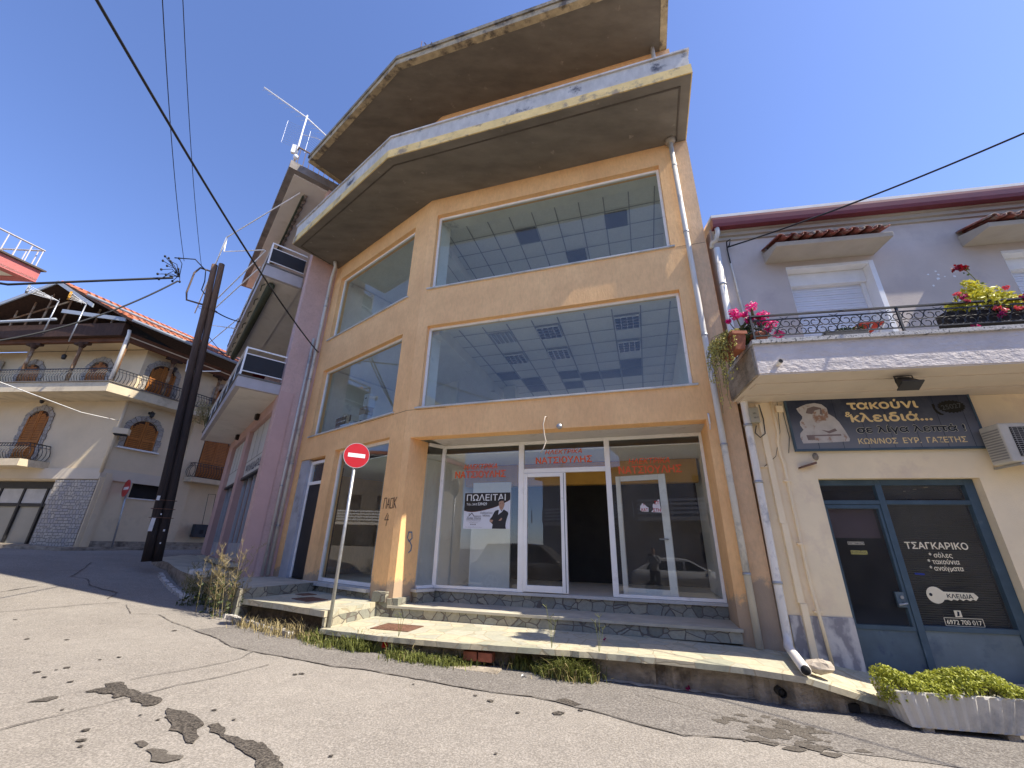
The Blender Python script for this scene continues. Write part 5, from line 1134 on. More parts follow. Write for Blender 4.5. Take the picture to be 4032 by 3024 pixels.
for (u, z) in ((2.60, 5.02), (2.68, 4.90), (3.2, 5.07), (3.05, 4.72), (3.22, 4.74), (2.98, 4.76)): clump(mb, F3.P(u, 1.17, z), .05, .04, .025, 22, .045, .7, .2)
mb.build("flowers", m_coral, e); mb = MB()
for (u, z) in ((2.68, 4.98), (3.34, 4.9), (3.36, 4.78), (3.02, 4.66), (2.66, 4.5)): clump(mb, F3.P(u, 1.16, z), .06, .04, .05, 26, .05, .7, .2)
mb.build("dark_flowers", m_magenta, e); mb = MB()
for u in (2.7, 2.88, 3.0, 3.2): mb.tube([F3.P(u, 1.05, 4.78), F3.P(u + rl_.uniform(-.05, .05), 1.05, 5.05)], .01, 5)
mb.build("stems", m_stem, e)
e = empty("rose", F3.P(2.95, 1.0, 4.78), "single dark red rose rising above the yellow leaved shrub", "rose")
mb = MB(); P = [F3.P(3.06, 1.05, 4.9), F3.P(3.03, 1.06, 5.15), F3.P(2.98, 1.07, 5.32), F3.P(2.91, 1.08, 5.48)]; mb.tube(P, .006, 5); mb.build("stem", m_stem, e)
mb = MB()
for k in range(34): f = rl_.random(); leaf(mb, P[0].lerp(P[3], f) + Vector((rl_.uniform(-.06, .06), rl_.uniform(-.05, .05), rl_.uniform(-.05, .05))), .05, .6)
mb.build("foliage", m_gran, e); mb = MB()
for k in range(60): leaf(mb, F3.P(2.86 + rl_.uniform(-.085, .085), 1.08 + rl_.uniform(-.05, .05), 5.50 + rl_.uniform(-.03, .03)), .05, .8)
mb.build("flower", m_redp, e)

# ribbed concrete planter on the road with a clipped hedge
PL = Fr(F3.P(.88, 1.32, 0).x, F3.P(.88, 1.32, 0).y, -10.3)
m_planter = M("planter_concrete", (.60, .57, .50), var=.1, scale=4, bstr=.3, stain=(.27, .27, .27), stain_scale=2.2, stain_lo=.5, stain_hi=.7)
e = empty("planter", PL.P(0, 0, -.02), "ribbed grey concrete planter standing on feet in the road", "planter")
def ribbed_ring(L_, D_, z, amp):
    pts = []; per = [(-L_, D_), (L_, D_), (L_, -D_), (-L_, -D_)]
    for i in range(4):
        a = per[i]; b = per[(i + 1) % 4]; n = 44 if i % 2 == 0 else 16
        for k in range(n):
            f = k / n; x = a[0] + (b[0] - a[0]) * f; y = a[1] + (b[1] - a[1]) * f; w = (1, 1, -1, -1)[k % 4] * amp * (0 if k < 2 or k > n - 3 else 1)
            nx, ny = ((0, 1), (1, 0), (0, -1), (-1, 0))[i]; pts.append(PL.P(x + nx * w, y + ny * w, z))
    return pts
mb = MB(); zt0 = .335; rings = [ribbed_ring(.50, .17, .035, .0), ribbed_ring(.505, .172, .05, .008), ribbed_ring(.58, .215, zt0 - .02, .008), ribbed_ring(.585, .218, zt0, .0), [PL.P(*((PL.uo(p)[0]) * .9, (PL.uo(p)[1]) * .8, zt0)) for p in ribbed_ring(.585, .218, zt0, 0)], [PL.P(*((PL.uo(p)[0]) * .9, (PL.uo(p)[1]) * .8, zt0 - .05)) for p in ribbed_ring(.585, .218, zt0, 0)]]
n = len(rings[0]); mb.mesh([p for r in rings for p in r], [(i * n + j, i * n + (j + 1) % n, (i + 1) * n + (j + 1) % n, (i + 1) * n + j) for i in range(len(rings) - 1) for j in range(n)] + [tuple(range(n)), tuple(range((len(rings) - 1) * n, len(rings) * n))]); mb.build("body", m_planter, e)
for u in (-.36, .34):
    mb = MB(); mb.box(PL, u - .05, u + .05, -.14, .16, -.04, .036); mb.build("foot", m_conc, e)
e = empty("hedge", PL.P(0, 0, zt0 - .04), "low yellow green clipped hedge filling the concrete planter", "hedge")
mb = MB()
for k in range(300):
    u = rl_.uniform(-.55, .55); o = rl_.uniform(-.20, .21); clump(mb, PL.P(u, o, zt0 + .04 + .045 * math.sin(u * 7) + .05 * (1 - (abs(o) / .2) ** 2) + rl_.uniform(-.02, .03)), .055, .055, .05, 34, .034, .5, .2)
for k in range(30): clump(mb, PL.P(rl_.uniform(-.62, -.5), rl_.uniform(-.1, .2), zt0 + rl_.uniform(-.1, .05)), .05, .05, .05, 30, .03, .5, .3)
mb.build("foliage", m_hedge, e); mb = MB()
for k in range(16): u = -.5 + k * .065; mb.tube([PL.P(u, 0, zt0 - .049), PL.P(u + .02, .03, zt0 + .05)], .006, 5)
mb.build("stems", m_stem, e)
# loose stone by the pipe end
mb = MB(); sc = F3.P(-.18, 1.12, .42); rr = random.Random(3)
vs = []; mb.ball(sc, .16, .10, .07, 10, 7); mb.v = [v + Vector((rr.uniform(-.014, .014), rr.uniform(-.014, .014), rr.uniform(-.012, .012))) for v in mb.v]; mb.sm = [False] * len(mb.sm)
mb.build("stone", M("loose_stone", (.42, .36, .29), var=.2, scale=10, bstr=.6, bscale=30), None, "rough beige stone lying beside the open end of the white drainpipe", "stone", weld=False)
mb = MB(); bq0 = F1.P(2.35, 1.42, 0)
for k in range(2): mb.box(F1, 2.18 + k * .21, 2.37 + k * .21, 1.28, 1.42, .20, .30)
e = None
mb.build("exposed_bricks", M("brick_red", (.30, .10, .055), var=.25, scale=12, bstr=.5), kind='structure')
mb = MB(); mb.box(F1, 2.1, 2.72, 1.36, 1.62, -.05, .15); mb.build("broken_kerb", m_conc, kind='structure', bevel=.02)

# ------------------------------------------------------------------ pink apartment house
m_pinkw = plaster("pink_render", (.64, .44, .38), (.54, .38, .34), bstr=.45, bscale=22, stretch=(1, 1, .8))
m_pinkp = M("pink_paint", (.58, .38, .33), var=.07, scale=2, bstr=.2, bscale=50)
m_greyin = M("loggia_grey", (.32, .29, .285), var=.06, bstr=.15)
m_slabblue = M("slab_bluegrey", (.46, .43, .43), var=.08, scale=3, bstr=.2)
m_soffw = M("soffit_pale", (.72, .68, .61), var=.06, scale=1.5, bstr=.12, stain=(.62, .58, .51), stain_scale=1.4)
m_panel = M("dark_fabric", (.035, .036, .04), var=.08, bstr=.05)
m_signw = M("board_white", (.60, .58, .51), var=.06, scale=3, bstr=.03)
m_alu = M("aluminium", (.50, .51, .53), var=.06, scale=5, bstr=.03, rough=.4, metal=.3)
PB = empty("pink_house", FP.P(-4, -3, 1), "pink rendered apartment house with grey balconies and dark balcony screens", "building")
S1 = (-3.78, -.36, 1.1, 5.10); S2 = (-7.35, -4.40, 1.1, 5.10)
mb = MB(); mb.wall(FP, -8.5, -.001, -.35, 0, .5, 5.56, [S1, S2]); mb.build("wall", m_pinkp, PB)
mb = MB(); mb.box(FS, .001, 2.5, -.3, -.0, .5, 13.04); mb.build("wall", m_pinkw, PB)
mb = MB(); mb.box(FP, -8.5, -.36, -9, -8.7, .5, 13.2); mb.box(FP, -8.5, -8.2, -8.69, -.36, .5, 13.2); mb.build("wall", m_pinkp, PB)
# loggias: recessed upper walls
for z0, z1 in ((5.80, 9.35), (9.8, 13.0)):
    mb = MB(); mb.wall(FP, -8.2, -.35, -1.75, -1.5, z0, z1, [(-3.2, -2.0, z0 + .05, z0 + 2.45), (-6.4, -5.2, z0 + .05, z0 + 2.45)]); mb.build("wall", m_greyin, PB)
    for a in (-3.2, -6.4):
        mb = MB(); mb.box(FP, a - .12, a, -1.49, -1.42, z0, z0 + 2.6); mb.box(FP, a + 1.2, a + 1.32, -1.49, -1.42, z0, z0 + 2.6); mb.box(FP, a + .001, a + 1.199, -1.49, -1.42, z0 + 2.45, z0 + 2.6); d = mb.build("balcony_door", m_pinkp, PB)
        mb = MB(); mb.box(FP, a, a + 1.2, -1.7, -1.62, z0, z0 + 2.45); mb.build("leaf", m_dark, d)
        for s in (0, 1):
            mb = MB(); SHT = Fr(FP.P(a + 1.2 * s, -1.42, 0).x, FP.P(a + 1.2 * s, -1.42, 0).y, -50 + (-62 if s == 0 else -100))
            for k in range(26): mb.box(SHT, .02, .56, -.02, .02, z0 + .1 + k * .09, z0 + .165 + k * .09)
            mb.box(SHT, 0, .03, -.025, .025, z0 + .05, z0 + 2.45); mb.box(SHT, .55, .58, -.025, .025, z0 + .05, z0 + 2.45); mb.build("shutter", m_shutter, d)
    mb = MB(); mb.box(FP, -.36, -.20, -1.5, -.001, z0, z1); mb.build("pier", m_pinkp, PB)
# shop fronts
for (h, hi) in ((S1, 0), (S2, 1)):
    u0, u1, z0, z1 = h
    mb = MB()
    zl = 3.52
    for k in range(5): a = u0 + .03 + k * (u1 - u0 - .06) / 4; mb.box(FP, a - .03, a + .03, -.26, -.18, z0, zl)
    mb.box(FP, u0, u1, -.25, -.19, z0 + .0, z0 + .45); f = mb.build("shopfront", m_alu, PB)
    mb = MB(); mb.face([FP.P(u0, -.22, z0 + .45), FP.P(u1, -.22, z0 + .45), FP.P(u1, -.22, zl), FP.P(u0, -.22, zl)]); mb.build("pane", m_glassd, f)
    mb = MB(); mb.box(FP, u0, u1, -1.6, -1.5, z0, z1); mb.build("dark_room", M("grey_curtain", (.16, .16, .155), bstr=0), PB)
    mb = MB(); mb.box(FP, u0 + .01, u1 - .01, -.17, -.12, 3.53, 5.09); sb = mb.build("sign_panel", m_signw, PB)
    mb = MB(); mb.box(FP, u0 + .01, u1 - .01, -.119, -.113, 4.02, 4.035)
    for k in (1, 2, 3): a = u0 + k * (u1 - u0) / 4; mb.box(FP, a, a + .015, -.119, -.113, 4.04, 5.08)
    mb.build("seam", M("seam_brown", (.25, .22, .18), bstr=0), sb)
    mb = MB(); mb.box(FP, u0 + .01, u1 - .01, -.2, -.08, 3.46, 3.528); mb.build("ledge", m_black, sb)
    if hi == 0: text_mb("ΨΙΛΙΚΙΔΑΡΙΔΕΙΟ", FP, u0 + .28, 3.66, -.118, .24, u1 - u0 - .45, bold=.015).build("lettering", M("sign_navy", (.035, .035, .07), bstr=0), sb)
# balconies
def pink_balcony(u1, z0, z1, o, low):
    mb = MB(); mb.box(FP, -8.55, u1, .001, o, z0, z1 - .05); b = mb.build("balcony", m_slabblue, PB)
    mb = MB(); mb.box(FP, -8.56, u1 + .02, .0, o + .03, z1 - .049, z1); mb.build("edge", M("slab_edge", (.17, .16, .14), bstr=.4), b)
    mb = MB(); mb.box(FP, -8.4, u1 - .12, -.0, o - .12, z0 - .012, z0 - .001); mb.build("soffit", m_soffw, b)
    if not low:
        mb = MB(); mb.box(FP, -8.4, u1 - .1, -1.5, -.002, z0 + .05, z0 + .30); mb.build("soffit", m_soffw, b)
    mb = MB(); zz = z1
    for (za, zb) in ((.80, .84), (.63, .655), (.12, .145)):
        mb.box(FP, -8.5, u1 - .03, o - .05, o - .02, zz + za, zz + zb); mb.box(FP, u1 - .061, u1 - .03, .01, o - .051, zz + za, zz + zb)
    for u in [u1 - .045 - k * 1.4 for k in range(7)]: mb.box(FP, u - .02, u + .02, o - .06, o - .015, zz, zz + .799)
    r = mb.build("railing", m_pvc, b)
    mb = MB(); mb.box(FP, -8.45, u1 - .07, o - .04, o - .034, zz + .145, zz + .63); mb.box(FP, u1 - .048, u1 - .042, .03, o - .06, zz + .145, zz + .63); mb.build("screen", m_panel, r)
    return b
pink_balcony(-.08, 5.46, 5.80, 1.06, True); pink_balcony(-.75, 9.36, 9.80, 1.1, False)
# awning rolls under the slabs
m_roll = M("awning_roll", (.055, .06, .035), var=.2, bstr=.2); m_roll2 = M("roll_end", (.30, .25, .2), bstr=.1)
mb = MB(); mb.tube([FP.P(-8.3, .80, 9.22), FP.P(-1.0, .80, 9.22)], .11, 10); aw = mb.build("awning_roll", m_roll, PB); mb = MB()
for k in range(7): mb.tube([FP.P(-1.2 - k * 1.1, .95, 9.30), FP.P(-1.25 - k * 1.1, 1.02, 9.24), FP.P(-1.45 - k * 1.1, 1.0, 9.16)], .018, 5)
mb.build("bracket", m_roll, aw)
mb = MB()
for k in range(34): mb.tube([FP.P(-.75 - k * .22, .55, 12.95 - .03 * (k % 2)), FP.P(-.9 - k * .22, .55, 12.95 - .03 * (k % 2))], .07 + .02 * (k % 2), 8)
aw = mb.build("awning_roll", m_roll2, PB); mb = MB(); mb.tube([FP.P(-.7, .62, 12.86), FP.P(-8.2, .62, 12.86)], .035, 6); mb.build("bracket", m_roll, aw)
# roof slab and terrace rail
mb = MB(); mb.box(FP, -8.8, .1, -9, 1.30, 13.05, 13.35); r = mb.build("roof_slab", M("roof_slab_grey", (.22, .20, .185), var=.25, scale=3, bstr=.4, stain=(.09, .085, .08)), PB)
mb = MB(); mb.box(FP, -8.6, -.1, -1.5, 1.1, 13.0, 13.049); mb.build("soffit", m_soffw, r)
mb = MB(); zz = 13.35
mb.box(FP, -3.2, .02, 1.16, 1.20, zz + .74, zz + .78); mb.box(FP, -.02, .02, -4, 1.159, zz + .74, zz + .78)
for k in range(30): mb.box(FP, -.012, .008, 1.1 - k * .17, 1.12 - k * .17, zz, zz + .74)
for k in range(16): mb.box(FP, -.2 - k * .2, -.18 - k * .2, 1.17, 1.19, zz, zz + .74)
mb.build("railing", M("rail_brown", (.12, .085, .075), bstr=.1), r)
mb = MB()
for o in (-.55, -1.5): mb.box(FP, -.6, -.45, o, o + .14, zz, zz + 1.15)
mb.build("chimney_stub", m_white, r)
# white arms of the folding awnings reaching over the street
def arms(nm, paths, lab, mat=None):
    e = empty("awning_arm", paths[0][0], lab, "awning frame", "awning frames on the pink house")
    for i, p in enumerate(paths):
        mb = MB(); mb.tube(p, .022, 6); mb.build("rod" if len(p) == 2 else "elbow_rod", mat or m_pvc, e)
arms("a", [[FP.P(-.55, .75, 12.8), FP.P(-3.4, 2.3, 11.85)], [FP.P(-3.4, 2.3, 11.85), FP.P(-3.5, 2.25, 11.3), FP.P(-1.8, 1.2, 10.9)], [FP.P(-3.4, 2.3, 11.85), FP.P(-6.9, 2.55, 10.15)]], "white awning arm reaching out under the roof slab of the pink house")
arms("b", [[FP.P(-1.9, 1.15, 10.95), FP.P(-5.8, 2.2, 10.0)], [FP.P(-2.6, 1.12, 10.7), FP.P(-6.1, 2.2, 9.7)], [FP.P(-6.0, 2.25, 10.1), FP.P(-6.4, 2.3, 9.55), FP.P(-4.6, 1.2, 9.0)]], "pair of white awning arms above the upper balcony of the pink house")
arms("c", [[FP.P(-5.0, 1.2, 9.6), FP.P(-9.2, 2.3, 8.9)], [FP.P(-9.2, 2.3, 8.9), FP.P(-9.2, 2.25, 8.4), FP.P(-7.2, 1.15, 8.1)]], "lowest white awning arm, nearest the utility pole")
# fittings on the pink house
e = empty("air_conditioner", FP.P(-3.9, -1.2, 8.1), "white air conditioner unit hung high on the grey loggia wall of the pink house", "air conditioner")
mb = MB(); mb.box(FP, -4.35, -3.55, -1.49, -1.12, 7.85, 8.45); mb.build("casing", M("ac_casing2", (.60, .58, .55), bstr=.05), e, bevel=.02); mb = MB()
for k in range(6): mb.box(FP, -3.549, -3.54, -1.4, -1.2, 8.1 + k * .05, 8.125 + k * .05)
mb.disc(FP, -4.0, 8.15, -1.119, -1.112, .21, 20); mb.build("grille", m_dark, e); mb = MB(); mb.box(FP, -4.4, -3.5, -1.49, -1.0, 7.80, 7.849); mb.build("bracket", m_rust, e)
for (u, z, lab) in ((-1.55, 8.2, "white globe lamp on the grey loggia wall above the lower balcony of the pink house"), (-1.6, 12.0, "white globe lamp on the grey loggia wall above the upper balcony of the pink house")):
    e = empty("globe_lamp", FP.P(u, -1.4, z), lab, "lamp", "globe lamps on the pink house"); mb = MB(); mb.ball(FP.P(u, -1.22, z), .13, n=14, m=10); mb.build("globe", m_white, e)
    mb = MB(); mb.tube([FP.P(u + .3, -1.5, z - .02), FP.P(u + .3, -1.3, z + .12), FP.P(u + .12, -1.22, z + .16), FP.P(u, -1.22, z + .11)], .012, 6); mb.ball(FP.P(u + .3, -1.49, z), .06); mb.build("arm", m_black, e)
for (u, lab) in ((-2.6, "small dark bulkhead lamp above the right shop opening of the pink house"), (-6.3, "small dark bulkhead lamp above the left shop opening of the pink house")):
    e = empty("bulkhead_lamp", FP.P(u, .05, 5.28), lab, "lamp", "bulkhead lamps on the pink house"); mb = MB(); mb.box(FP, u - .09, u + .09, .002, .10, 5.25, 5.45); mb.build("body", M("lamp_brown", (.035, .025, .02)), e, bevel=.02); mb = MB(); mb.box(FP, u - .07, u + .07, .101, .13, 5.27, 5.43); mb.build("lens", M("lamp_lens", (.12, .11, .1), bstr=0, rough=.3), e, bevel=.01)
e = empty("red_bucket", FP.P(-.55, .5, 5.8), "dark red bucket standing behind the screen of the lower pink balcony", "bucket"); mb = MB(); mb.tube([FP.P(-.45, .55, 5.801), FP.P(-.45, .55, 6.0), FP.P(-.45, .55, 6.02)], [.12, .16, .17], 14); mb.build("body", M("bucket_red", (.16, .01, .015), bstr=0), e)
mb = MB(); mb.tube([FP.P(-.45, .55 + .16 * math.cos(t * .52), 6.02 + .12 * math.sin(t * .52)) for t in range(7)], .006, 5); mb.build("handle", m_steel, e)
# dry plant hanging at the far end of the balcony
e = empty("dry_plant", FP.P(-8.5, 1.0, 5.9), "bushy dry brown plant hanging over the far end of the lower pink balcony", "plant")
mb = MB()
for k in range(34): clump(mb, FP.P(-8.6 + rl_.uniform(-.8, .5), 1.1 + rl_.uniform(-.35, .3), 6.75 + rl_.uniform(-.5, .25)), .2, .2, .16, 26, .11, .4, .2)
mb.build("foliage", m_dry, e); mb = MB()
for k in range(8): mb.tube([FP.P(-8.5, 1.0, 5.9), FP.P(-8.6 + rl_.uniform(-.6, .4), 1.1 + rl_.uniform(-.3, .3), 6.8)], .012, 5)
mb.build("stems", m_stem, e)

# antennas on the pink roof
def antenna_mast():
    b = FP.P(-.15, 1.22, 13.36); t = FP.P(-.12, 1.20, 15.8)
    e = empty("roof_antenna", b, "tall white mast with a long bare television antenna on the pink roof", "antenna")
    mb = MB(); mb.tube([b, t], .022, 8); mb.tube([b + Vector((.05, .02, .2)), t - Vector((0, 0, .7))], .012, 6); mb.build("mast", m_white, e)
    a = FP.P(-.1, 2.6, 15.85); c = FP.P(-.15, .15, 15.3); mb = MB(); mb.tube([a, t - Vector((0, 0, .12)), c], .022, 6); mb.build("boom", m_white, e); mb = MB()
    for k in range(13):
        p = a.lerp(c, (k + .6) / 13.5); v = Vector((.12, .06, .1)); mb.tube([p - v, p + v], .005, 4)
    mb.build("elements", m_steel, e); mb = MB(); m = b.lerp(t, .55)
    for k in range(11): z = m.z - .55 + k * .1; mb.tube([Vector((m.x - .42, m.y - .25, z)), Vector((m.x + .2, m.y + .12, z)), Vector((m.x + .46, m.y + .5, z))], .004, 4)
    for q in ((-.42, -.25), (.2, .12), (.46, .5)): mb.tube([Vector((m.x + q[0], m.y + q[1], m.z - .58)), Vector((m.x + q[0], m.y + q[1], m.z + .48))], .0028, 4)
    mb.build("grid", m_steel, e); mb = MB()
    mb.box(Fr(b.x - .1, b.y, 20), -.06, .06, -.05, .05, 13.95, 14.3); mb.ball(b + Vector((.08, -.04, .35)), .09); mb.tube([b + Vector((.0, 0, 1.5)), b + Vector((.5, .1, 1.45)), b + Vector((1.1, .3, 1.3))], .012, 4); mb.build("amplifier", m_white, e)
antenna_mast()

# ------------------------------------------------------------------ utility pole
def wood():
    m, nt, b = nodes_of("creosoted_wood_sunlit_top"); v = coords(nt, (9, 9, .35)); n1 = noise_n(nt, v, 3, 8, .7)
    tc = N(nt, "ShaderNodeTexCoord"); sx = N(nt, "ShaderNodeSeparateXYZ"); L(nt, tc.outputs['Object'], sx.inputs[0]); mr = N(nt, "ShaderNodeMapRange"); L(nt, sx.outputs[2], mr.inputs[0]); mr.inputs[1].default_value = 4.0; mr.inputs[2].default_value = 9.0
    lo = ramp(nt, n1, [(.3, (.010, .008, .007)), (.6, (.035, .024, .02)), (.8, (.075, .055, .045))]); hi = ramp(nt, n1, [(.3, (.10, .055, .03)), (.6, (.22, .125, .07)), (.85, (.34, .22, .14))])  # top browner and lighter, its sunlight put into the wood colour
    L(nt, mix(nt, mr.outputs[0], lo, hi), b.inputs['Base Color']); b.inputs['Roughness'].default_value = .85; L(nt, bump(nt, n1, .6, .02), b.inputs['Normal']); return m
m_pole = wood(); m_paper = M("white_paper", (.66, .66, .66), bstr=0)
POB = Vector((-9.62, 12.15, 1.05)); POT = Vector((-10.16, 11.70, 10.35))
UP = empty("utility_pole", POB, "pair of tall dark wooden utility poles strapped together at the pavement corner", "utility pole")
side = Vector((.78, .62, 0)).normalized()
pa = POB - side * .108; pb = POB + side * .108; ta = POT - side * .084; tb = POT + side * .086
for i, (a, b) in enumerate(((pa, ta), (pb, tb + Vector((0, 0, .12))))):
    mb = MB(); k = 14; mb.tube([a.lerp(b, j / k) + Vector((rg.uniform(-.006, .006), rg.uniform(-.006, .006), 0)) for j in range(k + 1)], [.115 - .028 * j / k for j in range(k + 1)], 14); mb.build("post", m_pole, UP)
mb = MB()
for f in (.17, .145, .12, .82):
    p = POB.lerp(POT, f); mb.tube([p + side * .27 * math.cos(q * .524) + Vector((side.y, -side.x, 0)) * .14 * math.sin(q * .524) for q in range(13)], .008, 4)
mb.build("strap", m_rust, UP)
mb = MB(); w = side * -.42; p1 = POT - Vector((0, 0, .28)); p2 = POT - Vector((0, 0, 1.55)) + Vector((.05, .05, 0))
mb.tube([p1, p1 + w, p1 + w * 1.25 - Vector((0, 0, .25)), p2 + w * 1.45 + Vector((0, 0, .25)), p2 + w * 1.3, p2], .03, 6); mb.build("bracket", M("bracket_brown", (.14, .10, .08), bstr=.1), UP)
mb = MB(); hub = POT + w * 2.0 - Vector((0, 0, .85)); r2 = random.Random(9)
ends = []
for k in range(16):
    d = Vector((r2.uniform(-.55, .1), r2.uniform(-.4, .1), r2.uniform(-.2, .75))); q = hub + d; ends.append(q)
    mb.tube([hub, hub + d * .5 + Vector((r2.uniform(-.1, .1), r2.uniform(-.1, .1), .12)), q], .011, 5)
    mb.ball(q, .035, .035, .045, 6, 4)
mb.tube([hub + Vector((-.2, -.2, .6)), hub + Vector((.25, .05, .75)), hub + Vector((.5, .3, .5)), hub + Vector((.55, .35, .1)), hub + Vector((.5, .4, -.2)), hub + Vector((.75, .55, -.5))], .018, 6)
mb.build("insulator_cluster", m_wire, UP)
mb = MB()
for f, uu, h, ww in ((.175, -.16, .12, .07), (.10, -.17, .34, .09), (.085, .12, .05, .04), (.05, .1, .04, .03), (.13, -.02, .04, .03)):
    p = POB.lerp(POT, f) + side * uu + Vector((side.y, -side.x, 0)) * .128; FRp = Fr(p.x, p.y, math.degrees(math.atan2(side.y, side.x))); mb.box(FRp, -ww / 2, ww / 2, -.004, .012, p.z - h / 2, p.z + h / 2)
mb.build("notice_scraps", m_paper, UP)

def cable(pts, r, lab, sag=0.0, n=16, group=None, mat=None):
    P = [Vector(p) for p in pts]
    if len(P) == 2:
        a, b = P; P = [a.lerp(b, i / n) - Vector((0, 0, sag * 4 * (i / n) * (1 - i / n))) for i in range(n + 1)]
    mb = MB(); mb.tube(P, r, 6)
    mb.build("cable", mat or m_wire, None, lab, "cable", group)
A0 = F2.P(-4.84, .03, 7.04)
cable([A0, (-4.05, 1.2, 6.75)], .018, "thick black cable running from the left edge of the orange building overhead", .25, 30)
cable([F2.P(-4.80, .03, 7.06), F2.P(-5.0, .1, 7.0), F2.P(-5.25, .2, 6.95), F2.P(-5.55, .3, 6.72), F2.P(-5.6, .3, 6.55), F2.P(-5.4, .25, 6.45), F2.P(-5.05, .15, 6.5)], .017, "curled black cable end hanging beside the drainpipes left of the orange building")
cable([POT + w * 1.4 - Vector((.2, .2, .25)), (-6.84 * .8, 4.15 * .8, 10.11)], .008, "thinner left cable rising from the utility pole to the upper left", .2, 20, "thin cables above the utility pole")
cable([POT + w * .9 - Vector((0, 0, .3)), (-6.73 * .8, 4.33 * .8, 10.5)], .007, "faint right cable rising from the utility pole to the upper left", .2, 20, "thin cables above the utility pole")
cable([hub + Vector((-.1, -.1, -.1)), (-14.9, 10.3, 8.5), (-17.5, 8.2, 7.9)], .035, "thick twisted cable from the utility pole across the tiled gable to the left")
cable([hub + Vector((0, 0, -.15)), (-12.6, 7.2, 4.95)], .026, "black cable sagging from the utility pole down past the cream house railing", .75, 24)
cable([POT - Vector((0, 0, 1.5)), FP.P(-5.0, 1.1, 9.5)], .02, "short black cable from the utility pole to the pink house balcony", .1)
cable([POT - Vector((0, 0, 2.2)), FP.P(-6.8, 1.1, 8.6)], .012, "thin dark cable from the utility pole down to the pink house", .05)
cable([(-13.7, 8.1, 5.55), (-16.0, 14.75, 5.95), (-14.9, 19, 6.1)], .014, "pale thin cable crossing the cream wall below its balcony", 0, 16, None, m_white)
AR = F3.P(.24, .05, 7.06)
cable([AR, (10.5, .6, 7.75)], .014, "black cable from the blue grey wall over the red gutter to the upper right", .42, 26)
cable([F3.P(.245, .004, 7.06), F3.P(.28, .06, 7.10), F3.P(.31, .08, 7.22), F3.P(.24, .06, 7.18), F3.P(.23, .05, 7.0), F3.P(.24, .04, 6.7)], .012, "short black cable loop tied to the blue grey wall below the cornice")

# ------------------------------------------------------------------ no entry signs
m_sred = M("sign_red", (.42, .012, .018), var=.05, bstr=0, rough=.35, spec=.5); m_swhite = M("sign_white", (.72, .72, .74), var=.03, bstr=0, rough=.35); m_sback = M("sign_back", (.40, .41, .42), var=.08, bstr=0, rough=.45, metal=.4)
def no_entry(base, az, hz, r, lab, back_az=None, lean=(0, 0), post_r=.027, top=None):
    e = empty("no_entry_sign", base, lab, "road sign", "no entry signs")
    b = Vector(base); t = b + Vector((lean[0], lean[1], hz))
    mb = MB(); mb.tube([b, t + Vector((0, 0, (top or r * .6)))], post_r, 10); mb.build("post", m_steel, e)
    f = Fr(t.x, t.y, az); z = t.z
    mb = MB(); mb.disc(f, 0, z, post_r + .004, post_r + .016, r, 40); d = mb.build("disc", m_sred, e)
    mb = MB(); mb.slab(f, [(-r * .68, z - r * .16), (r * .68, z - r * .16), (r * .68, z + r * .16), (-r * .68, z + r * .16)], post_r + .0165, post_r + .018); mb.build("bar", m_swhite, d)
    mb = MB(); n = 40; vs = []
    for rr in (r * 1.0, r * 1.035):
        for o in (post_r - .002, post_r + .0165): vs += [f.P(rr * math.cos(2 * math.pi * i / n), o, z + rr * math.sin(2 * math.pi * i / n)) for i in range(n)]
    fs = []
    for i in range(n): j = (i + 1) % n; fs += [(i, j, n + j, n + i), (2 * n + i, 2 * n + j, 3 * n + j, 3 * n + i), (i, j, 2 * n + j, 2 * n + i), (n + i, n + j, 3 * n + j, 3 * n + i)]
    mb.mesh(vs, fs); mb.disc(f, 0, z, post_r - .002, post_r + .0035, r * 1.0, 40); mb.build("backing", m_sback, d)
    if back_az is not None:
        f2 = Fr(t.x, t.y, back_az); mb = MB(); mb.disc(f2, 0, z + .01, post_r + .004, post_r + .012, r * 1.02, 40); b2 = mb.build("second_disc", m_sback, e)
        mb = MB(); mb.disc(f2, 0, z + .01, post_r + .0125, post_r + .014, r * .99, 40); mb.build("face", m_swhite, b2)
    return e
sbp = F1.P(-.12, 1.27, 0)
no_entry((sbp.x, sbp.y, .38), 30, 2.66, .212, "large red and white no entry sign on a post before the orange building", 30 + 165)
cs = CR.P(.86, .35, 0)
no_entry((cs.x, cs.y, 1.2), -30, 2.25, .33, "small distant red and white no entry sign on a thin post before the cream wall", None, (-.1, -.1), .03, .3)
cs2 = CR.P(.98, .2, 0)

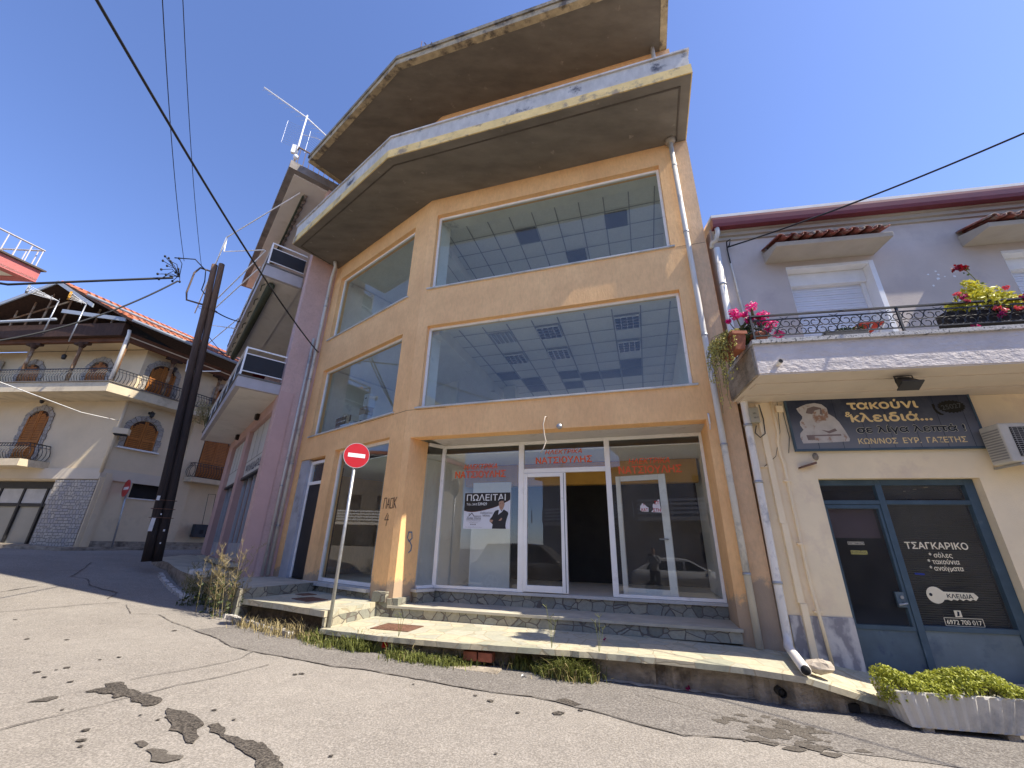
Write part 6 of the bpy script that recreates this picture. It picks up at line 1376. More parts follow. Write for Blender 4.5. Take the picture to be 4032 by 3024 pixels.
# ------------------------------------------------------------------ weeds, grass and litter
def grass_line(path, width, n, hmin, hmax, mb, green):
    d = [0]
    for a, b in zip(path, path[1:]): d.append(d[-1] + math.hypot(b[0] - a[0], b[1] - a[1]))
    for _ in range(n):
        t = rl_.random() * d[-1]; k = 0
        while k < len(d) - 2 and d[k + 1] < t: k += 1
        f = (t - d[k]) / (d[k + 1] - d[k]); a, b = path[k], path[k + 1]
        x = a[0] + (b[0] - a[0]) * f + rl_.gauss(0, width); y = a[1] + (b[1] - a[1]) * f + rl_.gauss(0, width) ; z = zr(x, y)
        if green < 0: z = .40
        gap = noise.noise(Vector((x * 2.2, y * 2.2, 3.1)))
        if gap < rl_.uniform(-.45, .05): continue
        h = rl_.uniform(hmin, hmax) * (.6 + .9 * max(0, gap) + .4 * rl_.random()); ang = rl_.uniform(0, 6.28); bend = rl_.uniform(.2, 1.0) * h; w = rl_.uniform(.003, .0075)
        s = Vector((math.cos(ang + 1.57), math.sin(ang + 1.57), 0)) * w; q = Vector((math.cos(ang), math.sin(ang), 0)) * bend; p = Vector((x, y, z - .01))
        m1 = p + q * .35 + Vector((0, 0, h * .65)); m2 = p + q + Vector((0, 0, h * rl_.uniform(.6, 1.0)))
        mb.mesh([p - s, p + s, m1 + s * .8, m1 - s * .8, m2], [(0, 1, 2, 3), (3, 2, 4)])
KL = [(-4.6, 8.05), (-4.0, 7.72), (-3.5, 7.45), (-2.9, 7.2), (-2.5, 7.02), (-1.9, 6.82), (-1.4, 6.62), (-.7, 6.58), (-.35, 6.6)]
mb = MB(); grass_line([(-3.1, 7.25), (-2.6, 7.0), (-2.0, 6.78), (-1.4, 6.52), (-.8, 6.38), (-.45, 6.36)], .085, 4200, .05, .16, mb, 1); grass_line([(-2.9, 7.1), (-2.2, 6.85), (-1.5, 6.55)], .07, 1300, .08, .30, mb, 1); grass_line([(.12, 6.32), (.5, 6.16), (1.05, 6.02)], .075, 3200, .07, .24, mb, 1)
mb.build("grass", m_grass, None, "green grass growing along the kerb below the steps", "grass", kind="stuff")
mb = MB(); grass_line(KL[:5], .09, 600, .06, .26, mb, 1); grass_line(KL, .10, 900, .05, .22, mb, 1); grass_line([(.1, 6.3), (1.1, 6.0)], .1, 500, .05, .2, mb, 1); mb.build("dry_grass", m_dry, None, "dry straw coloured grass mixed along the kerb", "grass", kind="stuff")
def weed(x, y, h, lab, seed, dry):
    r = random.Random(seed); z = zr(x, y); e = empty("weed", (x, y, z), lab, "weed", "tall weeds at the kerb"); st = MB(); lf = MB()
    for k in range(15):
        a = r.uniform(0, 6.28); l = h * r.uniform(.6, 1.05); p = Vector((x + r.uniform(-.22, .22), y + r.uniform(-.2, .2), z - .01)); dv = Vector((math.cos(a), math.sin(a), 0)) * l * r.uniform(.1, .28)
        pts = [p + dv * f + Vector((0, 0, l * f)) for f in (0, .35, .7, 1)]; st.tube(pts, [.005, .004, .003, .0015], 5)
        for j in range(9):
            f = r.uniform(.3, .98); b = p + dv * f + Vector((0, 0, l * f)); a2 = r.uniform(0, 6.28); e2 = b + Vector((math.cos(a2) * .11, math.sin(a2) * .11, .09)) * r.uniform(.6, 1.3); st.tube([b, e2], .0025, 4)
            for q in range(4): st.tube([b.lerp(e2, .5 + q * .12), b.lerp(e2, .5 + q * .12) + Vector((r.uniform(-.05, .05), r.uniform(-.05, .05), .05))], .0018, 4)
        for j in range(15):
            f = r.uniform(.02, .62); b = p + dv * f + Vector((0, 0, l * f)); leaf(lf, b + Vector((r.uniform(-.07, .07), r.uniform(-.07, .07), 0)), .06, .6)
    st.build("stems", m_dry if dry else m_stem, e); lf.build("foliage", m_weed, e)
weed(-5.05, 8.42, 1.25, "tallest dry branching weed at the kerb, right of the other two", 3, True); weed(-5.6, 8.85, 1.0, "bushy weed between the two other tall weeds at the kerb", 4, True); weed(-6.3, 9.4, .75, "low leafy weed at the left end of the weeds at the kerb", 5, False)
def stalk(fr, u, o, z, h, lab, seed):
    r = random.Random(seed); p = fr.P(u, o, z); e = empty("grass_stalk", p, lab, "grass stalk", "thin stalks growing from the paving"); mb = MB()
    for k in range(3):
        t = p + Vector((r.uniform(-.08, .08), r.uniform(-.08, .08), h * r.uniform(.6, 1))); mb.tube([p, p.lerp(t, .5) + Vector((.01, 0, 0)), t], .0025, 4)
        for j in range(4): a = r.uniform(0, 6.28); mb.tube([t, t + Vector((math.cos(a) * .05, math.sin(a) * .05, .04))], .002, 4)
    mb.build("stems", m_grass, e)
stalk(F1, 3.35, 1.30, .40, .5, "tall thin grass stalk at the pavement edge below the sliding door", 1); stalk(F1, 3.95, 1.30, .40, .38, "shorter grass stalk at the pavement edge below the open doorway", 2); stalk(F1, 1.2, 1.45, .40, .32, "grass stalk at the pavement edge right of the rusty cover", 3)
def litter(x, y, z, mat, lab, nm, sz):
    r = random.Random(int(x * 100)); mb = MB()
    for k in range(5): leaf(mb, (x + r.uniform(-.02, .02), y + r.uniform(-.02, .02), z + .012 + k * .006), sz, .7)
    mb.build(nm, mat, None, lab, "litter")
litter(-1.72, 6.72, .26, M("wrapper_red", (.55, .03, .01), bstr=0, rough=.4), "bright red crumpled wrapper lying in the grass at the kerb", "wrapper", .09)
litter(.22, 6.02, .10, m_white, "white scrap of paper on the asphalt before the grass tuft", "paper_scrap", .06); litter(2.15, 5.82, .06, m_magenta, "dark pink fallen blossom at the foot of the kerb right of the grass tuft", "petals", .06); litter(F1.P(3.95, .6, 0).x, F1.P(3.95, .6, 0).y, .40, m_magenta, "dark pink fallen blossom on the paving before the open doorway", "petals", .035)

# ------------------------------------------------------------------ cream house with the arcaded loggia
m_cr = M("house_cream", (.68, .56, .38), var=.07, scale=1.2, bstr=.2, bscale=60, stain=(.58, .48, .33), stain_scale=1.2)
m_crlow = M("house_cream_low", (.62, .54, .42), var=.06, scale=1.2, bstr=.2, bscale=60)
m_crsl = M("slab_cream", (.62, .52, .36), var=.1, scale=2.5, bstr=.25, stain=(.40, .33, .24), stain_scale=2, stain_lo=.52, stain_hi=.7)
m_woodo = M("varnished_wood", (.36, .135, .03), var=.25, scale=3, bstr=.1, stretch=(5, 5, .6), rough=.5)
m_woodd = M("dark_wood", (.055, .028, .018), var=.35, scale=4, bstr=.3, stretch=(3, 3, 1))
m_woodm = M("worn_wood", (.20, .105, .05), var=.4, scale=3, bstr=.3, stretch=(6, 6, .6), stain=(.42, .33, .22), stain_scale=2.5, stain_lo=.48, stain_hi=.62)
m_surr = stone_mat("surround_stone", [(.32, .29, .25), (.42, .38, .33), (.37, .34, .30)], (.18, .16, .14), 5.0, .03)
m_rooft = M("roof_tile", (.42, .13, .06), var=.3, scale=7, bstr=.3, stain=(.52, .27, .17), stain_scale=5, stain_lo=.5, stain_hi=.7)
m_zinc = M("zinc_trim", (.30, .33, .37), var=.08, scale=4, bstr=.05, rough=.5)
def ashlar():
    m, nt, b = nodes_of("ashlar_stone"); tc = N(nt, "ShaderNodeTexCoord"); mp = N(nt, "ShaderNodeMapping"); mp.inputs['Rotation'].default_value = (0, 0, R(5)); L(nt, tc.outputs['Object'], mp.inputs[0])
    sx = N(nt, "ShaderNodeSeparateXYZ"); L(nt, mp.outputs[0], sx.inputs[0]); cx = N(nt, "ShaderNodeCombineXYZ"); L(nt, sx.outputs[0], cx.inputs[0]); L(nt, sx.outputs[2], cx.inputs[1])
    def br(w, h, sc, off):
        k = N(nt, "ShaderNodeTexBrick"); k.inputs['Scale'].default_value = sc; k.inputs['Brick Width'].default_value = w; k.inputs['Row Height'].default_value = h; k.inputs['Mortar Size'].default_value = .018; k.offset = off; k.inputs['Color1'].default_value = (0, 0, 0, 1); k.inputs['Color2'].default_value = (1, 1, 1, 1); k.inputs['Mortar'].default_value = (.5, .5, .5, 1); L(nt, cx.outputs[0], k.inputs['Vector']); return k
    a = br(.42, .21, 2.0, .37); c = br(.25, .33, 2.0, .5); v = coords(nt)
    sel = ramp(nt, noise_n(nt, v, 2.3, 2, .5), [(.48, 0.0), (.5, 1.0)])
    cc = mix(nt, sel, a.outputs['Color'], c.outputs['Color']); mo = mix(nt, sel, a.outputs['Fac'], c.outputs['Fac'])
    sep = N(nt, "ShaderNodeSeparateColor"); L(nt, cc, sep.inputs[0])
    col = ramp(nt, sep.outputs[0], [(0.0, (.38, .34, .28)), (.35, (.48, .44, .37)), (.6, (.32, .31, .31)), (1.0, (.56, .50, .39))])
    col = mix(nt, ramp(nt, noise_n(nt, v, 6, 6, .7), [(.3, 0.0), (.8, .5)]), col, (.24, .23, .22))
    L(nt, mix(nt, mo, col, (.11, .10, .10)), b.inputs['Base Color']); b.inputs['Roughness'].default_value = .8; return m
m_ashlar = ashlar()
CB = empty("cream_house", CL.P(-4, -4, 1.0), "cream corner house with arched wooden shutters, a timber posted loggia and red tiled roof", "building")
GZ = .6
def ZC(z): return HZ + HK * z
def arch(u0, u1, z0, zs):
    c = (u0 + u1) / 2; r = (u1 - u0) / 2; return [(u0, z0)] + [(u1, z0)] + [(c + r * math.cos(math.pi * k / 14), zs + r * math.sin(math.pi * k / 14)) for k in range(15)]
def arched(fr, u0, u1, z0, zt, sw=.17, kind="window", door=False):
    r = (u1 - u0) / 2; zs = zt - r; c = (u0 + u1) / 2
    mb = MB(); mb.slab(fr, arch(u0 + .02, u1 - .02, z0, zs), .004, .012); w = mb.build(kind, m_woodd, CB)
    mb = MB()
    for s in (0, 1):
        a = u0 + .03 if s == 0 else c + .008; b = c - .008 if s == 0 else u1 - .03; z = z0 + .03
        def top(u): return zs + math.sqrt(max(0, (r - .03) ** 2 - (u - c) ** 2))
        while z < zt - .08:
            aa, bb = a + .05, b - .05
            if z > zs:
                lim = math.sqrt(max(0, (r - .08) ** 2 - (z + .05 - zs) ** 2)); aa = max(aa, c - lim); bb = min(bb, c + lim)
            if bb - aa > .05: mb.box(fr, aa, bb, .013, .030 + .008 * (int(z / .065) % 2), z, z + .05)
            z += .065
        mb.box(fr, a, a + .05, .013, .045, z0 + .02, max(z0 + .1, top(a + .04) if s == 0 else top(a + .05) - .02)); mb.box(fr, b - .05, b, .013, .045, z0 + .02, top(b - .05) - .02 if s == 0 else max(z0 + .1, top(b - .04)))
        mb.box(fr, a + .051, b - .051, .013, .044, (z0 + zs) / 2, (z0 + zs) / 2 + .08)
    mb.build("shutters", m_woodo, w)
    mb = MB(); nst = 11; zz = z0; rows = max(3, int((zs - z0) / .17)); hh = (zs - z0) / rows
    for k in range(rows):
        for s in (-1, 1):
            ww = sw * (1.12 if k % 2 else .92); a = u0 - ww if s < 0 else u1; b = u0 if s < 0 else u1 + ww; mb.box(fr, a, b, .002, .035 + .008 * (k % 2), z0 + k * hh + .006, z0 + (k + 1) * hh - .006)
    for k in range(nst):
        t0 = math.pi * k / nst + .012; t1 = math.pi * (k + 1) / nst - .012; ro = r + sw * (1.1 if k % 2 else .95)
        mb.slab(fr, [(c + rr * math.cos(t), zs + rr * math.sin(t)) for rr, t in ((r, t0), (ro, t0), (ro, (t0 + t1) / 2), (ro, t1), (r, t1), (r, (t0 + t1) / 2))], .002, .037 + .006 * (k % 2))
    mb.build("stone_surround", m_surr, w)
    return w
def belly_rail(fr, u0, u1, o, z0, parent, h=.52, ends=True, sp=.105):
    mb = MB(); prof = [(0, 0), (.06, .06), (.12, .18), (.10, .30), (.03, .42), (.0, h)]
    n = int((u1 - u0) / sp)
    for k in range(n + 1):
        u = u0 + (u1 - u0) * k / n; mb.tube([fr.P(u, o + a, z0 + b) for a, b in prof], .012, 4, cap=False)
    mb.box(fr, u0 - .01, u1 + .01, o - .018, o + .018, z0 + h, z0 + h + .025); mb.box(fr, u0, u1, o - .012, o + .012, z0 - .01, z0 + .01); mb.box(fr, u0, u1, o - .008, o + .008, z0 + h - .09, z0 + h - .075)
    return mb.build("railing", m_black, parent)
mb = MB(); mb.wall(CL, -12, 0, -.3, 0, GZ, 8.36, [(-12.1, -1.5, GZ - .1, 3.42)]); mb.build("wall", m_cr, CB)
mb = MB(); mb.wall(CR, .002, 9, -.3, 0, GZ, 8.36, [(1.0, 2.35, 2.98, 3.62)]); mb.build("wall", m_cr, CB)
mb = MB(); mb.box(CL, -1.52, .03, .002, .06, GZ, 3.44); mb.build("stone_pier", m_ashlar, CB)
mb = MB(); mb.box(CR, -.02, .34, .002, .10, GZ, 3.55); mb.box(CR, .10, .26, .101, .13, GZ, 3.7); mb.build("pilaster", m_cr, CB)
mb = MB(); mb.band([xy(CL, -12, .07), xy(CL, 0.05, .07), xy(CR, 2.6, .07)], .077, ZC(3.47), ZC(3.83)); mb.build("string_band", m_crlow, CB)
mb = MB(); mb.box(CR, .3, 9, .002, .09, GZ, 1.52); mb.build("base_course", m_conc, CB)
mb = MB(); mb.box(CR, 2.35, 2.9, .002, .10, 1.52, 6.3); mb.build("pilaster", m_cr, CB)
# dark shop window on the corner side and the street shopfront
mb = MB(); mb.box(CR, 1.0, 2.35, -.25, -.2, 2.98, 3.62); w = mb.build("window", m_dark, CB); mb = MB(); mb.box(CR, .95, 2.4, .002, .04, 2.94, 2.975); mb.build("sill", m_white, w)
mb = MB(); mb.box(CL, -12, -1.53, -.45, -.40, GZ, 3.2); mb.build("shop_glazing", M("blinded_glass", (.30, .29, .25), var=.1, scale=.8, bstr=0, rough=.25, spec=.5), CB); mb = MB(); mb.box(CL, -12, -1.53, -.39, -.3, 3.19, 3.42); mb.box(CL, -12, -1.53, -.39, -.33, 2.58, 2.68); mb.box(CL, -12, -1.53, -.39, -.31, GZ, 1.28)
for u in (-1.6, -2.2, -3.1, -4.0, -4.9): mb.box(CL, u, u + .07, -.389, -.32, 1.281, 3.189)
mb.build("shop_frame", m_black, CB); mb = MB(); mb.box(CL, -12, -1.531, -.385, -.36, 2.69, 3.18); mb.build("shop_blind", M("pale_blind", (.50, .49, .46), bstr=0), CB)
# first floor openings
w = arched(CL, -3.72, -2.86, 3.98, 5.96, kind="arched_door"); w2 = arched(CL, -6.6, -5.7, 3.98, 5.96, kind="arched_door"); w3 = arched(CR, .30, 1.24, 4.66, 5.74); mb = MB(); mb.box(CR, .12, 1.42, .002, .12, 4.60, 4.655); mb.build("sill", m_white, w3)
arched(CR, 2.95, 4.1, 3.95, 5.9, kind="arched_door")
mb = MB(); mb.prism([xy(CL, -8.0, .001), xy(CL, -8.0, .75), xy(CL, -2.28, .75), xy(CL, -2.1, .001)], ZC(3.80), ZC(4.03)); lb = mb.build("balcony", m_crsl, CB); belly_rail(CL, -7.9, -2.32, .62, 4.05, lb); FEc = Fr(CL.P(-2.32, 0, 0).x, CL.P(-2.32, 0, 0).y, 85 - 0, HK, HZ); belly_rail(Fr(CL.P(-2.32, .62, 0).x, CL.P(-2.32, .62, 0).y, 85, HK, HZ), .0, .6, 0, 4.05, lb)
mb = MB(); mb.prism([xy(CR, 2.55, .001), xy(CR, 2.6, .5), xy(CR, 6, .5), xy(CR, 6, .001)], ZC(3.76), ZC(3.94)); rb = mb.build("balcony", m_crsl, CB); belly_rail(CR, 2.65, 5.9, .36, 3.97, rb); belly_rail(Fr(CR.P(2.65, 0, 0).x, CR.P(2.65, 0, 0).y, -22, HK, HZ), .02, .34, 0, 3.97, rb)
# loggia slab, railing, posts
def off2(ol, orr):
    a = CL.P(0, ol, 0); b = CR.P(0, orr, 0); den = CL.u.x * CR.u.y - CL.u.y * CR.u.x; t = ((b.x - a.x) * CR.u.y - (b.y - a.y) * CR.u.x) / den; p = a + CL.u * t; return (p.x, p.y)
kc = off2(1.08, .56)
mb = MB(); mb.prism([xy(CL, -12, .001), xy(CL, -12, 1.08), kc, xy(CR, 9, .56), xy(CR, 9, .001), xy(CR, 0, .001)], ZC(6.28), ZC(6.62)); ls = mb.build("loggia_slab", m_crsl, CB)
mb = MB(); ke = off2(1.12, .60); mb.band([xy(CL, -12, 1.12), ke, xy(CR, 9, .60)], .33, ZC(6.621), ZC(6.655)); mb.build("edge", M("slab_dark_edge", (.16, .14, .12), bstr=.2), ls)
kr = off2(1.0, .48); klu = CL.uo(kr)[0]; kru = CR.uo(kr)[0]
belly_rail(CL, -10, klu - .02, .96, 6.66, ls, .50); belly_rail(CR, kru + .02, 7, .44, 6.66, ls, .50)
mb = MB(); mb.prism([xy(CL, -12, 1.0), kr, xy(CR, 9, .5), xy(CR, 9, 0.002), xy(CR, 0, 0.002), xy(CL, -12, 0.002)], ZC(8.38), ZC(8.42)); mb.build("loggia_ceiling", m_cr, CB)
posts = [(CL, -5.5, .92), (CL, -3.55, .92), (CL, -1.62, .92), (CR, .75, .40), (CR, 2.6, .40), (CR, 4.5, .40)]
for (f, u, o) in posts:
    mb = MB(); mb.tube([f.P(u, o, 6.63), f.P(u, o, 8.20)], .062, 10); p = mb.build("post", m_woodm, CB); mb = MB(); mb.tube([f.P(u, o, 8.02), f.P(u, o, 8.1), f.P(u, o, 8.16), f.P(u, o, 8.2)], [.07, .11, .13, .17], 8); mb.box(f, u - .28, u + .28, o - .07, o + .07, 8.14, 8.22); mb.build("capital", m_woodd, p)
cpo = off2(.95, .43); mb = MB(); mb.tube([(cpo[0], cpo[1], ZC(6.63)), (cpo[0], cpo[1], ZC(8.35))], .07, 10); mb.build("post", m_woodm, CB)
mb = MB(); gp = off2(1.05, .52); mb.tube([(gp[0], gp[1], ZC(6.7)), (gp[0], gp[1], ZC(8.45)), (gp[0] - .02, gp[1] - .02, ZC(8.62))], .06, 10); mb.build("drainpipe", m_pipew, CB)
mb = MB(); mb.band([xy(CL, -12, 1.0), off2(1.0, .48), xy(CR, 9, .48)], .155, ZC(8.22), ZC(8.55)); mb.build("loggia_beam", M("brown_beam", (.12, .05, .025), var=.3, bstr=.2, stretch=(1, 1, 3)), CB)
# loggia openings
arched(CL, -5.0, -4.15, 6.64, 7.84, kind="arched_door"); arched(CL, -2.15, -1.3, 6.64, 7.90, kind="arched_door"); arched(CR, .30, 1.2, 6.64, 7.98, kind="arched_door"); arched(CR, 2.85, 3.7, 6.64, 7.95, kind="arched_door")
# roof: gable to the left front, eaves along the right front
RZ = Fr(CR.x, CR.y, 68)
apx = CL.P(-3.35, 1.25, 10.75)
def rp(u, o, z): return CR.P(u, o, z)
au, ao = CR.uo(apx)
ev_o = 1.0; ev_z = 8.82; e0u = CR.uo(CL.P(.15, 1.25, 0))[0]
mb = MB(); A = apx; B = A + CR.u * 15.68; Cc = rp(e0u + 14, ev_o, ev_z); Dd = rp(e0u, ev_o, ev_z)
mb.mesh([A, B, Cc, Dd] + [p - Vector((0, 0, .08)) for p in (A, B, Cc, Dd)], [(0, 1, 2, 3), (4, 5, 6, 7), (0, 1, 5, 4), (1, 2, 6, 5), (2, 3, 7, 6), (3, 0, 4, 7)]); rfc = mb.build("roof", m_woodd, CB)
mb = MB(); nrows = 60; mb.smooth = True
nn_ = (B - A).cross(Dd - A).normalized(); nn_ = nn_ if nn_.z > 0 else -nn_
for i in range(nrows):
    f0 = (i + .5) / nrows; top = A + (B - A) * f0; bot = Dd + (Cc - Dd) * f0; wv = CR.u * (15.68 / nrows) * .5
    nseg = 9
    for j in range(nseg):
        a = top.lerp(bot, j / nseg); b = top.lerp(bot, (j + 1.12) / nseg); vs = []
        for p, lift in ((a, .01), (b, .035)):
            for k in range(6): th = math.pi * k / 5; vs.append(p + wv * math.cos(th) * .78 + nn_ * (math.sin(th) * .075 + lift))
        mb.mesh(vs, [(k, k + 1, 6 + k + 1, 6 + k) for k in range(5)])
mb.build("tiles", m_rooft, rfc)
mb = MB(); A2 = A; Lf = CL.P(-7.2, 1.25, 8.95); mb.mesh([A2, B, Lf + CR.u * 15.68, Lf] + [p - Vector((0, 0, .08)) for p in (A2, B, Lf + CR.u * 15.68, Lf)], [(0, 1, 2, 3), (4, 5, 6, 7), (0, 1, 5, 4), (1, 2, 6, 5), (2, 3, 7, 6), (3, 0, 4, 7)]); mb.build("roof", m_woodd, CB)
mb = MB(); rr_ = CL.P(-1.35, 1.3, 9.62); dq = Vector((0, 0, -.16))
for p, q in ((A, rr_), (A, CL.P(-7.2, 1.3, 8.95))): mb.mesh([p, q, q + dq, p + dq, p + CL.n * .05, q + CL.n * .05, q + dq + CL.n * .05, p + dq + CL.n * .05], [(0, 1, 2, 3), (4, 5, 6, 7), (0, 1, 5, 4), (1, 2, 6, 5), (2, 3, 7, 6), (3, 0, 4, 7)])
mb.box(CL, -2.5, .2, 1.25, 1.33, 9.05, 9.05) if False else None
p, q = CL.P(-2.5, 1.3, 9.42), CL.P(.22, 1.3, 8.98); mb.mesh([p, q, q + dq, p + dq, p + CL.n * .05, q + CL.n * .05, q + dq + CL.n * .05, p + dq + CL.n * .05], [(0, 1, 2, 3), (4, 5, 6, 7), (0, 1, 5, 4), (1, 2, 6, 5), (2, 3, 7, 6), (3, 0, 4, 7)])
mb.build("fascia", m_zinc, CB)
mb = MB(); mb.tube([rp(e0u - .05, ev_o + .07, ev_z - .02), rp(e0u + 13, ev_o + .07, ev_z - .02)], .065, 8); mb.tube([CL.P(-9, 1.33, 8.86), CL.P(-2.6, 1.33, 9.0)], .06, 8); mb.build("gutter", m_zinc, CB)
mb = MB(); mb.tube([rp(e0u - 1.2, ev_o - .55, ev_z + .45), rp(e0u + 12, ev_o - .52, ev_z + .42)], .05, 8); mb.build("gutter", m_zinc, CB)
mb = MB(); mb.box(CL, -9, .1, 1.02, 1.2, 8.36, 8.86); mb.slab(CL, [(-9, 8.86), (-.1, 8.86), (-.6, 9.0), (-2.4, 9.3), (-2.6, 9.2), (-9, 9.05)], .1, .16); mb.build("timber_boards", m_woodd, CB)
mb = MB()
for t in (.12, .3, .48, .66, .84): a = A.lerp(CL.P(-7.2, 1.0, 8.95), t); b = A.lerp(CL.P(.15, 1.0, 8.85), t); mb.tube([a - Vector((0, 0, .15)) - CL.n * .35, Vector((a.x, a.y, ZC(9.05))) - CL.n * .35], .04, 5); mb.tube([b - Vector((0, 0, .15)) - CL.n * .35, Vector((b.x, b.y, ZC(8.95))) - CL.n * .35], .04, 5)
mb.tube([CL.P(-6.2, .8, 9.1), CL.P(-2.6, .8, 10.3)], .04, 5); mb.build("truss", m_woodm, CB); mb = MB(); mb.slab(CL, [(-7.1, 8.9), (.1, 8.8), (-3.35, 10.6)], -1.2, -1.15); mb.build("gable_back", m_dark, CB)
# fittings
for (f, u, o, z, lab) in ((CL, -3.29, .16, 6.33, "black lantern above the tall arched door on the left face of the cream house"), (CR, .77, .16, 6.02, "black lantern above the small arched window of the cream house")):
    e = empty("wall_lantern", f.P(u, o, z - .1), lab, "lantern", "lanterns on the cream house"); mb = MB(); mb.tube([f.P(u, .0, z + .02), f.P(u, .08, z + .1), f.P(u, .16, z + .06)], .012, 5); mb.tube([f.P(u, .16, z + .06), f.P(u, .16, z + .02), f.P(u, .16, z - .13), f.P(u, .16, z - .16)], [.015, .09, .065, .03], 6); mb.build("lamp_body", m_black, e); mb = MB(); mb.box(f, u - .07, u + .07, .002, .03, z - .03, z + .06); mb.build("bracket", m_black, e)
for (f, u, o, lab) in ((CL, -2.75, .5, "small lantern hanging on a rod under the loggia ceiling left of the corner"), (CR, .95, .22, "small lantern hanging under the loggia ceiling above the right arched door")):
    e = empty("hanging_lantern", f.P(u, o, 7.75), lab, "lantern", "hanging lanterns in the loggia"); mb = MB(); mb.tube([f.P(u, o, 8.38), f.P(u, o, 7.98)], .006, 4); mb.build("rod", m_black, e); mb = MB(); mb.tube([f.P(u, o, 8.0), f.P(u, o, 7.94), f.P(u, o, 7.80), f.P(u, o, 7.78)], [.02, .09, .07, .03], 6); mb.build("lamp_body", m_black, e)
e = empty("air_conditioner", CL.P(-6.4, .3, 7.2), "air conditioner unit in the loggia of the cream house at the left picture edge", "air conditioner"); mb = MB(); mb.box(CL, -6.75, -5.85, .05, .36, 7.35, 7.95); mb.build("casing", M("ac_casing3", (.48, .45, .40), bstr=.05), e, bevel=.02); mb = MB(); mb.disc(CL, -6.4, 7.65, .361, .37, .22, 20); mb.build("grille", m_dark, e); mb = MB(); mb.box(CL, -6.7, -5.9, .01, .36, 7.30, 7.349); mb.build("bracket", m_black, e)
e = empty("vent_box", CR.P(-.2, .1, 5.0), "small cream hood with a dark mouth on the corner of the cream house", "vent"); mb = MB(); q = off2(.05, .05); VB = Fr(q[0], q[1], 30, HK, HZ); mb.box(VB, -.05, .38, .02, .30, 5.02, 5.22); mb.build("hood", m_cr, e); mb = MB(); mb.box(VB, .0, .34, .04, .27, 4.98, 5.019); mb.build("mouth", m_dark, e)
mb = MB(); q = off2(.06, .06); mb.tube([(q[0], q[1], ZC(3.7)), (q[0], q[1], ZC(6.25))], .055, 8); mb.build("corner_pipe", m_cr, CB)
e = empty("meter_cabinet", CR.P(3.8, .2, 1.7), "dark grey meter cabinet on the cream wall beside the pink house", "meter box"); mb = MB(); mb.box(CR, 3.4, 4.25, .092, .28, 1.72, 2.2); mb.build("cabinet", M("cabinet_grey", (.05, .055, .06), bstr=.05), e, bevel=.01)
mb = MB()
for u in (3.62, 3.86): mb.box(CR, u, u + .14, .281, .287, 1.85, 2.0)
mb.build("dial", m_dark, e); mb = MB(); mb.tube([CR.P(3.7, .18, 2.2), CR.P(3.7, .05, 3.4), CR.P(4.0, .05, 3.42), CR.P(4.0, .18, 2.2)], .012, 5); mb.build("conduit", m_black, e)
# television antennas before the gable and the painted rail
def yagi(p, q, lab, col):
    p = Vector(p); q = Vector(q); e = empty("television_antenna", q, lab, "antenna", "television antennas before the gable"); d = (q - p).normalized(); s = d.cross(Vector((0, 0, 1))).normalized(); mb = MB()
    mb.tube([p, q], .012, 5)
    for k in (-1, 1): mb.tube([p + Vector((0, 0, k * .12)), q], .009, 4); mb.tube([p + s * .15 * k, q], .008, 4)
    for k in range(5): c = p.lerp(q, k / 4); mb.tube([c - s * .22, c + s * .22], .007, 4)
    mb.build("boom", m_white, e); mb = MB(); mb.box(Fr(p.x, p.y, math.degrees(math.atan2(s.y, s.x))), -.12, .12, -.03, .03, p.z - .12, p.z + .12); mb.build("reflector", col, e); mb = MB(); mb.tube([q, (q.x, q.y, 7.7)], .02, 6); mb.build("mast", m_steel, e)
yagi((-15.57, 11.26, 8.99), (-15.12, 11.82, 8.91), "left white television antenna with grey reflector before the dark gable", m_zinc); yagi((-15.12, 12.04, 9.27), (-14.84, 12.38, 9.16), "right white television antenna with orange reflector before the dark gable", M("reflector_orange", (.55, .28, .04), bstr=0))

# ------------------------------------------------------------------ pink balcony house at the left edge
m_salmon = M("salmon_fascia", (.50, .16, .15), var=.1, scale=6, bstr=.3)
tip = Vector((-7.27, 5.30, 5.2)); RF = Fr(tip.x, tip.y, 73.5)
SB = empty("salmon_house", RF.P(-6, -4, .2), "house at the left edge with a salmon pink balcony and white railing", "building")
mb = MB(); mb.prism([xy(RF, 0, 0), xy(RF, -6, 0), xy(RF, -6, -2.5), xy(RF, -.85, -2.5)], 5.215, 5.25); sf = MB(); mb.build("balcony_soffit", m_soffw, SB)
mb = MB(); mb.band([xy(RF, -6, 0), xy(RF, 0, 0), xy(RF, -.9, -2.6)], .12, 5.20, 5.40); bs = mb.build("balcony", m_salmon, SB); mb = MB(); mb.band([xy(RF, -6, .04), xy(RF, .04, .04), xy(RF, -.9, -2.6)], .2, 5.401, 5.425); mb.build("edge", M("edge_dark", (.1, .08, .07)), bs)
mb = MB()
for k in range(28): u = -.06 - k * .13; mb.tube([RF.P(u, -.06, 5.42), RF.P(u, -.06, 5.74)], .008, 5)
for k in range(14): p = Vector(RF.P(-.05, -.06, 5.42)).lerp(RF.P(-.85, -2.4, 5.42), (k + .5) / 14); mb.tube([p, p + Vector((0, 0, .32))], .008, 5)
mb.tube([RF.P(-6, -.06, 5.76), RF.P(-.05, -.06, 5.76), RF.P(-.85, -2.4, 5.76)], .014, 6); mb.tube([RF.P(-6, -.06, 5.46), RF.P(-.05, -.06, 5.46), RF.P(-.85, -2.4, 5.46)], .01, 6); mb.build("railing", M("railing_peeling", (.62, .58, .58), var=.12, scale=30, bstr=.2), bs)
m_grub = M("stained_render", (.42, .37, .29), var=.2, scale=1.5, bstr=.3, stain=(.22, .19, .15), stain_scale=1.3)
SBX = [(-8.45, 4.35), (-10.2, -1.6), (-19, 1.0), (-17.5, 6.9)]
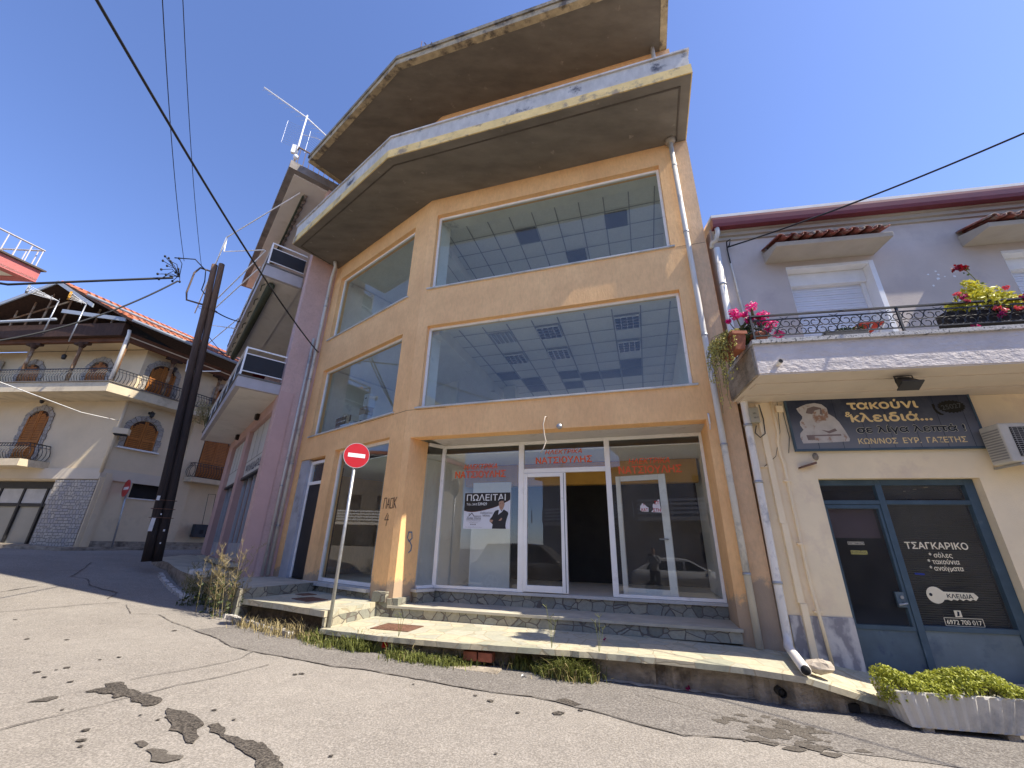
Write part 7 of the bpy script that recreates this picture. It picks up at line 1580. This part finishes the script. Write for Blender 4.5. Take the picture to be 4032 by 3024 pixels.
mb = MB(); mb.prism(SBX, -.6, 8.2); mb.build("wall", m_grub, SB)
def plain_house(nm, fr, w, h, dep, col, lab, zb=-.8):
    e = empty(nm, fr.P(0, -dep / 2, zb), lab, "building", "houses seen only in the glass")
    holes = [(-w / 2 + 1 + k * 2.6, -w / 2 + 2.3 + k * 2.6, z, z + 1.5) for k in range(int((w - 1.4) / 2.6)) for z in (1.0, 4.0)]
    mb = MB(); mb.wall(fr, -w / 2, w / 2, -.3, 0, zb, h, holes); mb.box(fr, -w / 2, w / 2, -dep, -dep + .2, zb, h); mb.box(fr, -w / 2, -w / 2 + .2, -dep + .201, -.301, zb, h); mb.box(fr, w / 2 - .2, w / 2, -dep + .201, -.301, zb, h); mb.build("wall", M(nm + "_render" + lab[:9].replace(" ", "_"), col, var=.1, bstr=.1), e)
    mb = MB(); mb.box(fr, -w / 2 + .25, w / 2 - .25, -dep + .25, -.4, zb, h - .1); mb.build("dark_room", m_dark, e)
    mb = MB(); mb.box(fr, -w / 2 + 1, w / 2 - 1, .001, 1.1, 3.05, 3.25); b = mb.build("balcony", m_soffw, e); mb = MB()
    for k in range(4): mb.box(fr, -w / 2 + 1, w / 2 - 1, 1.04, 1.08, 3.38 + k * .22, 3.50 + k * .22)
    for k in range(int(w)): mb.box(fr, -w / 2 + 1.2 + k, -w / 2 + 1.26 + k, 1.0, 1.039, 3.251, 4.1)
    mb.build("slatted_rail", m_white, b)
    mb = MB(); mb.box(fr, -w / 2 - .4, w / 2 + .4, -dep - .2, .5, h + .001, h + .25); mb.build("roof", m_rooft, e)
plain_house("opposite_house", Fr(3, -9.5, 172), 14, 7.2, 8, (.50, .45, .38), "pale house with a slatted balcony across the street behind the camera")
plain_house("opposite_house", Fr(17.5, -6.0, 158), 13, 8.4, 8, (.42, .36, .30), "tan house across the street to the right behind the camera")
plain_house("opposite_house", Fr(-7, -11.5, 188), 9, 6.4, 8, (.40, .38, .36), "grey house across the street to the left behind the camera")
plain_house("opposite_house", Fr(-31, 9, 97), 24, 9.0, 8, (.15, .135, .115), "long dark house closing the street far to the left", .2)

# ------------------------------------------------------------------ parked cars and the photographer, seen in the shop glass
m_tyre = M("tyre", (.02, .02, .02), bstr=.1); m_rim = M("alloy_rim", (.5, .5, .52), metal=.8, rough=.3, bstr=0); m_cglass = M("car_glass", (.02, .025, .03), bstr=0, rough=.05, spec=.8); m_lamp = M("headlight_glass", (.6, .62, .65), bstr=0, rough=.1)
def car(nm, fr, L_, Wd, H, zg, paint, lab, suv):
    e = empty(nm, fr.P(0, 0, zg), lab, "car", "cars parked across the street")
    l = L_ / 2; wr = .34 if suv else .31; wb = L_ * .30
    def archs(x): return [(x + (wr + .05) * math.cos(math.pi * (1 - k / 8)), .30 + (wr + .05) * math.sin(math.pi * k / 8)) for k in range(9)]
    low = [(-l, .32)] + archs(-wb - .05) + archs(wb) + [(l, .30)]
    top = [(l + .02, .55), (l - .06, .78), (l - .35, .90), (l - 1.1, 1.0), (-l + .25, 1.04), (-l + .02, .95), (-l - .02, .6)]
    ring = low + top; mb = MB(); n = len(ring); secs = []
    for o, sc in ((-Wd / 2, .94), (-Wd / 2 + .06, 1.0), (Wd / 2 - .06, 1.0), (Wd / 2, .94)):
        secs.append([fr.P(x * (1 if abs(sc - 1) < .01 else .985), o, zg + (z if z < .65 else .65 + (z - .65) * sc)) for x, z in ring])
    mb.smooth = True; mb.mesh([p for s_ in secs for p in s_], [(i * n + j, i * n + (j + 1) % n, (i + 1) * n + (j + 1) % n, (i + 1) * n + j) for i in range(3) for j in range(n)] + [tuple(range(n)), tuple(range(3 * n, 4 * n))])
    mb.build("body", paint, e)
    rl = -l + .12; rear = .35 if suv else .75
    gh = [(l - 1.15, .98), (l - 1.95, H - .06), (l - 2.5, H), (rl + rear + .1, H - .03), (rl + .1, 1.03)]
    mb = MB(); k = len(gh); a = [fr.P(x, (Wd / 2 - .07) - (.13 * (z - 1) / (H - 1)), zg + z) for x, z in gh]; b = [fr.P(x, -(Wd / 2 - .07) + (.13 * (z - 1) / (H - 1)), zg + z) for x, z in gh]
    mb.mesh(a + b, [tuple(range(k)), tuple(range(k, 2 * k))] + [(i, (i + 1) % k, k + (i + 1) % k, k + i) for i in range(k)]); mb.build("cabin", paint, e, bevel=.04)
    for s in (1, -1):
        for x0, x1, x2, x3 in ((l - 1.35, l - 1.95, -.05, -.05), (-.13, -.13, -l + .55, -l + .75)):
            zt = H - .13; q = [(x0, 1.04), (x1, zt), (x3, zt), (x2, 1.04)]; mb = MB(); mb.face([fr.P(x, s * ((Wd / 2 - .06) - (.13 * (z - 1) / (H - 1))), zg + z) for x, z in q]); mb.build("side_window", m_cglass, e)
        mb = MB(); mb.ball(fr.P(l - .12, s * (Wd / 2 - .25), zg + .74), .16, .12, .09); mb.build("headlight", m_lamp, e); mb = MB(); mb.ball(fr.P(l - 1.3, s * (Wd / 2 + .08), zg + 1.05), .08, .1, .07); mb.build("mirror", paint, e)
        for x in (wb, -wb - .05):
            mb = MB(); mb.tube([fr.P(x, s * (Wd / 2 - .2), zg + wr), fr.P(x, s * (Wd / 2 - .01), zg + wr)], wr, 24); w = mb.build("wheel", m_tyre, e); mb = MB(); f2 = fr
            for t in range(5):
                a_ = t * 1.2566; mb.tube([fr.P(x, s * (Wd / 2), zg + wr), fr.P(x + .22 * math.cos(a_), s * (Wd / 2), zg + wr + .22 * math.sin(a_))], .035, 6)
            mb.tube([fr.P(x + .23 * math.cos(t * .262), s * (Wd / 2), zg + wr + .23 * math.sin(t * .262)) for t in range(25)], .02, 5); mb.build("rim", m_rim, w)
p = F1.P(.6, 7.3, 0); car("parked_car", Fr(p.x, p.y, -17.5), 4.6, 1.82, 1.66, zr(p.x, p.y) - .02, M("paint_bronze", (.22, .20, .17), bstr=0, rough=.25, metal=.5, var=.02), "bronze grey family car parked beside the photographer, seen in the shop glass", True)
p = F1.P(6.0, 10.2, 0); car("parked_car", Fr(p.x, p.y, -17.5), 4.1, 1.76, 1.48, zr(p.x, p.y) - .02, M("paint_white", (.62, .62, .62), bstr=0, rough=.25, spec=.6, var=.02), "white hatchback parked behind the photographer, seen in the shop glass", False)
# the photographer stands just behind the camera
def person():
    o = Vector((.02, -.42, zr(0, -.42))); e = empty("person", o, "person in grey shirt and dark trousers holding up a phone", "person")
    J = {'pelvis': (0, 0, .95), 'chest': (0, -.02, 1.28), 'neck': (0, 0, 1.47), 'head': (0, .03, 1.60), 'crown': (0, .02, 1.72), 'shl': (-.19, -.01, 1.42), 'shr': (.19, -.01, 1.42), 'ell': (-.24, .10, 1.18), 'elr': (.24, .10, 1.18), 'wrl': (-.09, .26, 1.42), 'wrr': (.09, .26, 1.42), 'hl': (-.06, .30, 1.49), 'hr': (.06, .30, 1.49), 'hpl': (-.10, 0, .90), 'hpr': (.10, 0, .90), 'knl': (-.11, .03, .50), 'knr': (.12, .03, .50), 'anl': (-.12, -.02, .08), 'anr': (.13, -.02, .08), 'tol': (-.13, .14, .04), 'tor': (.15, .14, .04)}
    E_ = [('pelvis', 'chest'), ('chest', 'neck'), ('neck', 'head'), ('head', 'crown'), ('chest', 'shl'), ('chest', 'shr'), ('shl', 'ell'), ('shr', 'elr'), ('ell', 'wrl'), ('elr', 'wrr'), ('wrl', 'hl'), ('wrr', 'hr'), ('pelvis', 'hpl'), ('pelvis', 'hpr'), ('hpl', 'knl'), ('hpr', 'knr'), ('knl', 'anl'), ('knr', 'anr'), ('anl', 'tol'), ('anr', 'tor')]
    RD = dict(pelvis=.15, chest=.16, neck=.06, head=.09, crown=.07, shl=.07, shr=.07, ell=.045, elr=.045, wrl=.032, wrr=.032, hl=.035, hr=.035, hpl=.10, hpr=.10, knl=.065, knr=.065, anl=.045, anr=.045, tol=.035, tor=.035)
    ks = list(J); me = bpy.data.meshes.new("body"); me.from_pydata([J[k] for k in ks], [(ks.index(a), ks.index(b)) for a, b in E_], [])
    ob = bpy.data.objects.new("body", me); COL.objects.link(ob); ob.parent = e; BASE[ob.name] = o
    md = ob.modifiers.new("skin", 'SKIN'); sv = me.skin_vertices[0].data
    for k, v in zip(ks, sv): v.radius = (RD[k], RD[k])
    sv[0].use_root = True
    ss = ob.modifiers.new("subd", 'SUBSURF'); ss.levels = 1; ss.render_levels = 2
    m, nt, b = nodes_of("person_clothes"); tc = N(nt, "ShaderNodeTexCoord"); sx = N(nt, "ShaderNodeSeparateXYZ"); L(nt, tc.outputs['Object'], sx.inputs[0])
    mr = N(nt, "ShaderNodeMapRange"); L(nt, sx.outputs[2], mr.inputs[0]); mr.inputs[1].default_value = 0; mr.inputs[2].default_value = 2
    r = ramp(nt, mr.outputs[0], [(0.0, (.03, .03, .035)), (.465, (.03, .03, .035)), (.47, (.30, .30, .31)), (.73, (.30, .30, .31)), (.735, (.45, .28, .20)), (.83, (.45, .28, .20)), (.835, (.03, .022, .018))]); nt.nodes[r.node.name].color_ramp.interpolation = 'CONSTANT'
    L(nt, r, b.inputs['Base Color']); me.materials.append(m)
    ph = empty("phone", o + Vector((0, .33, 1.46)), "dark phone held up by the photographer", "phone"); mb = MB(); f = Fr(o.x, o.y + .34, 0); mb.box(f, -.075, .075, -.004, .004, o.z + 1.44, o.z + 1.52); mb.build("case", m_black, ph, bevel=.003); mb = MB(); mb.box(f, -.07, .07, .0045, .006, o.z + 1.445, o.z + 1.515); mb.build("screen", m_cglass, ph)
person()
